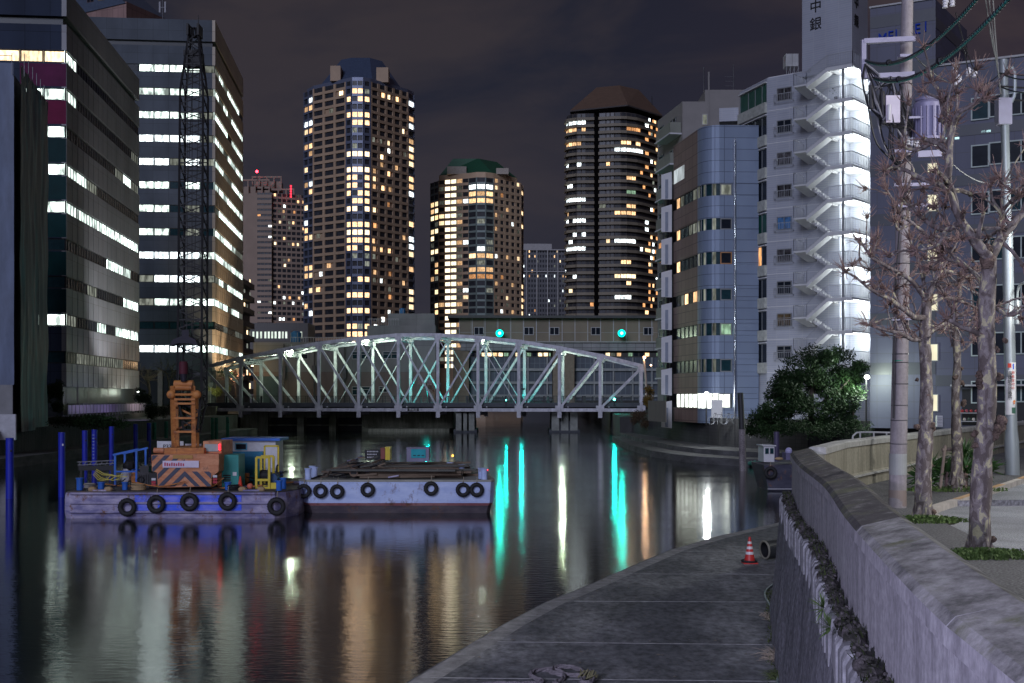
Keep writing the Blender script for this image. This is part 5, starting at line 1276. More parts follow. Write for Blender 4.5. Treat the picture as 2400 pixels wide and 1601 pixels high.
mb = MB(); q = P(2196, 1000, 89.5); mb.box((q.x, q.y, q.z), (q.x + .42, q.y + .3, q.z + .8), white_plain)
mb.build('casing', ac)
mb = MB()
for i in range(6): mb.box((q.x + .03, q.y - .02, q.z + .08 + i * .11), (q.x + .39, q.y, q.z + .1 + i * .11), gmet)
mb.build('grille', ac)
# ================================================================== CRANE BARGE
random.seed(41)
def rusty(name, base, rust=(.16, .075, .045), hi=(.22, .21, .24), sc=.9, thr=(.42, .62), rough=.65):
    m, n, l, b = newmat(name); t = n.new("ShaderNodeTexCoord")
    def ns(s_, st, d=7):
        mpn = n.new("ShaderNodeMapping"); mpn.inputs['Scale'].default_value = st; q = n.new("ShaderNodeTexNoise"); q.inputs['Scale'].default_value = s_; q.inputs['Detail'].default_value = d
        q.inputs['Roughness'].default_value = .7; l.new(t.outputs['Object'], mpn.inputs[0]); l.new(mpn.outputs[0], q.inputs[0]); return q
    q = ns(sc, (.8, .8, 2.4)); r = n.new("ShaderNodeValToRGB"); e = r.color_ramp.elements; e[0].position = thr[0]; e[0].color = (*base, 1); e[1].position = thr[1]; e[1].color = (*hi, 1); l.new(q.outputs[0], r.inputs[0])
    q2 = ns(2.3, (1, 1, .7)); r2 = n.new("ShaderNodeValToRGB"); r2.color_ramp.elements[0].position = .56; r2.color_ramp.elements[1].position = .66; l.new(q2.outputs[0], r2.inputs[0])
    mm = n.new("ShaderNodeMixRGB"); l.new(r2.outputs[0], mm.inputs[0]); l.new(r.outputs[0], mm.inputs[1]); mm.inputs[2].default_value = (*rust, 1); l.new(mm.outputs[0], b.inputs['Base Color']); b.inputs['Roughness'].default_value = rough
    bp_ = n.new("ShaderNodeBump"); bp_.inputs['Strength'].default_value = .4; bp_.inputs['Distance'].default_value = .03; l.new(q.outputs[0], bp_.inputs['Height']); l.new(bp_.outputs[0], b.inputs['Normal']); return m
hull_v = rusty("blotchy violet-grey hull", (.16, .15, .30), hi=(.42, .38, .52)); hull_b = rusty("blue painted hull side", (.03, .10, .80), hi=(.22, .24, .80), rust=(.12, .11, .22))
deckm = rusty("dirty barge deck", (.05, .045, .045), hi=(.11, .10, .09)); rubber = M("tyre rubber", (.016, .016, .018), .7, 0, .3, 3, bump=.3)
org = rusty("faded orange crane paint", (.48, .18, .08), rust=(.28, .13, .08), hi=(.64, .29, .15), sc=2.); orgd = rusty("weathered orange frame paint", (.40, .14, .035), rust=(.20, .08, .04), hi=(.56, .23, .06), sc=3.); navy = M("dark navy stripe paint", (.045, .05, .085), .5)
bluep = M("bright blue deck paint", (.02, .12, .50), .45, 0, .2, 2); teal = M("teal machine paint", (.015, .22, .20), .45, 0, .15, 2); yel = M("yellow machine paint", (.60, .46, .03), .5, 0, .15, 3); whit = M("dirty white paint", (.55, .55, .58), .5, 0, .12, 3)
YB = 52.7
cb_ = thing('crane_barge', 'rusty violet-blue work barge carrying the orange crane, moored at the left', 'barge', (PX(420, YB), YB, 0))
x0, x1 = PX(150, YB), PX(672, YB); zd = 1.1
def hullpoly(ins=0):
    return [(x0 + ins, YB + .1 + ins), (x0 + .25 + ins, YB + ins), (x1 - .5 - ins, YB + ins), (x1 - .1 - ins, YB + .5 + ins), (x1 + .25 - ins, YB + 1.6 + ins), (x1 + .3 - ins, YB + 9 - ins), (x0 + ins, YB + 9 - ins)]
mb = MB(); hp = hullpoly(); n = len(hp)
mb.frustum(hullpoly(.12), -.6, hp, .28, hull_v); mb.frustum(hp, .28, hp, .8, hull_v); mb.frustum(hp, .8, hullpoly(.03), zd, hull_v); mb.build('hull', cb_)
mb = MB(); mb.prism(hullpoly(.06), zd + .002, zd + .06, deckm); mb.build('deck', cb_)
mb = MB(); xa, xb = PX(318, YB), PX(560, YB)
for a, b_ in ((316, 352), (370, 432), (455, 520), (540, 566)): mb = MB(); mb.box((PX(a, YB), YB - .02, .34), (PX(b_, YB), YB, 1.0), hull_b); mb.build('blue_side_paint', cb_)
mb = MB()
for z in (.27, .66, 1.07): mb.tube([(x0 + .3, YB - .04, z), (x1 - .5, YB - .04, z)], .055, hull_v, 8)
mb.build('rubbing_strake', cb_)
def tyre(c, rx, name_parent, rope=True, squash=1.):
    mb = MB(); mb.torus(c, rx * .73, rx * .27, (0, 1, 0), rubber, 26, 10)
    for k in range(20): a = k * math.pi / 10; mb.beam((c[0] + rx * 1.0 * math.cos(a), c[1] - .02, c[2] + rx * math.sin(a)), (c[0] + rx * .9 * math.cos(a + .05), c[1] - .09, c[2] + rx * .9 * math.sin(a + .05)), .03, .02, rubber)
    mb.build('tyre_fender', name_parent, 40)
    if rope: mb = MB(); mb.cyl((c[0], c[1] + .02, c[2] + rx * .6), (c[0] + .03, c[1] + .1, c[2] + rx + .25), .018, M("old rope", (.30, .26, .20), .9) if 'rope' not in KIDS else KIDS['rope'], 5); KIDS['rope'] = mb.mats[0]; mb.build('fender_rope', name_parent)
for px, py in ((298, 1189), (366, 1182), (443.6, 1176.5), (533, 1175), (648, 1187)): q = P(px, py, YB - .13); tyre((q.x, q.y, q.z), .40, cb_)
mb = MB()     # bollards and bitts
for px, Yq, h, r in ((187, YB + .8, .55, .14), (237, YB + 1., .35, .14), (293, YB + 1., .35, .12), (534, YB + 1., .35, .13), (654, YB + .6, .45, .13), (664, YB + 1.6, .5, .13)):
    x = PX(px, Yq); mb.cyl((x, Yq, zd), (x, Yq, zd + h), r, bluep, 12); mb.cyl((x, Yq, zd + h), (x, Yq, zd + h + .05), r * 1.25, bluep, 12)
mb.build('mooring_bollards', cb_)
tanc = M("tan chafing block", (.38, .27, .15), .8)
for a, b_ in ((208, 262), (560, 620)):
    mb = MB(); x, xe = PX(a, YB + .3), PX(b_, YB + .3)
    mb.ball((x + .15, YB + .3, zd + .13), .16, tanc, 8, 6, (1.2, 1, .8)); mb.ball((xe - .15, YB + .3, zd + .13), .16, tanc, 8, 6, (1.2, 1, .8)); mb.box((x + .2, YB + .15, zd), (xe - .2, YB + .5, zd + .12), hull_v); mb.build('fairlead', cb_)
# ---- crane
cr = thing('crawler_crane', 'orange crane with striped counterweight and tall black lattice boom on the barge', 'crane', (PX(433, 54), 54, zd))
YC = 53.6
def q3(px, py, Y=YC): return P(px, py, Y)
cw = [(355, 1066), (513, 1064), (512, 1105), (496, 1118), (495, 1140), (370, 1143), (368, 1108), (356, 1104)]
mb = MB(); pf = [q3(*c) for c in cw]; pb = [p + V(0, 1.6, 0) for p in pf]; k = len(cw)
mb.add(pf + pb, [list(range(k)), list(range(k, 2 * k))[::-1]] + [[i, (i + 1) % k, k + (i + 1) % k, k + i] for i in range(k)], org); mb.build('counterweight', cr)
# chevrons: stripes clipped to the counterweight outline
def clip(poly, inside, cut):
    out = []
    for i in range(len(poly)):
        a, b_ = poly[i], poly[(i + 1) % len(poly)]
        if inside(a):
            out.append(a)
            if not inside(b_): out.append(cut(a, b_))
        elif inside(b_): out.append(cut(a, b_))
    return out
def clip_poly(sub, clipper):
    area = sum(clipper[i][0] * clipper[(i + 1) % len(clipper)][1] - clipper[(i + 1) % len(clipper)][0] * clipper[i][1] for i in range(len(clipper)))
    s_ = 1 if area > 0 else -1; out = sub
    for i in range(len(clipper)):
        if not out: break
        p, q = clipper[i], clipper[(i + 1) % len(clipper)]
        def sd__(r, p=p, q=q): return s_ * ((q[0] - p[0]) * (r[1] - p[1]) - (q[1] - p[1]) * (r[0] - p[0]))
        def cut(a, b_): t = sd__(a) / (sd__(a) - sd__(b_)); return (a[0] + (b_[0] - a[0]) * t, a[1] + (b_[1] - a[1]) * t)
        out = clip(out, lambda r: sd__(r) >= -1e-6, cut)
    return out
mb = MB(); ap = 433
boxl = [[(356, 1067), (ap, 1067), (ap, 1140), (371, 1142), (369, 1108), (357, 1103)], [(ap, 1066), (512, 1065), (511, 1104), (495, 1117), (494, 1139), (ap, 1140)]]
for sgn, cl_p in ((-1, boxl[0]), (1, boxl[1])):
    for i in range(-3, 5):
        y = 1076 + i * 28 ; L_ = 110
        st = [(ap, y), (ap + sgn * L_, y + L_), (ap + sgn * L_, y + L_ + 12.5), (ap, y + 12.5)]
        # clip against convex halves (outer step handled by two convex pieces)
        for piece in ([(cl_p[0]), (cl_p[1]), (ap, 1105), ((357 if sgn < 0 else 511), 1105)], [((369 if sgn < 0 else 495), 1105), (ap, 1105), (ap, 1140), ((371 if sgn < 0 else 494), 1140)]):
            pc = piece if sgn < 0 else piece
            r = clip_poly(st, pc)
            if len(r) > 2: mb.face([q3(x, y_, YC - .02) for x, y_ in r], navy)
mb.build('warning_stripes', cr)
mb = MB(); a, b_ = q3(381, 1096, YC - .06), q3(466, 1080, YC - .06); mb.box((a.x, a.y, a.z), (b_.x, a.y + .03, b_.z), M("white maker board", (.62, .55, .68), .4)); bd_ = mb.build('board', cr)
mb = MB(); rdm = M("red board lettering", (.45, .03, .08), .5)
for i in range(9): x = a.x + .08 + i * .10; mb.box((x, a.y - .012, a.z + .07), (x + .06, a.y - .004, a.z + .22 - (i % 3) * .02), rdm)
mb.build('board_marks', cr)
mb = MB(); blk = black
mb.box((PX(352, 54.5), 54.3, zd + .08), (PX(508, 54.5), 58.8, zd + .75), blk); mb.build('crawler_tracks', cr)
mb = MB(); mb.box(tuple(q3(385, 1066, 54.2) - V(0, 0, .35)), tuple(q3(478, 1050, 54.2) + V(0, 3.2, 0)), orgd); mb.box(tuple(q3(405, 1075, YC - .04)), tuple(q3(455, 1066, YC + .2)), M("ochre machine housing", (.42, .22, .05), .5)); mb.build('machine_deck', cr)
# cab
mb = MB(); a, b_ = q3(476, 1140, 54.6), q3(519, 1034, 54.6); mb.box((a.x, 54.6, a.z), (b_.x, 56.8, b_.z), org); mb.build('cab', cr)
mb = MB(); a, b_ = q3(480, 1058, 54.55), q3(512, 1041, 54.55); mb.box((a.x, 54.55, a.z), (b_.x, 54.59, b_.z), M("pale cab glass", (.38, .46, .46), .2)); mb.build('cab_window', cr)
mb = MB(); 
for y in (1043, 1048, 1053): mb.ball(q3(515, y, 54.5), .045, redl, 6, 4)
mb.build('red_lamps', cr)
for px, y0 in ((504, 1111), (360, 1118)):
    mb = MB(); a = q3(px - 5, y0 + 22, YC - .04)
    for j in range(3): mb.box((a.x, a.y, a.z + .13 * j), (a.x + .18, a.y + .04, a.z + .13 * j + .1), M("red tail lamp", (.35, .01, .03), .4) if j < 2 else whit)
    mb.build('tail_lamp', cr)
# A-frame (gantry)
mb = MB()
for xa, xt in ((412, 408), (458, 456)):
    mb.beam(q3(xa - 4, 1050, 55), q3(xt - 4, 905, 55.2), .17, .22, orgd); mb.beam(q3(xa + 6, 1050, 56.2), q3(xt + 6, 935, 55.9), .12, .16, orgd)
for y in (936, 946, 980, 1012): mb.beam(q3(409, y, 55), q3(458, y, 55), .09, .09, orgd)
mb.beam(q3(413, 955, 55.4), q3(456, 975, 55.4), .08, .08, orgd); mb.beam(q3(456, 985, 55.4), q3(413, 1008, 55.4), .08, .08, orgd)
mb.build('gantry_frame', cr)
mb = MB(); mb.tube([q3(409, 901, 55.2), q3(453, 901, 55.2)], .19, orgd, 14); mb.tube([q3(412, 909, 55.0), q3(450, 909, 55.0)], .12, orgd, 12); mb.build('sheave_block', cr, 40)
for px in (401, 461):
    mb = MB(); mb.ball(q3(px, 925, 55), .2, orgd, 12, 8, (1.05, .7, 1)); mb.cyl(q3(px, 925, 55), q3(433, 925, 55), .06, orgd, 8); mb.build('sheave', cr, 40)
# side boards and orange drum left
def board(px0, py0, px1, py1, Y, txt=None, par=None, size=.22, ink=None):
    mb = MB(); a, b_ = P(px0, py1, Y), P(px1, py0, Y); mb.box((a.x, Y, a.z), (b_.x, Y + .05, b_.z), whit); o = mb.build('number_board', par)
    if txt: lettering(txt, size, ink or inkb, ((a.x + b_.x) / 2, Y - .012, (a.z + b_.z) / 2), 0, o)
board(368, 1034, 430, 1060, 56.9, 'P3306', cr, .27); board(434, 1040, 472, 1060, 57, None, cr)
mb = MB(); mb.tube([q3(361, 1056, 54.4), q3(385, 1056, 54.4)], .125, org, 12); mb.cyl(q3(385, 1056, 54.4), q3(395, 1056, 54.4), .09, black, 10); mb.build('muffler', cr, 40)
# boom
btop = P(456, 82, 59.2); bfoot = P(450, 1010, 55.4)
def boomw(t):   # half width
    if t < .08: return .30 + (.54 - .30) * t / .08
    if t < .84: return .545
    return .545 + (.22 - .545) * (t - .84) / .16
mb = MB(); bl_ = black; N_ = 46; axis = btop - bfoot; dn_ = V(0, -axis.z, axis.y).normalized()
cor = lambda t, sx_, sy_: bfoot + axis * t + V(sx_ * boomw(t), 0, 0) + dn_ * (sy_ * boomw(t) * .9)
ts = [i / N_ for i in range(N_ + 1)]
for sx_ in (-1, 1):
    for sy_ in (-1, 1):
        mb.tube([cor(t, sx_, sy_) for t in (0, .04, .08, .3, .55, .84, .92, 1.)], .055, bl_, 6)
for i in range(N_):
    t0, t1 = ts[i], ts[i + 1]; s_ = 1 if i % 2 else -1
    for sy_ in (-1, 1): mb.beam(cor(t0, -s_, sy_), cor(t1, s_, sy_), .045, .045, bl_)
    for sx_ in (-1, 1): mb.beam(cor(t0, sx_, -s_), cor(t1, sx_, s_), .045, .045, bl_)
    if i % 6 == 0:
        for sy_ in (-1, 1): mb.beam(cor(t0, -1, sy_), cor(t0, 1, sy_), .06, .06, bl_)
mb.build('lattice_boom', cr)
mb = MB(); hd = btop
mb.box((hd.x - .30, hd.y - .4, hd.z - .1), (hd.x - .2, hd.y + .4, hd.z + .45), bl_); mb.box((hd.x + .2, hd.y - .4, hd.z - .1), (hd.x + .3, hd.y + .4, hd.z + .45), bl_)
for dx in (-.12, .0, .12): mb.torus((hd.x + dx, hd.y, hd.z + .1), .24, .04, (1, 0, 0), bl_, 18, 6)
mb.beam(hd + V(-.45, -.3, -.95), hd + V(.45, -.3, -.95), .12, .25, bl_)
mb.box((hd.x - .42, hd.y - .3, hd.z - 1.6), (hd.x + .42, hd.y + .2, hd.z - .9), bl_); mb.cyl(hd + V(.18, 0, .4), hd + V(.18, 0, .95), .02, bl_, 5); mb.build('boom_head', cr)
mb = MB(); hk = P(444, 800, 55.3)
for dx in (-.12, .1): mb.cyl((hk.x + dx, hk.y, hk.z), (btop.x + dx, btop.y - .8, btop.z - .2), .018, bl_, 5)
for dx in (-.3, .3): mb.cyl(P(433, 905, 55.2) + V(dx, 0, 0), btop + V(dx * .5, .5, -.5), .018, bl_, 5)
mb.build('hoist_ropes', cr)
mb = MB()      # dark grab hanging in front of the boom
a = P(437, 800, 54.9); oc = M("dark grab steel", (.02, .018, .028), .6, .3)
mb.add([a + V(-.68, -.3, -.22), a + V(-.55, -.3, .05), a + V(-.15, -.3, .22), a + V(.15, -.3, .22), a + V(.48, -.3, .05), a + V(.58, -.3, -.2), a + V(.2, -.3, -.10), a + V(-.3, -.3, -.10)] + [a + V(x, .3, z) for x, z in ((-.68, -.22), (-.55, .05), (-.15, .22), (.15, .22), (.48, .05), (.58, -.2), (.2, -.10), (-.3, -.10))], [list(range(8)), list(range(8, 16))[::-1]] + [[i, (i + 1) % 8, 8 + (i + 1) % 8, 8 + i] for i in range(8)], oc)
mb.box(tuple(a + V(-.16, -.2, .2)), tuple(a + V(.16, .2, .5)), oc); mb.build('grab', cr)
mb = MB(); a = P(430, 862, 55); mb.tube([a + V(0, 0, .28), a + V(0, 0, .2), a + V(0, 0, -.28)], [.16, .2, .2], M("dark red hook block", (.07, .008, .018), .7), 12); mb.tube([a + V(0, 0, -.28), a + V(.02, 0, -.62)], [.17, .13], oc, 10); mb.build('hook_block', cr, 40)
# ---- goods on the deck, each its own thing
gn = thing('generator', 'teal box generator standing on the barge right of the orange cab', 'generator', (PX(539, 54.6), 54.6, zd))
a, b_ = P(520, 1117, 54.6), P(559, 1066, 54.6); mb = MB(); mb.box((a.x, 54.6, zd + .05), (b_.x, 55.9, b_.z), teal); mb.build('housing', gn)
mb = MB(); 
for i in range(4): mb.box((a.x + .06, 54.57, zd + .6 - i * .1), (b_.x - .35, 54.6, zd + .66 - i * .1), black)
mb.box((b_.x - .25, 54.57, zd + .62), (b_.x - .08, 54.6, zd + .78), whit); mb.build('louvres', gn)
cone_or = M("orange-red cone plastic", (.62, .045, .02), .45)
c2 = thing('traffic_cone', 'small red-orange cone standing beside the teal generator on the barge', 'traffic cone', (PX(565, 54.2), 54.2, zd)); mb = MB(); q = V(PX(563, 54.2), 54.2, zd); mb.lathe = None
mb.tube([q, q + V(0, 0, .03), q + V(0, 0, .05), q + V(0, 0, .62)], [.19, .19, .13, .03], cone_or, 12); mb.build('cone_body', c2)
yr = thing('winch', 'yellow framed winch with dark drum on the right part of the crane barge', 'winch', (PX(617, 54.3), 54.3, zd)); mb = MB(); a, b_ = P(601, 1124, 54.3), P(631, 1072, 54.3)
for x in (a.x, b_.x):
    for Yq in (54.3, 55.3): mb.box((x - .05, Yq - .05, zd), (x + .05, Yq + .05, b_.z), yel)
for z in (zd + .1, zd + .45, b_.z): mb.box((a.x, 54.26, z - .05), (b_.x, 54.34, z + .05), yel); mb.box((a.x, 55.26, z - .05), (b_.x, 55.34, z + .05), yel)
mb.box((b_.x + .05, 54.3, zd), (b_.x + .55, 55., zd + .32), yel); mb.build('frame', yr); mb = MB(); mb.tube([(a.x + .08, 54.8, zd + .62), (b_.x - .08, 54.8, zd + .62)], .25, rubber, 14); mb.tube([(b_.x + .1, 54.5, zd + .5), (b_.x + .1, 55.1, zd + .5)], .22, M("dark machine blue", (.01, .05, .14), .5), 12); mb.build('drum', yr)
ys = thing('sign_frame', 'pale panel in a yellow frame standing behind the yellow winch', 'panel', (PX(637, 57), 57, zd)); mb = MB(); a, b_ = P(620, 1096, 57), P(652, 1045, 57)
for x in (a.x, b_.x): mb.box((x - .04, 57, zd), (x + .04, 57.06, b_.z), yel)
mb.box((a.x, 57, b_.z - .05), (b_.x, 57.06, b_.z + .03), yel); mb.build('frame', ys); mb = MB(); mb.box((a.x + .05, 57.01, a.z), (b_.x - .05, 57.04, b_.z - .06), whit); mb.build('panel', ys)
# cabin hut, white with blue roof, on the far part of the deck
ch = thing('deck_cabin', 'small white cabin with blue flat roof behind the teal generator', 'cabin', (PX(588, 60), 60, zd)); a, b_ = P(531, 1085, 59.5), P(646, 1033, 59.5)
mb = MB(); mb.box((a.x, 59.5, zd + .06), (b_.x, 61.4, b_.z), whit); mb.build('wall', ch); mb = MB(); mb.box((a.x - .2, 59.3, b_.z), (b_.x + .25, 61.6, b_.z + .13), bluep); mb.build('roof', ch)
mb = MB(); w0, w1 = P(553, 1053, 59.4), P(576, 1041, 59.4); mb.box((w0.x - .05, 59.44, w0.z - .05), (w1.x + .05, 59.5, w1.z + .05), M("light blue frame", (.12, .35, .5))); mb.box((w0.x, 59.41, w0.z), (w1.x, 59.44, w1.z), glass_dark); mb.build('window', ch)
mb = MB(); w0, w1 = P(540, 1090, 59.3), P(616, 1058, 59.3); mb.box((w0.x, 59.2, zd + .06), (w1.x, 59.44, w1.z), M("blue cabin skirt", (.015, .19, .34), .5)); mb.build('skirt', ch)
# left: blue tube frame with machinery, hoses
bf = thing('equipment_frame', 'blue tube frame with hoses and white sacks at the left of the crane', 'frame', (PX(290, 55.5), 55.5, zd)); mb = MB(); a, b_ = P(270, 1120, 55.5), P(320, 1055, 55.5)
for x, zt__ in ((a.x, b_.z - .2), (b_.x, b_.z), ):
    for Yq in (55.5, 56.9): mb.beam((x, Yq, zd), (x, Yq, zt__), .09, .09, bluep)
for Yq in (55.5, 56.9): mb.beam((a.x - .1, Yq, b_.z - .22), (b_.x + .1, Yq, b_.z + .04), .09, .09, bluep); mb.beam((a.x, Yq, zd + .75), (b_.x, Yq, zd + .75), .07, .07, bluep)
mb.build('frame', bf); mb = MB(); mb.ball((a.x + .3, 56.1, zd + .5), .3, whit, 9, 6, (.8, .8, 1.2), .1); mb.ball((a.x + .4, 56.2, zd + 1.), .28, black, 9, 6, (1, .8, .9), .15); mb.ball((b_.x - .22, 56.0, zd + .45), .22, orgd, 9, 6, (1, .8, 1.5), .15); mb.build('load', bf)
mb = MB(); hose = M("yellow hose", (.55, .48, .10), .6)
for j in range(5):
    s0 = P(218 + j * 2, 1112 - j * 3, 54.2 + j * .1); s1 = P(262 + j * 9, 1112 + (j % 3) * 5, 54.6); md = (s0 + s1) / 2 + V(0, 0, -.28 + .05 * j)
    mb.tube([s0, s0.lerp(md, .5) + V(0, 0, -.08), md, md.lerp(s1, .5) + V(0, 0, -.06), s1], .018, hose, 5)
mb.build('hoses', bf)
sf = thing('steel_beam', 'long silver scaffold beam lying above a dark trestle left of the blue frame', 'beam', P(225, 1088, 57)); mb = MB()
for dz in (0, .14): mb.beam(P(182, 1090, 57) + V(0, 0, dz), P(270, 1086, 57) + V(0, 0, dz), .05, .04, gmet)
for i in range(7): mb.beam(P(184 + i * 12.5, 1090, 57), P(190 + i * 12.5, 1089, 57) + V(0, 0, .14), .03, .03, gmet)
mb.build('truss_beam', sf); mb = MB(); mb.box(tuple(P(184, 1103, 57)), tuple(P(268, 1092, 57) + V(0, .4, 0)), black)
for px in (190, 262): mb.box((PX(px, 57) - .05, 57, zd), (PX(px, 57) + .05, 57.3, P(px, 1103, 57).z), black)
mb.build('trestle', sf)
for j, (px, py, Yq, r) in enumerate(((690, 1112, 56, .16), (584, 1128, 54.8, .2), (573, 1122, 55.3, .14))): pass
# more working gear, each piece its own thing
def gear(name, label, cat, px, Y, build):
    s = thing(name, label, cat, (PX(px, Y), Y, zd + .06)); build(s, PX(px, Y), Y, zd + .06)
def drum(mat, r=.22, h=.6, ring=None):
    def f(s, x, y, z):
        mb = MB(); mb.tube([(x, y, z), (x, y, z + .03), (x, y, z + h * .5), (x, y, z + h - .03), (x, y, z + h)], [r, r * 1.04, r, r * 1.04, r], mat, 14); mb.build('drum_body', s, 30)
        mb = MB(); mb.torus((x, y, z + h * .33), r, .02, (0, 0, 1), mat, 14, 5); mb.torus((x, y, z + h * .66), r, .02, (0, 0, 1), mat, 14, 5); mb.build('hoops', s)
    return f
def engine(mat, w=.7, h=.75, d=.8):
    def f(s, x, y, z):
        mb = MB(); mb.box((x - w / 2, y, z), (x + w / 2, y + d, z + h * .7), mat); mb.box((x - w * .35, y + .05, z + h * .7), (x + w * .3, y + d - .1, z + h), mat)
        for k in range(5): mb.box((x - w / 2 + .06 + k * w / 6, y - .03, z + .1), (x - w / 2 + .1 + k * w / 6, y, z + h * .6), black)
        mb.build('housing', s); mb = MB(); mb.tube([(x + w * .2, y + .3, z + h), (x + w * .2, y + .3, z + h + .3), (x + w * .3, y + .3, z + h + .36)], .04, black, 8); mb.torus((x - w * .25, y - .05, z + h * .35), .14, .03, (0, 1, 0), rubber, 14, 6); mb.build('exhaust', s)
    return f
def coil(mat, r=.3, n=5):
    def f(s, x, y, z):
        for k in range(n): mb = MB(); mb.torus((x + random.uniform(-.03, .03), y, z + .04 + k * .055), r - .02 * (k % 2), .028, (random.uniform(-.08, .08), random.uniform(-.08, .08), 1), mat, 18, 6); mb.build('rope_turn', s)
    return f
gm1 = M("dark olive machine", (.05, .055, .045), .6, .2, .3, 3); gm2 = M("oily black machine", (.03, .028, .03), .5, .3, .3, 3); drb = M("navy drum paint", (.015, .05, .20), .5, 0, .2, 3)
gear('engine', 'dark machine block directly left of the striped counterweight', 'engine', 338, 55.2, engine(gm2, .62, .95)); gear('engine', 'olive machine block behind the dark one left of the crane', 'engine', 350, 57.4, engine(gm1, .8, .9))
gear('engine', 'dark pump between the yellow winch and the barge right corner', 'engine', 640, 55.9, engine(gm1, .6, .6)); gear('oil_drum', 'navy drum near the right end of the crane barge', 'drum', 652, 57.3, drum(drb)); gear('oil_drum', 'dull orange drum behind the small red cone', 'drum', 574, 56.6, drum(orgd, .2, .55))
gear('oil_drum', 'teal drum between generator and yellow panel frame', 'drum', 603, 57.2, drum(teal, .2, .7)); gear('rope_coil', 'tan rope coil on the deck left of the crane tracks', 'rope', 325, 53.6, coil(tanc)); gear('rope_coil', 'black hose coil in front of the teal generator', 'rope', 548, 53.7, coil(rubber, .26, 4))
gear('buoy', 'small coral-red float lying beside the yellow winch foot', 'buoy', 586, 54., lambda s, x, y, z: (MB().ball((x, y, z + .13), .14, M("coral float", (.55, .14, .09), .5), 12, 8).build('float', s, 60), MB().torus((x, y, z + .27), .04, .012, (1, 0, 0), black, 10, 5).build('eye', s)))
gear('rope_coil', 'pale rope coil near the left blue bollard', 'rope', 212, 54.6, coil(M("pale rope", (.32, .30, .27), .9), .24, 4))
mb = MB()      # cables drooping across the deck
for k in range(12):
    a = V(random.uniform(x0 + .8, x1 - 2), random.uniform(53.3, 56.5), zd + random.uniform(.1, .5)); b_ = a + V(random.uniform(.8, 2.4), random.uniform(-.5, .6), random.uniform(-.2, .3)); m_ = (a + b_) / 2 - V(0, 0, .22)
    mb.tube(arc_pts([a, V(m_.x, m_.y, max(zd + .08, m_.z)), V(b_.x, b_.y, max(zd + .08, b_.z))], .2), random.uniform(.015, .03), random.choice([black, black, rubber, hose, whit, orgd]), 5)
tag(mb.build('deck_cables'), 'loose cables and hoses trailing over the crane barge deck', 'cables', kind='stuff')
mb = MB()
for j in range(26):      # scrap, chain and cable lying about the deck
    a = V(random.uniform(x0 + 5.9, x1 - .4), random.uniform(53.6, 58.5), zd + .08); L_ = random.uniform(.3, 1.1); an_ = random.uniform(-.4, .4)
    mb.beam(a, a + V(L_ * math.cos(an_), L_ * math.sin(an_), random.uniform(0, .15)), .06, .06, random.choice([black, deckm, hull_v, orgd]))
sc_ = mb.build('deck_scrap'); tag(sc_, 'loose bars and scrap on the crane barge deck', 'scrap', kind='stuff')

# ================================================================== TIMBER BARGE
YT = 55.
tb = thing('timber_barge', 'pale blue hull barge with red waterline stripe, loaded with planks', 'barge', (PX(930, YT), YT, 0))
x0, x1 = PX(694, YT), PX(1158, YT)
def hp2(i=0, bow=0): return [(x0 + i, YT + .8 + i), (x0 + .5 + i, YT + i), (x1 - .15 - i, YT + i), (x1 - i, YT + .25 + i), (x1 - i - .5, YT + 7.2 - i), (x0 + .4 + i, YT + 7.2 - i)]
paleb = rusty("pale blue barge paint", (.36, .45, .74), rust=(.24, .22, .30), hi=(.54, .63, .90), thr=(.35, .65), sc=1.3); redb = rusty("red boot stripe", (.30, .11, .12), hi=(.42, .22, .22)); hulld = rusty("weedy lower hull", (.055, .045, .06), hi=(.11, .09, .10))
mb = MB(); mb.frustum(hp2(.35), -.6, hp2(.12), .34, hulld); mb.build('lower_hull', tb)
mb = MB(); mb.frustum(hp2(.12), .341, hp2(.05), .46, redb); mb.build('red_stripe', tb)
mb = MB(); mb.frustum(hp2(.05), .461, hp2(0), 1.42, paleb); mb.build('hull', tb)
mb = MB(); mb.frustum(hp2(-.03), 1.421, hp2(-.03), 1.50, M("worn gunwale", (.30, .30, .27), .7)); mb.build('gunwale', tb)
for px, py in ((712, 1151), (750.6, 1151), (790, 1152), (861.6, 1148), (1010, 1145), (1085, 1148), (1117, 1148)): q = P(px, py, YT - .1); tyre((q.x, q.y, q.z), .325, tb)
plank = [M("wet plank %d" % i, c, .85, 0, .35, 3, (.4, 3, 3), bump=.4) for i, c in enumerate(((.13, .095, .07), (.09, .07, .055), (.17, .125, .09), (.10, .10, .09)))]
grp = 'loose planks piled on the timber barge'
for lay in range(4):
    for j in range(11):
        y = YT + .6 + j * .58 + random.uniform(-.1, .1); L_ = random.uniform(3.2, 6.6); xs = random.uniform(x0 + 2.0, x1 - 1.3 - L_ - lay * .15)
        an_ = random.gauss(0, .05); z = 1.53 + lay * .105 + random.uniform(0, .02); mb = MB(); w = random.uniform(.22, .42)
        d = V(math.cos(an_), math.sin(an_), random.uniform(-.004, .01)); mb.ob(V(xs, y, z), d * L_, V(-d.y, d.x, 0) * w, V(0, 0, .085), random.choice(plank)); tag(mb.build('plank'), 'rough dark plank lying in the stack across the pale blue barge', 'plank', grp)
mb = MB()
for j in range(150):
    hx = random.random(); a = V(x0 + .6 + 3.6 * hx, random.uniform(YT + .5, YT + 6.5), 1.52 + random.uniform(0, .75) * math.sin(math.pi * hx)); an_ = random.uniform(-1.2, 1.2); L_ = random.uniform(.25, .9)
    mb.beam(a, a + V(L_ * math.cos(an_), L_ * math.sin(an_), random.uniform(-.1, .25)), .07, .06, random.choice(plank + [black, black, hull_v]))
tag(mb.build('scrap_heap'), 'tangled dark scrap heap at the left end of the timber barge', 'scrap', kind='stuff')
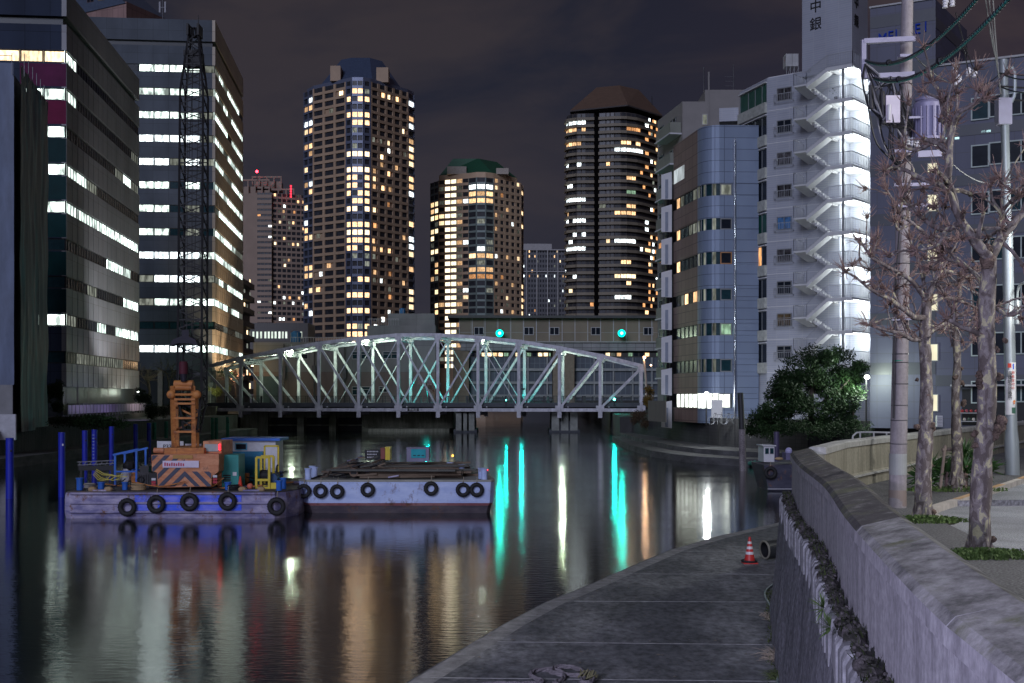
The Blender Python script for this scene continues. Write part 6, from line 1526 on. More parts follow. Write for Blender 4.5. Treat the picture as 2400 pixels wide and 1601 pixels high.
def tb_thing(name, label, cat, px, py, Y): return thing(name, label, cat, P(px, py, Y))
pi = tb_thing('steel_pipe', 'thick brown pipe end with open mouth facing the camera on the timber barge', 'pipe', 829, 1108, 56); a = P(829, 1108, 55.6); mb = MB()
bpm = M("brown scabby pipe", (.15, .10, .075), .7, 0, .3, 5); mb.torus(a, .17, .035, (-.1, -1, 0), bpm, 20, 8); mb.tube([a + V(0, .02, 0), a + V(-.35, 2.6, .3)], [.19, .19], bpm, 16, cap=False); mb.tube([a + V(0, .05, 0), a + V(-.02, .4, 0)], .15, black, 14); mb.build('pipe_body', pi, 40)
bx = tb_thing('signboard', 'black board with small white lettering standing on the barge load', 'sign', 873, 1078, 60); a, b_ = P(855, 1078, 60), P(890, 1054, 60); mb = MB(); mb.box((a.x, 60, a.z), (b_.x, 60.3, b_.z), black); mb.build('board', bx)
mb = MB()
for r_ in range(3): 
    for k in range(8 - r_): mb.box((a.x + .12 + k * .07, 59.985, b_.z - .12 - r_ * .14), (a.x + .16 + k * .07, 59.998, b_.z - .06 - r_ * .14), whit)
mb.build('board_lettering', bx)
for (p0, p1, y0, y1, mt, nm, lb, ct) in ((892, 902, 1052, 1076, M("brick red box", (.22, .07, .06)), 'crate', 'narrow brick-red case beside the black lettered board', 'case'), (903, 914, 1050, 1078, yel, 'locker', 'upright yellow locker next to the brick-red case on the barge', 'locker'),
                                   (1093 - 140, 1093 - 88, 1051, 1082, M("violet-grey box", (.22, .21, .30)), 'compressor', 'violet and cyan compressor box on the right part of the barge load', 'compressor')):
    s = thing(nm, lb, ct, P(p0, y1, 59)); a, b_ = P(p0, y1, 59), P(p1, y0, 59); mb = MB(); mb.box((a.x, 59, a.z), (b_.x, 59.8, b_.z), mt); mb.box((a.x - .02, 58.98, b_.z), (b_.x + .02, 59.82, b_.z + .04), mt); mb.build('case', s)
    if nm == 'compressor':
        mb = MB(); mb.box((a.x + .22, 58.96, a.z + .18), (b_.x - .15, 58.99, b_.z - .03), M("cyan panel", (.02, .32, .38)))
        for k in range(3): mb.box((a.x + .32 + k * .2, 58.94, a.z + .28), (a.x + .45 + k * .2, 58.96, a.z + .32), black)
        mb.build('panel', s)
mb_b = [(732, 1073, 57.5), (737, 1090, 56.5), (722, 1116, 55.4), (1055, 1074, 60.5), (1082, 1090, 58.5), (1135, 1118, 55.4), (1128, 1114, 55.9)]
for i, (px, py, Yq) in enumerate(mb_b):
    mb = MB(); x = PX(px, Yq); mb.cyl((x, Yq, 1.45), (x, Yq, 1.95), .14, paleb, 12); mb.cyl((x, Yq, 1.95), (x, Yq, 2.), .17, paleb, 12); mb.build('bollard', tb)
mb = MB(); q = P(1138, 1101, 55.4); mb.ball(q, .04, redl, 6, 4); mb.ball(q + V(.08, 0, 0), .04, redl, 6, 4); mb.build('red_lamp', tb)
mb = MB(); q = P(1061, 1068, 60.4); mb.ball(q, .05, GLOW("orange deck lamp", (1., .45, .05), 6), 6, 4); mb.build('orange_lamp', tb)

# ================================================================== MOORING PILES
pb_ = M("deep blue pile paint", (.012, .022, .36), .4, 0, .2, 1.2, (1, 1, .4)); pg_ = M("green pile paint", (.01, .14, .075), .5, 0, .2, 1)
piles = [(23, 1028, 63, .20, 'b', 'blue mooring pile nearest the camera at the left frame edge'), (144.7, 1014.6, 64, .175, 'b', 'tall blue mooring pile touching the barge left corner, with a pale spot'), (199, 1010, 80, .18, 'b', 'blue mooring pile just right of the pale-spotted one'),
         (221.5, 1008, 82, .185, 'b', 'weathered blue pile with pale painted marks along it'), (261.5, 1000.5, 100, .20, 'b', 'fifth blue mooring pile, between marked pile and blue deck frame'), (318, 994.7, 115, .21, 'b', 'blue mooring pile rising above the blue tube frame'), (349, 992, 125, .21, 'b', 'farthest blue mooring pile left of the green ones'),
         (361.6, 990.5, 130, .2, 'g', 'dark green pile directly beside the farthest blue pile'), (389.6, 988, 135, .2, 'g', 'single dark green pile left of the crane gantry'),
         (498, 979.5, 150, .2, 'g', 'left one of the green pile pair at the bridge abutment'), (507, 979.5, 150.5, .22, 'g', 'right one of the green pile pair at the bridge abutment'), (533.5, 978, 150, .2, 'g', 'lone green pile under the first bridge panel')]
for px, py, Y, r, c, lab in piles:
    s = thing('mooring_pile', lab, 'pile', (PX(px, Y), Y, 0), 'steel mooring piles along the left bank'); x = PX(px, Y); zt = PZ(py, Y); mt = pb_ if c == 'b' else pg_
    mb = MB(); mb.tube([(x, Y, -1.5), (x, Y, zt)], r, mt, 16); mb.build('pile_body', s, 40)
    mb = MB(); mb.cyl((x, Y, zt), (x, Y, zt + .03), r * 1.04, mt, 16); mb.build('cap', s)
    mb = MB(); mb.ball((x + r * .6, Y - r * .82, zt - .62 if px != 145 else zt - .75), .055, whit if px > 100 and px < 190 else black, 8, 5, (1, .4, 1.2)); mb.build('bolt', s)
    if 215 < px < 230:
        mb = MB()
        for k in range(9): z = zt - .35 - k * .22; w = random.uniform(.05, .11); mb.box((x - w, Y - r - .012, z), (x + w * .6, Y - r + .03, z + .045), M("pale paint mark", (.25, .32, .45)) if k == 0 else KIDS['pmk']); KIDS['pmk'] = mb.mats[0]
        mb.build('painted_marks', s)
# timber-and-steel dolphin pile right
s = thing('mooring_pile', 'leaning pile, dark above and pale mottled below, in front of the right quay', 'pile', G(1741, 1103)); a, m_, b_ = G(1741, 1104), P(1739, 1006, 86.6), P(1735, 921, 86.9)
mb = MB(); mb.tube([a - V(0, 0, 1.5), a, m_], [.25, .25, .235], wall_mat("mottled pile skin", (.16, .14, .15), (.30, .27, .28), 1.2), 14); mb.build('lower_sleeve', s, 40); mb = MB(); mb.tube([m_, m_ + V(0, 0, .05), b_], [.26, .22, .21], M("black pile top", (.02, .02, .024), .6), 14); mb.build('upper_pile', s, 40)
s = thing('mooring_pile', 'dull violet pile standing behind the moored workboat at the parapet end', 'pile', (PX(1820, 78), 78, 0)); mb = MB(); mb.tube([(PX(1820, 78), 78, -1), (PX(1820, 78), 78, PZ(1012, 78))], .18, M("dull violet pile", (.06, .05, .10), .5), 14); mb.build('pile_body', s, 40); mb = MB(); mb.cyl((PX(1820, 78), 78, PZ(1012, 78)), (PX(1820, 78), 78, PZ(1011, 78)), .19, black, 14); mb.build('cap', s)
# moored workboat at right
YW2 = 68; wbt = thing('workboat', 'dark workboat with tyre fender and small white wheelhouse behind the parapet end', 'boat', (PX(1830, YW2), YW2, 0))
hm = rusty("dark violet boat hull", (.03, .03, .055), hi=(.06, .06, .09)); mb = MB(); xx0, xx1 = PX(1790, YW2), PX(1790, YW2) + 9
mb.frustum([(xx0 + .4, YW2 + .3), (xx1, YW2 + .3), (xx1, YW2 + 3.2), (xx0 + .4, YW2 + 3.2)], -.4, [(xx0, YW2), (xx1, YW2), (xx1, YW2 + 3.6), (xx0, YW2 + 3.6)], PZ(1090, YW2), hm); mb.build('hull', wbt)
q = P(1806, 1108, YW2 - .1); tyre((q.x, q.y, q.z), .36, wbt); mb = MB(); mb.box((xx0 + .2, YW2 - .05, .1), (xx1, YW2 - .01, .16), M("silver strake", (.3, .3, .34), .4)); mb.build('strake', wbt)
mb = MB(); a, b_ = P(1790, 1083, 70), P(1815, 1046, 70); mb.box((a.x, 70, a.z), (b_.x, 71.6, b_.z), whit); mb.box((a.x - .08, 69.9, b_.z), (b_.x + .08, 71.7, b_.z + .06), whit); mb.build('wheelhouse', wbt)
for px in (1797.5, 1809): mb = MB(); c_ = P(px, 1057, 69.97); mb.box((c_.x - .1, 69.95, c_.z - .16), (c_.x + .1, 69.99, c_.z + .16), glass_teal); mb.build('window', wbt)
mb = MB(); a = P(1842, 1078, 69); mb.box((a.x, 69, a.z), (a.x + .6, 70, a.z + .4), M("violet tarp", (.12, .11, .2))); mb.ball((a.x + .2, 69.2, a.z + .5), .2, M("pale violet buoy", (.4, .38, .6), .4), 10, 6); mb.ball((a.x - .3, 69.4, a.z + .05), .16, tanc, 8, 5, (1.6, 1, .6)); mb.build('deck_gear', wbt)
mb = MB()
gb_ = M("green buoy", (.05, .2, .15), .5)
for j in range(9): q = G(1757 + j * 4, 1094 + (j % 3)); mb.ball((q.x, q.y, .25 + .08 * (j % 2)), .16, gb_, 8, 5)
bo = mb.build('buoy_line'); tag(bo, 'string of small green floats in front of the dark workboat', 'floats')
# ================================================================== STREET TREES (pollarded planes)
random.seed(77)
def bark_make():
    m, n, l, b = newmat("plane tree bark"); t = n.new("ShaderNodeTexCoord")
    def ns(sc, st, d=4, ty="ShaderNodeTexNoise"):
        mpn = n.new("ShaderNodeMapping"); mpn.inputs['Scale'].default_value = st; q = n.new(ty); q.inputs['Scale'].default_value = sc
        if ty == "ShaderNodeTexNoise": q.inputs['Detail'].default_value = d; q.inputs['Distortion'].default_value = .6
        l.new(t.outputs['Object'], mpn.inputs[0]); l.new(mpn.outputs[0], q.inputs[0]); return q
    q = ns(10, (1, 1, .55), 3); r = n.new("ShaderNodeValToRGB"); r.color_ramp.interpolation = 'CONSTANT'; e = r.color_ramp.elements
    e[0].position = 0; e[0].color = (.10, .08, .075, 1); e[1].position = .60; e[1].color = (.38, .35, .23, 1); x = e.new(.46); x.color = (.165, .14, .135, 1); x = e.new(.53); x.color = (.21, .185, .18, 1)
    l.new(q.outputs[0], r.inputs[0]); q2 = ns(40, (1, 1, 1)); mr_ = n.new("ShaderNodeMapRange"); mr_.inputs['To Min'].default_value = .6; mr_.inputs['To Max'].default_value = 1.35; l.new(q2.outputs[0], mr_.inputs[0])
    mm = n.new("ShaderNodeMixRGB"); mm.blend_type = 'MULTIPLY'; mm.inputs[0].default_value = 1; l.new(r.outputs[0], mm.inputs[1]); l.new(mr_.outputs[0], mm.inputs[2]); l.new(mm.outputs[0], b.inputs['Base Color']); b.inputs['Roughness'].default_value = .85
    bp_ = n.new("ShaderNodeBump"); bp_.inputs['Strength'].default_value = .5; bp_.inputs['Distance'].default_value = .01; l.new(q.outputs[0], bp_.inputs['Height']); l.new(bp_.outputs[0], b.inputs['Normal']); return m
bark = bark_make(); twigm = M("reddish twig bark", (.17, .11, .10), .85, 0, .4, 6, col2=(.34, .23, .20)); burlm = M("knobbly burl bark", (.10, .07, .055), .9, 0, .5, 9, bump=1., bscale=40, col2=(.24, .17, .14))
def limb(mb, pts, r0, r1, mat, n=10, wob=.03, sub=5):
    P_ = arc_pts([Vector(p) for p in pts], max(.08, r0 * 1.6)); k = len(P_); out = []; rad = []
    for i, p in enumerate(P_):
        t = i / (k - 1); r = r0 + (r1 - r0) * t; nn = noise.noise_vector(p * 3.1) * wob
        out.append(p + nn); rad.append(r * (1 + .22 * noise.noise(p * 5.)))
    mb.tube(out, rad, mat, n); return out
def tuft(mb, c, dirv, n, L, r=.008, spread=.9):
    for i in range(n):
        d = (Vector(dirv).normalized() + V(random.gauss(0, 1), random.gauss(0, 1), random.gauss(0, 1)) * spread * .6).normalized()
        l = L * random.uniform(.45, 1.15); m_ = c + d * l * .5 + V(0, 0, random.uniform(-.03, .03)) * 1; e = c + d * l + V(0, 0, l * random.uniform(-.05, .35))
        mb.tube([c + d * .02, m_, e], [r, r * .75, r * .3], twigm, 4, cap=False)
        if random.random() < .35:
            d2 = (d + V(random.gauss(0, 1), random.gauss(0, 1), random.gauss(0, 1)) * .6).normalized(); mb.tube([m_, m_ + d2 * l * .4], [r * .7, r * .3], twigm, 4, cap=False)
def knob(mb, c, r):
    for i in range(random.randint(4, 7)):
        d = V(random.gauss(0, 1), random.gauss(0, 1), random.gauss(0, 1)).normalized(); mb.ball(c + d * r * .5, r * random.uniform(.4, .75), burlm, 7, 5, jit=.25)
def plane_tree(label, Y, trunk, r0, r1, limbs, burls, seed, tw=1., extra_tufts=0):
    random.seed(seed)
    q = lambda t: P(t[0], t[1], Y + (t[2] if len(t) > 2 else 0))
    base = q(trunk[0]); s = thing('plane_tree', label, 'tree', base, 'pollarded plane trees along the pavement')
    mb = MB(); tp = [q(t) for t in trunk]; tp[0].z = 3.02
    limb(mb, tp, r0, r1, bark, 16, .02)
    for k in range(5): a = k * 1.25; mb.tube([base + V(math.cos(a) * r0 * .6, math.sin(a) * r0 * .6, .22), base + V(math.cos(a) * r0 * 1.35, math.sin(a) * r0 * 1.35, -.08)], [r0 * .45, r0 * .3], bark, 7)
    mb.build('trunk', s, 50); tm = MB(); mb = MB(); bl_ = mb
    for L_ in limbs:
        pts, ra, rb_ = L_[0], L_[1], L_[2]; pp_ = limb(mb, [q(t) for t in pts], ra, rb_, bark, 8, .04)
        for i in range(2, len(pp_), max(1, int(.13 / max(.06, ra * 1.6)) )):
            if random.random() < .9:
                d = V(random.gauss(0, 1), random.gauss(0, .7), random.gauss(.4, .8)); tuft(tm, pp_[i], d, int(random.randint(4, 7) * tw), .22, .0075)
                if random.random() < .5: knob(bl_, pp_[i] + d.normalized() * ra * .5, ra * .55)
                if random.random() < .6:      # spur
                    d = d.normalized(); l = random.uniform(.2, .62); e = pp_[i] + d * l; mb.tube([pp_[i], pp_[i] + d * l * .5 + V(0, 0, .03), e], [rb_ * .9, rb_ * .7, rb_ * .6], bark, 6); knob(bl_, e, .04); tuft(tm, e, d + V(0, 0, .3), int(random.randint(9, 15) * tw), .22, .0078, 1.2)
        d = (pp_[-1] - pp_[-3]); knob(bl_, pp_[-1], rb_ * 1.5); tuft(tm, pp_[-1], d, int(20 * tw), .27, .008, 1.2)
    for (px, py, dx, r) in burls: knob(mb, q((px, py)) + V(dx * .15, -.03, 0), r * .8)
    mb.build('limbs', s, 50); tag(tm.build('twigs', s), kind='stuff')
    return s
# nearest tree
YA_ = 16.7
plane_tree('nearest plane tree, thickest camouflage-barked trunk with burls and high forked crown', YA_,
    [(2295, 1296), (2297, 1200), (2303, 1080), (2312, 950), (2313, 850), (2312, 740), (2318, 650), (2318, 600)], .145, .10,
    [([(2318, 610), (2295, 570, -.1), (2257, 521, -.2), (2225, 462, -.25), (2196, 432, -.3)], .085, .04),
     ([(2240, 490, -.2), (2222, 430, -.1), (2222, 380, 0), (2228, 335, 0), (2236, 290, 0)], .062, .045),
     ([(2236, 300), (2215, 262, .1), (2206, 225, .1), (2188, 190, .2)], .04, .02), ([(2236, 295), (2250, 262, -.2), (2285, 245, -.3), (2306, 226, -.3)], .04, .02), ([(2228, 335), (2195, 330, .2), (2150, 350, .3), (2120, 345, .3)], .035, .02),
     ([(2228, 270), (2225, 235), (2232, 195)], .03, .016), ([(2285, 245, -.3), (2290, 215, -.3)], .022, .014), ([(2206, 235, .1), (2165, 215, .3)], .024, .014),
     ([(2318, 605), (2345, 565, .1), (2372, 530, .2), (2400, 500, .3), (2430, 470, .3)], .07, .04), ([(2345, 565), (2350, 500, .3), (2385, 455, .4)], .04, .02), ([(2372, 530, .2), (2330, 480, .4), (2318, 440, .5)], .035, .02),
     ([(2196, 432, -.3), (2160, 420, -.2), (2120, 402, 0), (2085, 396, .1)], .04, .02), ([(2257, 521, -.2), (2215, 540, .1), (2170, 520, .3), (2130, 480, .4), (2118, 455, .4)], .045, .02), ([(2215, 540, .1), (2200, 570, 0), (2150, 585, .1)], .03, .018),
     ([(2314, 680), (2280, 640, .2), (2240, 620, .3), (2205, 600, .4)], .04, .02), ([(2314, 700), (2345, 735, .1), (2375, 740, .1), (2405, 722, .1)], .035, .022), ([(2400, 500, .3), (2410, 420, .2)], .03, .02), ([(2385, 455, .4), (2345, 420, .4)], .02, .015),
     ([(2312, 790), (2280, 775, -.1), (2255, 770, -.1), (2225, 752, 0)], .045, .03)],
    [(2298, 880, -.12, .08), (2300, 900, -.16, .09), (2335, 885, .12, .08), (2330, 1000, .12, .13), (2318, 1020, .05, .12), (2340, 985, .12, .1), (2285, 1015, -.13, .07), (2288, 1045, -.12, .06), (2322, 1265, .12, .06), (2312, 612, 0, .13), (2320, 640, .05, .1), (2310, 585, -.1, .1), (2350, 800, .1, .06), (2330, 820, .09, .07)], 5, 1.0)
plane_tree('plane tree beside the utility pole, long low limbs reaching toward the bright stairs', 21.4,
    [(2164, 1214), (2163, 1120), (2170, 1010), (2172, 900), (2168, 800), (2171, 735), (2171, 690)], .15, .085,
    [([(2168, 800), (2140, 795, -.2), (2107, 783, -.3), (2069, 773, -.4), (2035, 765, -.4)], .045, .02), ([(2170, 745), (2140, 740, -.2), (2107, 719, -.4), (2080, 700, -.4), (2056, 690, -.5), (2022, 665, -.5), (2004, 648, -.5), (1982, 636, -.5)], .06, .018),
     ([(2171, 700), (2150, 675, -.1), (2110, 640, -.2), (2070, 620, -.3), (2044, 605, -.3), (2015, 566, -.3)], .05, .018), ([(2171, 700), (2190, 660, 0), (2204, 632, 0), (2205, 600, .1), (2180, 560, .2), (2140, 525, .2), (2110, 500, .3)], .055, .025),
     ([(2110, 500, .3), (2095, 470, .3), (2080, 445, .3)], .028, .016), ([(2140, 525, .2), (2105, 540, .1), (2095, 520, 0)], .03, .018), ([(2171, 700), (2160, 650, .2), (2150, 600, .2), (2135, 560, .1)], .04, .02),
     ([(2204, 632), (2240, 640, .2), (2270, 655, .3)], .035, .02), ([(2170, 720), (2210, 700, .2), (2250, 705, .3), (2292, 722, .3)], .04, .02), ([(2110, 500, .3), (2125, 450, .2), (2140, 400, .2), (2120, 370, .2)], .03, .016),
     ([(2170, 790), (2200, 765, .1), (2240, 760, .2), (2275, 775, .2)], .05, .025), ([(2044, 605, -.3), (2050, 580, -.3)], .02, .014), ([(2107, 719, -.4), (2095, 690, -.4), (2075, 680, -.4)], .022, .014), ([(2190, 660), (2225, 600, .1), (2245, 560, .1)], .035, .018)],
    [(2172, 925, 0, .1), (2180, 1000, .1, .12), (2150, 1000, -.15, .08), (2182, 1200, .12, .08), (2168, 860, 0, .09), (2178, 1090, .1, .05), (2171, 700, 0, .12), (2150, 890, -.14, .05)], 9, 1.05)
plane_tree('third and thinnest plane tree, rising behind the spiky shrub between the other two trunks', 27.5,
    [(2243, 1128), (2243, 1040), (2240, 930), (2244, 850), (2238, 770), (2236, 718)], .13, .07,
    [([(2236, 725), (2222, 705, .1), (2212, 690, .2)], .05, .03), ([(2236, 725), (2248, 690), (2255, 660, .1), (2300, 630, .3)], .045, .02), ([(2212, 690, .2), (2190, 660, .3), (2185, 610, .3)], .035, .02), ([(2240, 830), (2262, 820), (2280, 800)], .03, .02), ([(2238, 780), (2215, 770), (2185, 775, .3)], .04, .02), ([(2236, 720), (2250, 740, -.2), (2290, 730, -.2)], .03, .02)],
    [(2240, 885, 0, .1), (2252, 900, .1, .1), (2256, 945, .1, .1), (2250, 865, .1, .07)], 13, .8)
# grass tufts at the tree feet
grassm = M("pavement weeds", (.05, .10, .025), .8, 0, .4, 6, col2=(.14, .22, .06))
for (px, py, n_, rx, ry, lab) in ((2301, 1304, 900, .85, .42, 'bright green weeds ringing the foot of the nearest plane tree'), (2160, 1222, 700, .8, .42, 'green weeds around the foot of the second plane tree'), (2235, 1150, 500, 1.2, .5, 'weeds under the spiky shrub by the kerb')):
    c = G(px, py, 3.1); mb = MB(); random.seed(px)
    for i in range(n_):
        a = random.uniform(0, 6.28); r = math.sqrt(random.random()); x = c.x + math.cos(a) * r * rx; y = c.y + math.sin(a) * r * ry; h = random.uniform(.03, .11) * (1.25 - r * .6); b_ = random.uniform(0, 6.28); w = .03
        p0 = V(x, y, 3.1); mb.add([p0, p0 + V(math.cos(b_) * w, math.sin(b_) * w, 0), p0 + V(math.cos(b_ + 1) * h * .7, math.sin(b_ + 1) * h * .7, h), ], [[0, 1, 2]], grassm)
        mb.add([p0 + V(0, 0, h * .5), p0 + V(math.cos(b_) * w, math.sin(b_) * w, h * .9), p0 + V(math.cos(b_ + 2) * w, math.sin(b_ + 2) * w, h)], [[0, 1, 2]], grassm)
    for k in range(10): a = k * .63; mb.ball((c.x + math.cos(a) * rx * .5, c.y + math.sin(a) * ry * .5, 3.08), .16, M("damp soil", (.035, .03, .022)) if k == 0 and 'soil' not in KIDS else KIDS.get('soil', mb.mats[-1]), 8, 5, (1.4, 1, .18)); KIDS['soil'] = mb.mats[-1]
    g_ = mb.build('weeds'); tag(g_, lab, 'weeds', kind='stuff')
# spiky shrub (yucca) and its stake
yk = thing('spiky_shrub', 'dark green spiky sword-leaved shrub around the thin third tree', 'shrub', G(2235, 1146, 3.1)); lfy = M("sword leaf", (.022, .06, .018), .45, 0, .35, 4, col2=(.06, .15, .035))
random.seed(19); cnt = G(2240, 1146, 3.1)
for k, (dx, dy, hh) in enumerate(((-.75, 0, .3), (-.3, -.25, .45), (.15, -.2, .55), (.55, 0, .7), (.3, .3, .8), (-.5, .3, .55), (.75, .2, .5))):
    mb = MB(); c = cnt + V(dx, dy, 0)
    mb.cyl(c, c + V(0, 0, hh), .05, twigm, 7)
    for i in range(64):
        a = random.uniform(0, 6.28); el = random.uniform(-.25, 1.35); L_ = random.uniform(.38, .62); d = V(math.cos(a) * math.cos(el), math.sin(a) * math.cos(el), math.sin(el)); sd_ = V(-math.sin(a), math.cos(a), 0) * .026; s0 = c + V(0, 0, hh * random.uniform(.5, 1.)); m_ = s0 + d * L_ * .55; e = s0 + d * L_ + V(0, 0, -.06)
        mb.add([s0 - sd_ * .7, s0 + sd_ * .7, m_ + sd_, e, m_ - sd_], [[0, 1, 2, 3, 4]], lfy)
    mb.build('rosette', yk)
st = thing('tree_stake', 'wooden support stake with crossbar tied beside the thin third tree', 'stake', G(2203, 1150, 3.1)); c = G(2203, 1150, 3.1); wd = M("weathered stake wood", (.20, .16, .13), .9, 0, .3, 4, (4, 4, .5)); mb = MB(); mb.cyl(c, c + V(.12, 0, 1.02), .035, wd, 8); mb.build('post', st); mb = MB(); mb.cyl(c + V(.05, 0, .92), c + V(.45, .1, .95), .04, wd, 8); mb.cyl(c + V(.38, .1, 0), c + V(.36, .1, .95), .03, wd, 8); mb.build('crossbar', st)
# ================================================================== UTILITY POLES AND WIRES
random.seed(2)
pconc = wall_mat("violet-grey pole concrete", (.22, .20, .205), (.34, .31, .32), .35, bump=.15)
up = thing('utility_pole', 'concrete utility pole with transformer, crossarms and tangled cables left of the street trees', 'utility pole', V(PX(2103, 23.4), 23.4, 3.1))
pb0 = V(PX(2103, 23.4), 23.4, 3.05); ptop = P(2128, -60, 23.6)
mb = MB(); mb.tube([pb0, pb0.lerp(ptop, .3), pb0.lerp(ptop, .7), ptop], [.165, .148, .122, .105], pconc, 24); mb.build('shaft', up, 40)
def pp_at(py): t = (pb0.z - PZ(py, 23.45)) / (pb0.z - ptop.z); return pb0.lerp(ptop, t)
mb = MB()
for py in (590, 618, 655, 720, 775, 792, 830, 850, 900, 950, 985, 1040, 430, 180, 195, 300): a = pp_at(py); mb = MB(); mb.torus(a, .163 - .045 * (1190 - py) / 1190, .009, (0, 0, 1), gmet, 18, 5); mb.build('pole_band', up)
mb = MB(); a = pp_at(853); mb.cyl(a, a + V(0, 0, .07), .148, M("green pole tape", (.03, .30, .18)), 24); a = pp_at(1112); mb.tube([a, a + V(0, 0, .4)], [.168, .167], M("grey-green notice sheet", (.27, .28, .27), .6), 24, cap=False)
a = pp_at(1160); mb.tube([a - V(0, 0, .2), a + V(0, 0, .1)], [.1665, .164], M("rusty foot paint", (.25, .20, .18), .7), 24, cap=False); mb.build('pole_markings', up)
lilac = M("galvanised lilac steel", (.36, .35, .46), .4, .3, .1, 3); cab = M("black cable", (.012, .012, .014), .5); cabw = M("pale cable", (.22, .22, .24), .6); cabg = M("teal spiral cable", (.01, .22, .19), .5)
def Q(px, py, dY=0.): return P(px, py, 23.45 + dY)
mb = MB(); mb.beam(Q(2024, 97, -.25), Q(2144, 91, -.25), .09, .09, lilac); mb.beam(Q(2024, 94, -.25), Q(2024, 180, -.25), .085, .07, lilac); mb.beam(Q(2020, 180, -.25), Q(2142, 174, -.25), .09, .09, lilac); mb.beam(Q(2106, 133, -.2), Q(2140, 133, -.2), .2, .05, lilac)
mb.build('crossarm_frame', up)
for a, b_, y in ((2095, 2180, 434), (2095, 2180, 483), (2090, 2145, 748), (2095, 2150, 355)): mb = MB(); mb.beam(Q(a, y, -.2), Q(b_, y - 2, -.2), .07, .06, lilac); mb.build('crossarm', up)
mb = MB(); a, b_ = Q(2077, 287, -.45), Q(2100, 231, -.2); mb.box(tuple(a), tuple(b_), M("pale lilac box", (.52, .48, .56), .5)); mb.tube([Q(2084, 245, -.5), Q(2083, 282, -.5)], .03, whit, 6); mb.build('switch_box', up)
trm = M("violet transformer paint", (.20, .19, .29), .45, .1, .1, 2); mb = MB(); a, b_ = Q(2175, 330, -.1), Q(2175, 245, -.1)
mb.tube([a, b_, b_ + V(0, 0, .06)], [.27, .27, .22], trm, 20)
for k in range(16): an_ = k * math.pi / 8; d = V(math.cos(an_), math.sin(an_), 0); mb.beam(a + d * .29 + V(0, 0, .05), b_ + d * .29 - V(0, 0, .08), .02, .05, trm)
mb.tube([b_ + V(0, 0, .06), b_ + V(0, 0, .12)], [.24, .24], trm, 20); mb.beam(Q(2130, 276, -.3), Q(2200, 274, -.3), .05, .04, lilac); mb.beam(Q(2150, 362, -.3), Q(2205, 360, -.3), .1, .12, lilac)
mb.build('transformer', up, 30)
mb = MB()
for px, py in ((2128, 340), (2140, 342), (2150, 345), (2238, 170), (2248, 195), (2270, 178), (2240, 200), (2285, 180), (2218, 6), (2232, 14), (2215, 18)):
    a = Q(px, py, -.1 if px < 2200 else .6)
    for k in range(3): mb.tube([a + V(0, 0, k * .055), a + V(0, 0, k * .055 + .05)], [.055, .035], whit, 10)
mb.build('insulators', up)
def wire(mb, a, b_, sag, r, mat, n=14):
    pts = [a.lerp(b_, i / n) - V(0, 0, sag * 4 * (i / n) * (1 - i / n)) for i in range(n + 1)]; mb.tube(pts, r, mat, 6); return pts
mb = MB(); random.seed(6)
anchor = [Q(2028, 150, -.3), Q(2045, 215, -.3), Q(2070, 280, -.4), Q(2088, 180, -.3), Q(2105, 215, -.35), Q(2100, 300, -.2), Q(2120, 330, -.2), Q(2035, 250, -.35), Q(2110, 390, -.2), Q(2060, 205, -.3), Q(2140, 300, -.2), Q(2090, 250, -.4)]
for k in range(46):
    a, b_ = random.sample(anchor, 2); m_ = (a + b_) / 2 + V(random.uniform(-.15, .15), random.uniform(-.15, 0), random.uniform(-.35, .05)); cm = random.choice([cab, cab, cab, cabw])
    mb.tube(arc_pts([a, m_, b_], .12), random.uniform(.008, .02), cm, 5)
mb.tube(arc_pts([Q(2112, 200, -.2), Q(2125, 330, -.22), Q(2112, 480, -.2), Q(2098, 700, -.2), Q(2093, 980, -.2)], .5), .014, cab, 6)
for px, y0, y1 in ((2068, 215, 290), (2040, 200, 255)): mb.tube([Q(px, y0, -.4), Q(px + 3, y1, -.4)], .045, cab, 8)
mb.build('cable_tangle', up)
# spans: each a thing
def span(name, label, pts_list):
    s = thing(name, label, 'cable', pts_list[0][0]); out = []
    for (a, b_, sag, r, mat) in pts_list: mb = MB(); wire(mb, a, b_, sag, r, mat); mb.build('wire', s)
    return s
e1 = P(2310, -30, 14); e2 = P(2385, -30, 12)
for nm, a, e, lab in (('u', Q(2030, 140, -.3), e1, 'upper teal-wrapped cable running from the crossarm up to the right'), ('l', Q(2050, 181, -.3), e2, 'lower teal-wrapped cable running from the crossarm up to the right')):
    s = thing('overhead_cable', lab, 'cable', a); mb = MB(); pts = wire(mb, a, e, .35, .012, cabw, 24); mb.build('messenger_wire', s); mb = MB(); wire(mb, a - V(0, 0, .035), e - V(0, 0, .02), .36, .017, cabg, 24); mb.build('sheathed_cable', s)
    mb = MB()
    for k in range(90): t = k / 90; p = a.lerp(e, t) - V(0, 0, .35 * 4 * t * (1 - t) + .015); mb.torus(p, .024, .006, (e - a), cab, 8, 4)
    tag(mb.build('spiral_ties', s), kind='stuff')
    mb = MB(); 
    for t in (.28, .62): p = a.lerp(e, t) - V(0, 0, .35 * 4 * t * (1 - t)); mb.ball(p, .055, cab, 8, 6)
    mb.build('clamps', s)
p2b = G(2373, 1113, 3.1); p2b.z = 3.05; sp = thing('utility_pole', 'pale steel pole with vertical red and black sign at the far pavement corner', 'utility pole', V(p2b.x, p2b.y, 3.1)); YP2 = p2b.y
def S2(px, py, dY=0.): return P(px, py, YP2 + dY)
stl2 = M("pale blue-grey pole steel", (.25, .28, .30), .4, .25, .08, 1.5, (1, 1, .3)); t2 = S2(2352, 140); mb = MB(); k1 = p2b.lerp(t2, .09); k2 = p2b.lerp(t2, .115)
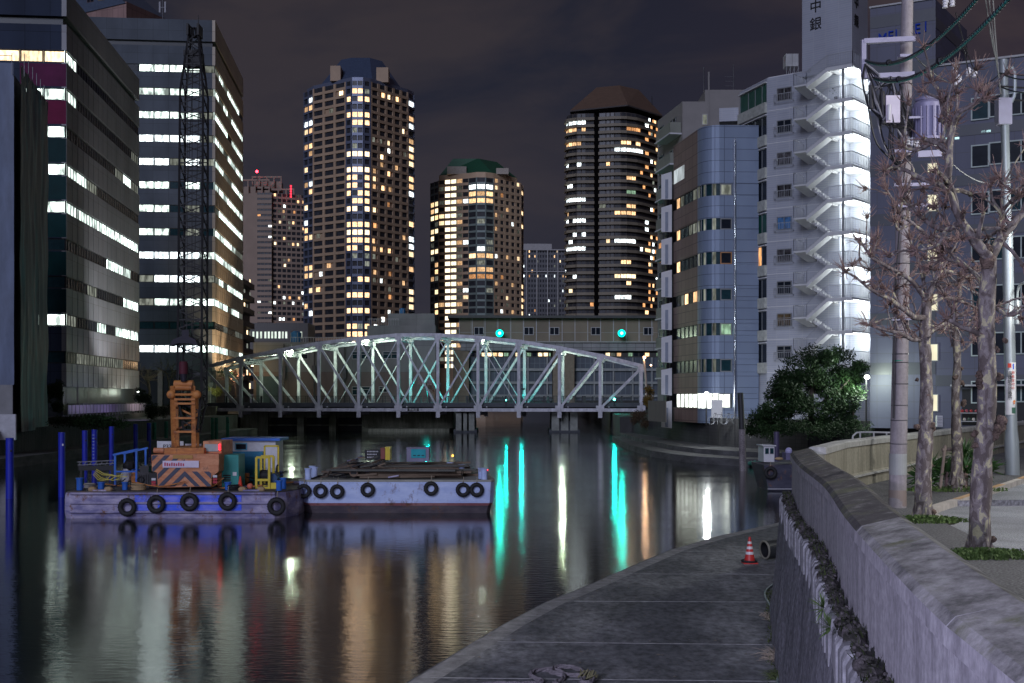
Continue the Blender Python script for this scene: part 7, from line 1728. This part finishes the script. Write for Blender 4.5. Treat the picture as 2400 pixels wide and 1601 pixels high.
mb.tube([p2b, p2b.lerp(t2, .085), k2, p2b.lerp(t2, .62), p2b.lerp(t2, .63), t2], [.19, .19, .155, .14, .115, .105], stl2, 24); mb.build('shaft', sp, 40)
mb = MB(); mb.torus(p2b.lerp(t2, .62), .13, .03, (0, 0, 1), lilac, 16, 6); mb.box(tuple(S2(2341, 290, -.15)), tuple(S2(2362, 235, .15)), lilac)
mb.tube(arc_pts([S2(2358, 160, -.1), S2(2372, 158, -.1), S2(2378, 170, -.1), S2(2377, 225, -.1), S2(2366, 242, -.1)], .1), .05, stl2, 8)
for y in (172, 202, 232): mb.beam(S2(2340, y, -.1), S2(2400, y + 4, -.1), .04, .04, cab)
mb.build('pole_fittings', sp)
# sign wrapped on the pole
def on_pole(px0, px1, py0, py1, mat, name, par, off=.0):
    mb = MB(); yc = YP2; zc0, zc1 = PZ(py1, yc), PZ(py0, yc); cx_ = PX((px0 + px1) / 2, yc); w = PX(px1, yc) - PX(px0, yc); t = (zc0 + zc1) / 2; tt = (t - p2b.z) / (t2.z - p2b.z); pc = p2b.lerp(t2, tt); r = .153 + off
    v = []; n = 10
    for i in range(n + 1):
        x = cx_ - w / 2 + w * i / n - pc.x; x = max(-r * .98, min(r * .98, x)); y = -math.sqrt(max(0, r * r - x * x)); v += [(pc.x + x, pc.y + y, zc0), (pc.x + x, pc.y + y, zc1)]
    mb.add(v, [[2 * i, 2 * i + 2, 2 * i + 3, 2 * i + 1] for i in range(n)], mat); return mb.build(name, par)
sg = thing('pole_sign', 'narrow white vertical sign with red and black characters wrapped round the pale steel pole', 'sign', S2(2366, 970, -.2)); wsg = M("white sign sheet", (.62, .62, .62), .4); redc = M("red sign ink", (.5, .05, .03), .5); blc = M("blue sign ink", (.03, .08, .5), .5); grc = M("green sign ink", (.04, .12, .08), .5); orc = M("orange sign ink", (.65, .18, .02), .5)
on_pole(2352, 2376, 850, 972, wsg, 'sign_sheet', sg, .004); on_pole(2358, 2365, 852, 862, redc, 'sign_patch', sg, .007); on_pole(2368, 2374, 853, 866, blc, 'sign_patch', sg, .007); on_pole(2355, 2375, 955, 969, grc, 'sign_patch', sg, .007)
for i, ch in enumerate('高橋総合診療所'): lettering(ch, .13, inkb, V(*(S2(2361, 876 + i * 9.4)[:1]), p2b.lerp(t2, .13).y - .172, PZ(876 + i * 9.4, YP2)), 0, sg, 'sign_character', .002)
for i, ch in enumerate('救急受付中'): lettering(ch, .09, redc, V(*(S2(2368.5, 874 + i * 9)[:1]), p2b.lerp(t2, .13).y - .172, PZ(874 + i * 9, YP2)), -.1, sg, 'sign_character', .002)
mb = MB(); a = S2(2371, 942); yy = p2b.lerp(t2, .1).y - .17
mb.add([(a.x - .045, yy, a.z), (a.x, yy, a.z + .06), (a.x + .045, yy, a.z), (a.x + .018, yy, a.z), (a.x + .018, yy, a.z - .06), (a.x - .018, yy, a.z - .06), (a.x - .018, yy, a.z)], [list(range(7))], orc); mb.build('arrow', sg)
# street lamp on the steel pole (gooseneck at the right)
sl_ = thing('street_lamp', 'street lamp with curved pale arm fixed high on the steel pole', 'street lamp', S2(2385, 760)); mb = MB()
mb.tube(arc_pts([S2(2384, 742, -.1), S2(2384, 700, -.1), S2(2388, 672, -.2), S2(2402, 662, -.5), S2(2424, 668, -.8)], .15), .035, stl2, 8); mb.tube([S2(2384, 705, -.1), S2(2384, 760, -.1)], .085, stl2, 12); mb.build('arm', sl_, 40)
mb = MB(); q = S2(2440, 676, -1.); mb.ball(q, .2, M("lamp head metal", (.4, .4, .42), .4), 12, 6, (1.6, .8, .45)); mb.build('lamp_head', sl_); mb = MB(); mb.ball(q - V(0, 0, .06), .16, GLOW("street lamp lens", (1., .96, .86), 14, False), 10, 5, (1.5, .7, .35)); mb.build('lens', sl_)
lamp('street_light', (q.x - .1, q.y - .3, q.z - .35), 60, (1., .95, .84), .3)
# other spans
span('overhead_cable', 'bundle of three pale wires dropping from the top edge to the steel pole', [(P(2308 + 9 * k, -20, 26), S2(2340 + 3 * k, 150 + 35 * k, -.1), .25, .016, cabw) for k in range(3)])
span('overhead_cable', 'thin dark cable crossing from the concrete pole to the steel pole', [(Q(2140, 128, 0), S2(2345, 172, -.1), .5, .014, cab), (S2(2345, 172, -.1), P(2440, 182, 30), .1, .018, cab), (S2(2345, 203, -.1), P(2440, 212, 30), .1, .018, cab)])
span('overhead_cable', 'black drop cables hanging from the upper right down to white insulators', [(P(2240, 30, 20), P(2292, 182, 22), .1, .01, cab), (P(2255, 85, 20), P(2275, 190, 22), .05, .01, cab)])
span('overhead_cable', 'pale stay wire slanting behind the branches from the transformer to lower right', [(Q(2160, 300, .2), P(2320, 430, 30), .25, .014, cabw), (Q(2150, 560, .2), P(2300, 690, 31), .2, .013, cabw)])
# distant white lattice of cables at right of the steel pole
# ================================================================== THINGS ON THE NEAR QUAY
tcn = thing('traffic_cone', 'red traffic cone with three white bands on the quay beside the black pipe', 'traffic cone', G(1757, 1322, .8)); q = G(1757, 1320, .8); white_b = M("cone white band", (.62, .60, .60), .4); conr = M("cone red plastic", (.50, .035, .03), .45)
mb = MB(); rr = lambda z: .155 - (.155 - .028) * (z / .7)
mb.ob(q + V(-.19, -.19, 0), (.38, 0, 0), (0, .38, 0), (0, 0, .03), conr); zs_ = [.03, .24, .31, .38, .45, .52, .58, .70]
for i in range(7): mb.tube([q + V(0, 0, zs_[i]), q + V(0, 0, zs_[i + 1])], [rr(zs_[i]), rr(zs_[i + 1])], white_b if i in (1, 3, 5) else conr, 20, cap=(i == 6))
mb.build('cone_body', tcn, 40); mb = MB(); mb.torus(q + V(-.02, 0, .055), .19, .03, (0.05, 0, 1), rubber, 20, 8); mb.build('base_ring', tcn)
ppz = thing('drain_pipe', 'large black pipe lying on the quay with its open end toward the cone', 'pipe', G(1800, 1312, .8)); a = G(1792, 1312, .8) + V(0, 0, .27); b_ = a + V(2.3, .9, .16); mb = MB(); pbk = M("black pipe skin", (.03, .032, .032), .45, 0, .3, 3); dr_ = (b_ - a).normalized()
mb.tube([a, b_], [.25, .25], pbk, 24, cap=False); mb.torus(a, .235, .028, dr_, M("pale pipe rim", (.20, .19, .15), .7), 28, 8); mb.tube([a + dr_ * .02, a + dr_ * 1.2], [.22, .22], black, 20, cap=False); mb.cyl(a + dr_ * 1.1, a + dr_ * 1.15, .22, black, 20); mb.build('pipe_body', ppz, 40); mb = MB()
for k in range(3): mb.tube(arc_pts([a + dr_ * (.45 + .3 * k) + V(0, -.27, .05), a + dr_ * (.6 + .3 * k) + V(.0, -.33, -.12), a + dr_ * (.8 + .3 * k) + V(.05, -.3, .02)], .08), .015, rubber, 5)
mb.build('pipe_straps', ppz)
# hose along the wall foot, pale with blue ties
hs = thing('hose', 'thin pale hose with blue ties running along the foot of the retaining wall', 'hose', G(1800, 1500, .8)); hp_ = [G(x, y, .83) for x, y in ((1816, 1367), (1797, 1382), (1793, 1397), (1802, 1413), (1810, 1432), (1813, 1450), (1811, 1478), (1815, 1505), (1821, 1540), (1823, 1570), (1823, 1605), (1826, 1660))]; mb = MB(); mb.tube(arc_pts(hp_, .25), .022, M("pale hose rubber", (.24, .30, .28), .5), 8); mb.build('hose_body', hs, 60); mb = MB()
for i in (4, 5, 7, 9): mb.tube([hp_[i] + (hp_[i + 1] - hp_[i]) * .1, hp_[i] + (hp_[i + 1] - hp_[i]) * .45], .03, M("navy hose tape", (.015, .03, .08)) if i == 4 else KIDS['tp'], 8); KIDS['tp'] = mb.mats[-1]
mb.build('tape', hs)
# rope coil at the bottom edge
rpm = M("greyish mooring rope", (.26, .235, .25), .9, 0, .3, 8, bump=1., bscale=60); rc = thing('rope', 'coiled greyish mooring rope lying on the quay at the bottom frame edge', 'rope', G(1300, 1590, .82))
mb = MB(); k1 = [G(x, y, .83) for x, y in ((1060, 1612), (1150, 1603), (1230, 1602), (1270, 1597), (1245, 1585), (1250, 1574), (1285, 1569), (1318, 1576), (1320, 1590), (1300, 1600), (1310, 1606))]; k2 = [G(x, y, .86) for x, y in ((1290, 1572), (1300, 1564), (1330, 1562), (1360, 1570), (1372, 1585), (1362, 1598), (1380, 1600), (1392, 1592))]; k3 = [G(x, y, .83) for x, y in ((1285, 1573), (1310, 1580), (1340, 1582), (1372, 1583), (1385, 1572))]
def strand(mb, pts, r):
    base_ = arc_pts(pts, .05); n_ = len(base_)
    for ph_ in (0, 2.09, 4.19):
        o = []
        for i, p in enumerate(base_):
            d = (base_[min(i + 1, n_ - 1)] - base_[max(i - 1, 0)]).normalized(); s_ = d.cross(UP).normalized(); a = i * .55 + ph_; o.append(p + s_ * math.cos(a) * r * .55 + UP * math.sin(a) * r * .55)
        mb.tube(o, r * .62, rpm, 6)
for kk in (k1, k2, k3): strand(mb, kk, .036)
mb.build('rope_strand', rc, 60); mb = MB(); c = G(1378, 1590, .84)
for i in range(30): a = random.uniform(0, 6.28); r = random.uniform(.02, .16); mb.tube([c + V(math.cos(a) * r, math.sin(a) * r, .02), c + V(math.cos(a + 1) * r, math.sin(a + 1) * r * .8, random.uniform(.02, .16))], .012, M("frayed yellowish rope", (.16, .15, .08), .9) if i == 0 else KIDS['fr'], 5); KIDS['fr'] = mb.mats[-1]
mb.build('frayed_end', rc)
# dry weeds against the wall foot
dry = M("dry straw weed", (.30, .25, .19), .9, 0, .3, 5); dg_ = M("mossy wall weed", (.06, .08, .025), .9, 0, .3, 5)
for (px, py, n_, mt, hh, lab) in ((1836, 1545, 160, dry, .28, 'pale dry straw tuft on the quay against the retaining wall'), (1812, 1448, 60, dry, .16, 'small dry straw wisp beside the hose knot'), (1838, 1590, 110, dg_, .2, 'dark mossy weeds at the wall foot near the bottom edge')):
    c = G(px - 8, py, .8); mb = MB(); random.seed(py)
    for i in range(n_): a = random.uniform(0, 6.28); d = V(math.cos(a) * random.uniform(.3, 1) - .4, math.sin(a) * .8, random.uniform(.1, .9)).normalized(); s0 = c + V(random.uniform(-.12, .12), random.uniform(-.3, .3), 0); mb.tube([s0, s0 + d * hh * .6, s0 + d * hh * random.uniform(.9, 1.5) + V(0, 0, -.08)], [.005, .004, .002], mt, 3, cap=False)
    tag(mb.build('dry_weeds'), lab, 'weeds', kind='stuff')
for (px, py, dY, lab) in ((1932, 1425, 0, 'small green weed growing from the wall below the ledge ribs'), (1925, 1470, 0, 'lower yellow-green weed hanging on the retaining wall')):
    Yw = 10.9 if py < 1450 else 10.3; c = P(px, py, Yw); c.x = 2.84 - (11.3 - Yw) * .16; mb = MB(); random.seed(py)
    for i in range(46): d = V(-abs(random.gauss(.5, .4)), random.gauss(0, .7), random.gauss(.2, .8)).normalized(); s_ = d.cross(UP) * .012; e = c + d * random.uniform(.06, .2); mb.add([c, (c + e) / 2 + s_, e, (c + e) / 2 - s_], [[0, 1, 2, 3]], grassm)
    g_ = mb.build('wall_weed'); tag(g_, lab, 'weed', kind='thing')
mb = MB(); random.seed(4); lit1 = M("dry fallen leaf", (.16, .12, .07), .9, 0, .4, 9, col2=(.34, .30, .24))
for k in range(420):
    y = random.uniform(12, 42); x0_ = -1.2 + max(0, (y - 22)) * .42; x = random.uniform(x0_, 3.4 + (y - 9) * .17); s_ = random.uniform(.012, .045)
    if x > 4.6 + (y - 20) * .17: continue
    a = random.uniform(0, 6.28); z = .806 + random.uniform(0, .01); c_, d_ = math.cos(a) * s_, math.sin(a) * s_; mb.add([(x - c_, y - d_, z), (x + d_ * .6, y - c_ * .6, z + s_ * .3), (x + c_, y + d_, z), (x - d_ * .6, y + c_ * .6, z + s_ * .2)], [[0, 1, 2, 3]], lit1)
tag(mb.build('leaf_litter'), 'scattered dry leaves and grit on the near quay', 'litter', kind='stuff')
mb = MB()
for k in range(900):
    t = random.random() ** .8; y = 9 + 19 * t; xb = 2.28 + (y - 8.15) * .19 if y < 20 else 4.5 + (y - 20) * .2; xb -= .12; s0 = V(xb - abs(random.gauss(0, .10)), y, .8); d = V(random.gauss(-.3, .5), random.gauss(0, .6), random.uniform(.3, 1)).normalized() * random.uniform(.03, .13); w_ = V(-d.y, d.x, 0).normalized() * .012
    mb.add([s0 - w_, s0 + w_, s0 + d], [[0, 1, 2]], dg_)
tag(mb.build('foot_weeds'), 'thin mossy fringe where quay and retaining wall meet', 'weeds', kind='stuff')
# ================================================================== TREES, BUSHES, SMALL THINGS FURTHER OFF
leafmats = {}
def leaves(mb, c, rad, n, size, mat, flat=.85, fill=.55):
    for i in range(n):
        d = V(random.gauss(0, 1), random.gauss(0, 1), random.gauss(0, 1)).normalized(); r = fill + (1 - fill) * random.random() ** .6
        p = Vector(c) + V(d.x * rad[0], d.y * rad[1], d.z * rad[2]) * r
        a = V(random.gauss(0, 1), random.gauss(0, 1), random.gauss(0, 1)).normalized(); b_ = a.orthogonal().normalized(); s = size * random.uniform(.6, 1.3)
        mb.add([p, p + a * s + b_ * s * .35, p + a * s * 2, p + a * s - b_ * s * .35], [[0, 1, 2, 3]], mat)
random.seed(88)
et = thing('evergreen_tree', 'large dark evergreen tree with one side lit vivid green by the lamp beside it', 'tree', P(1900, 1000, 92)); YE = 92
lfe = M("evergreen leaf", (.012, .026, .013), .5, 0, .45, .5, col2=(.028, .058, .02), spec=.15); brk = M("dark trunk bark", (.06, .05, .04), .9)
mb = MB(); limb(mb, [P(1905, 1015, YE), P(1900, 960, YE), P(1905, 900, YE)], .28, .14, brk, 10); limb(mb, [P(1903, 960, YE), P(1850, 930, YE), P(1820, 910, YE)], .15, .06, brk, 8); limb(mb, [P(1903, 960, YE), P(1960, 920, YE), P(1990, 890, YE)], .15, .06, brk, 8); limb(mb, [P(1995, 1000, YE), P(2000, 960, YE), P(1990, 930, YE)], .08, .05, brk, 8); mb.build('trunk', et, 50)
mb = MB()
clumps = [(1915, 840, 38), (1965, 850, 42), (2000, 862, 34), (1880, 855, 34), (1860, 880, 38), (1850, 905, 40), (1835, 925, 38), (1900, 890, 46), (1940, 890, 46), (1985, 895, 40), (2012, 905, 26), (1815, 950, 36), (1800, 975, 32), (1850, 950, 44), (1890, 940, 50), (1940, 940, 46), (1975, 935, 40), (2010, 930, 28), (1850, 985, 42), (1905, 985, 44), (1950, 980, 36), (1985, 990, 28), (1990, 960, 22), (1800, 1000, 34), (1935, 1008, 34), (1778, 985, 28), (1768, 1004, 28), (1822, 930, 30), (1838, 890, 26), (1930, 828, 22)]
for px, py, r in clumps:
    dy_ = random.uniform(-1.6, 1.4); c = P(px, py, YE + dy_); R_ = r / FP * YE * 1.06
    for s_ in range(5):
        o = V(random.gauss(0, 1), random.gauss(0, 1), random.gauss(0, 1)).normalized() * R_ * random.uniform(.3, .85); leaves(mb, c + o, (R_ * .55, R_ * .6, R_ * .42), int(190 * (r / 38) ** 1.5), .15, lfe, fill=.3)
mb.build('crown', et)
for px, py, r, Y_, lab, nm in ((1905, 1003, (110, 22), 89.5, 'dark low hedge spilling over the wall under the evergreen tree', 'hedge'),):
    s = thing(nm, lab, 'hedge', P(px, 1020, Y_)); mb = MB()
    for i in range(16): c = P(1790 + i * 16, 1005 + random.uniform(-8, 14), Y_); leaves(mb, c, (.65, .7, .62), 190, .1, lfe, fill=.2)
    mb.build('foliage', s)
# white lamps near the tree
for px, py, Y_, pw, lab, nm, col, r in ((2032, 884, 90.6, 1000, 'glaring white-green lamp on the white building edge right of the evergreen tree', 'wall_lamp', (.86, 1., .84), .2), (2002, 957, 97, 160, 'small bright lamp low behind the evergreen tree', 'wall_lamp', (.95, 1., .95), .14),
                             (1656, 922, 104, 700, 'bright twin-post lamp in front of the curtained shopfront', 'post_lamp', (.95, 1., 1.), .16), (324, 918, 160, 120, 'white lamp at the left bank passage between office buildings', 'post_lamp', (.86, 1., .84), .16), (418, 884, 190, 0, 'small green light behind the crane boom', 'signal_lamp', (.1, 1., .4), .13)):
    q = P(px, py, Y_); s = thing(nm, lab, 'lamp', q); mb = MB(); mb.ball(q, r, GLOW("lamp glow %d" % px, col, 26 if pw else 6, pw > 0), 10, 6, (1, 1, .8)); mb.build('bulb', s); mb = MB(); mb.cyl((q.x, q.y + r, 2.9 if Y_ < 150 else 2.6), (q.x, q.y + r, q.z + r), .06, black, 6); mb.tube([q + V(0, r * .5, r * .9), q + V(0, r * .5, r * 1.2)], [r * 1.1, r * .5], black, 8); mb.build('lamp_post', s)
    if pw: lamp('lamp_light', q - V(0, r + .15, .1), pw, col, r)
# bicycles-like rail and railing before the blue building
rl = thing('fence', 'low pale railing with leaning bicycles before the blue building', 'fence', P(1700, 1003, 106)); mb = MB()
for i in range(9): x = PX(1672 + i * 10, 106); mb.cyl((x, 106, 2.9), (x, 106, 3.75), .025, alu, 5)
mb.beam((PX(1672, 106), 106, 3.75), (PX(1752, 106), 106, 3.75), .035, .035, alu); mb.build('railing', rl)
for i, px in enumerate((1681, 1712, 1738)):
    s = thing('bicycle', ('leftmost parked bicycle at the railing before the white door', 'middle parked bicycle at the railing', 'rightmost parked bicycle by the leaning pile')[i], 'bicycle', (PX(px, 105), 105, 2.9), 'parked bicycles at the railing'); x = PX(px, 105); mb = MB()
    for dx in (-.52, .52): mb = MB(); mb.torus((x + dx, 105, 3.23), .31, .018, (0, 1, 0), alu, 18, 5); mb.build('wheel', s)
    mb = MB(); z = 3.23
    for a, b_ in (((-.52, 0), (-.15, .5)), ((-.15, .5), (.4, .5)), ((-.05, -.05), (-.15, .6)), ((-.05, -.05), (.4, .5)), ((.52, 0), (.38, .65)), ((-.52, 0), (-.05, -.05))): mb.beam((x + a[0], 105, z + a[1]), (x + b_[0], 105, z + b_[1]), .03, .03, gmet)
    mb.beam((x + .3, 104.8, z + .68), (x + .42, 105.2, z + .68), .03, .03, black); mb.box((x - .27, 104.93, z + .6), (x - .05, 105.07, z + .65), black); mb.build('frame', s)
# right quay wall and fence, bushes by the bridge end
brickw = TILE("dark block wall", (.05, .05, .055), .6, .3, .02, (.03, .03, .03), .85, dirt=.4)
cw_ = thing('quay_wall', 'dark concrete block wall above the curved right quay', 'wall', (17, 120, .9)); mb = MB()
for i in range(len(in1) - 2):
    a, b_ = V(*in1[i], 0), V(*in1[i + 1], 0); d = (b_ - a).normalized(); n_ = V(d.y, -d.x, 0); n_ = n_ if n_.dot(-a) > 0 else -n_; h = 3.4 if i > 2 else 2.8
    mb.ob(a + n_ * .15 + V(0, 0, .5), b_ - a, n_ * .3, V(0, 0, h - .5), brickw)
mb.build('wall_face', cw_)
fc_ = thing('fence', 'tall grey board fence beside the ladder strip at the bridge end', 'fence', (15, 118, 2.9)); mb = MB(); f_ = Fac((PX(1520, 122), 122), (PX(1562, 114), 114)); f_.box(mb, 0, f_.L, 2.9, 4.9, 0, .06, M("grey board fence", (.16, .14, .13), .8, 0, .2, 1, (5, 5, .3))); mb.build('board', fc_)
random.seed(12)
for (px0, px1, py0, py1, Y_, n_, mt, lab) in ((1512, 1532, 885, 960, 140, 10, M("orange-lit autumn leaf", (.16, .10, .02), .7, 0, .4, 2), 'orange-lit bushy tree at the right end of the bridge'), (1480, 1520, 955, 1008, 138, 12, M("brown shrub leaf", (.07, .045, .025), .8, 0, .4, 2), 'brown leafy shrub hanging over the right abutment'),
                            (478, 545, 905, 932, 200, 12, M("yellow-green hedge leaf", (.12, .11, .02), .7, 0, .4, 1), 'yellow-green hedge seen through the first bridge panel'), (480, 560, 855, 905, 215, 14, M("deep green garden leaf", (.018, .07, .03), .6, 0, .4, 1), 'deep green garden trees behind the left end of the bridge'),
                            (318, 352, 905, 955, 150, 12, lfe, 'round dark bush right of the purple-lit fence'), (108, 145, 870, 975, 122, 20, lfe, 'dark leafy tree between scaffold sheets and the first office building'), (110, 330, 975, 1000, 104, 26, lfe, 'long dark clipped hedge above the left quay wall'), (345, 390, 940, 985, 135, 10, lfe, 'small hedge by the bank below the lit passage'), (395, 470, 930, 975, 150, 14, lfe, 'dark shrubs behind the crane gantry')):
    s = thing('bush', lab, 'bush', P((px0 + px1) / 2, py1, Y_)); mb = MB(); w = (px1 - px0) / FP * Y_; h = (py1 - py0) / FP * Y_; a = P(px0, py1, Y_)
    for i in range(n_): c = a + V(random.uniform(.12, .88) * w, random.uniform(-.8, .8), random.uniform(.15, .8) * h); R_ = max(.45, min(w, h) * .28); leaves(mb, c, (R_ * (2. if w > 3 * h else 1.), R_, R_ * .9), 150, .12, mt, fill=.2)
    mb.build('foliage', s)
# bare trees
def bare_tree(label, base, h, w, seed, mat, nm='bare_tree', depth=5, leafm=None):
    random.seed(seed); s = thing(nm, label, 'tree', base); mb = MB(); tw_ = MB(); tips = []
    def grow(p, d, L_, r, k):
        e = p + d * L_; m_ = p + d * L_ * .5 + V(random.gauss(0, 1), random.gauss(0, 1), 0) * L_ * .06; (mb if k > 2 else tw_).tube([p, m_, e], [r, r * .85, r * .68], mat, 6 if k > 2 else 4, cap=False)
        if k == 0: tips.append(e); return
        for i in range(3 if k > 1 else 4):
            nd = (d + V(random.gauss(0, 1) * w, random.gauss(0, 1) * w, random.gauss(.12, .4))).normalized(); grow(e if i else m_, nd, L_ * random.uniform(.6, .85), r * .62, k - 1)
    grow(Vector(base), V(0, 0, 1), h * .3, h * .028, depth); mb.build('trunk', s, 50); tw_.build('branches', s)
    if leafm:
        b2_ = MB()
        for t in tips: leaves(b2_, t, (.35, .35, .3), 6, .11, leafm, fill=.1)
        b2_.build('blossom', s)
pbk_ = M("pale lit bark", (.22, .22, .15), .85); rbk = M("reddish lit bark", (.20, .10, .08), .85)
bare_tree('bare pale-lit tree left of the crane boom before the tall office tower', P(350, 932, 170), 6.2, .75, 3, pbk_); bare_tree('second bare tree directly left of the black boom', P(395, 925, 175), 5.4, .7, 8, pbk_)
bare_tree('reddish bare tree visible through the second bridge panel', P(552, 932, 205), 6.5, .8, 4, rbk); bare_tree('pink-white blossoming tree behind the middle of the bridge', P(1018, 940, 215), 5.5, .8, 6, rbk, 'blossom_tree', 4, M("pale blossom", (.45, .30, .34), .8))
# purple-lit fence panel in front of the office
pf_ = thing('fence', 'long violet-lit panel fence along the left bank in front of the first office building', 'fence', P(155, 970, 125)); f_ = Fac((PX(158, 125), 125), (PX(342, 165), 165)); f_.n = V(1, .1, 0).normalized() * 1
pfm = M("violet-lit glossy fence panel", (.36, .30, .52), .3, .2, .3, 1.2, (1, 1, .1), col2=(.55, .50, .66)); mb = MB(); n_ = 26  # white panels: their violet light is put into the colour
for i in range(n_): w = f_.L / n_; f_.box(mb, i * w + .06, (i + 1) * w - .06, 3.5, 4.42, 0, .05, pfm)
mb.build('fence_panels', pf_); mb = MB()
for i in range(n_ + 1): w = f_.L / n_; f_.box(mb, i * w - .05, i * w + .05, 3.2, 4.5, -.02, .08, alu)
f_.box(mb, 0, f_.L, 4.5, 4.58, -.05, .12, black); mb.build('fence_frame', pf_)
mb = MB(); f_.box(mb, -1, f_.L + 2, 2.4, 3.2, -3, .3, earth); tag(mb.build('terrace'), kind='structure')
lamp('fence_glow', tuple(f_.pt(f_.L * .4, 4.2, 6)), 500, (.62, .5, 1.), .3, 'SPOT', tuple(f_.pt(f_.L * .4, 4., 0)), 150)
# left bank retaining wall
mb = MB(); mb.box((-40.4, 40, .7), (-39.9, 178, 2.7), wall_mat("dark bank wall", (.05, .05, .05), (.09, .088, .085), .8)); lbw = thing('quay_wall', 'dark stained wall along the left quay behind the blue piles', 'wall', (-40, 100, .8)); mb.build('wall_face', lbw)
# road sign mirror-disc on pole and orange lamp poles at both bridge ends
s = thing('road_sign', 'round white sign disc on a thin pole left of the first truss panel', 'sign', P(494, 932, 195)); q = P(494, 902, 195); mb = MB(); mb.cyl(q - V(0, 0, 3), q, .06, wpale, 6); mb.build('post', s); mb = MB(); mb.cyl(q - V(0, .05, 0), q + V(0, .02, 0), .38, wpale, 16); mb.build('disc', s)
oyl = GLOW("orange street bulb", (1., .62, .35), 16, True)
for px, py, Y_, lab in ((527, 852, 199, 'curved pale street lamp with warm light at the left bridge end'), (1511, 838, 176, 'pinkish lamp pole with two warm lights at the right bridge end')):
    s = thing('street_lamp', lab, 'street lamp', P(px, 935, Y_)); q = P(px, py, Y_); mb = MB(); lpm = M("pale lamp pole", (.40, .34, .28), .5) if px < 1000 else KIDS['lpm']; KIDS['lpm'] = lpm
    mb.tube(arc_pts([P(px + 4, 940, Y_), P(px + 3, 890, Y_), P(px, 862, Y_), q + V(-.2, 0, .2)], 1.2), .16, lpm, 8); mb.build('pole', s, 50)
    mb = MB(); mb.ball(q, .16, oyl, 8, 6); mb.ball(q + V(.9, 0, -1.1), .12, oyl, 8, 6); mb.build('bulb', s); lamp('street_light', q - V(0, .4, 0), 160, (1., .62, .36), .2)
# warm street lamps lighting the bronze side of the tall office tower, then added spots for faces and lane
mb_l = GLOW("sodium lamp bulb", (1., .66, .34), 10, True)
for i, (x, y) in enumerate(((-47, 213), (-48.6, 226), (-50.2, 243))):
    s = thing('street_lamp', ('nearest', 'middle', 'farthest')[i] + ' sodium street lamp on the road beside the tall office tower', 'street lamp', (x, y, 2.6), 'sodium lamps beside the office tower'); mb = MB(); mb.tube([(x, y, 2.6), (x, y, 11), (x - 1.2, y, 11.6)], .09, black, 6); mb.build('pole', s); mb = MB(); mb.ball((x - 1.3, y, 11.5), .22, mb_l, 8, 5, (1.4, 1, .5)); mb.build('bulb', s)
    lamp('sodium_light', (x - 1.3, y, 11.1), 420, (1., .66, .36), .3)
for i in range(2): lamp('face_fill', (-46.5, 206 + 8 * i, 3.5), 30000, (1., .72, .45), .4, 'SPOT', (-53, 220 + 8 * i, 46), 50)  # bare spots added to warm the tower's right face; no fixtures stand there
lamp('lane_fill', (-50, 196, 7), 900, (.8, 1., .82), .4, 'SPOT', (-52, 212, 9), 140); lamp('face_fill', (-38, 141, 3.5), 15000, (.95, .97, 1.), .5, 'SPOT', (-50.5, 152, 27), 75); lamp('face_fill', (-41, 158, 4), 2200, (1., .82, .70), .5, 'SPOT', (-50, 158, 14), 130)  # added spots without fixtures, brightening the lane and the near office
# street lamps of the near street, just out of frame: posts with lights, lighting pavement, trees and walls; the violet one is added for the parapet
for i, (x, y, z, pw, col) in enumerate(((14.5, 17, 10.5, 3400, (.98, .96, .95)), (15, 31, 10, 800, (.96, 1., .95)), (-9, -2, 8, 9500, (.69, .66, 1.)))):
    s = thing('street_lamp', ('street lamp post on the far side of the near road', 'street lamp post farther along the near road', 'violet-white lamp post added unseen behind the camera to light the parapet')[i], 'street lamp', (x, y, 3)); mb = MB(); mb.tube([(x + 1.4, y, 2.98), (x + 1.4, y, z), (x, y, z + .3)], .08, stl2, 8); mb.build('pole', s); mb = MB(); mb.ball((x - .1, y, z + .22), .2, GLOW("near street bulb %d" % i, col, 12, False), 8, 5, (1.5, 1, .4)); mb.build('bulb', s)
    lamp('street_light', (x - .1, y, z - .05), pw, col, .25)
# shop terrace rail behind the parapet: white pipe rail
s = thing('handrail', 'curved white pipe rail showing just above the beige parapet near the pole', 'rail', P(2000, 1030, 45)); mb = MB(); mb.tube(arc_pts([P(1997, 1040, 45), P(1999, 1022, 45), P(2008, 1014, 45), P(2040, 1013, 45), P(2090, 1014, 45)], .2), .035, wpale, 6)
for px in (2016, 2048, 2078): mb.cyl(P(px, 1040, 45), P(px, 1014, 45), .03, wpale, 6)
mb.build('rail', s); mb = MB(); mb.box((PX(1985, 47), 44.9, -1), (PX(2110, 47), 48, PZ(1036, 45)), M('dark pier concrete', (.06, .06, .06), .8)); mb.build('pier_base', s)
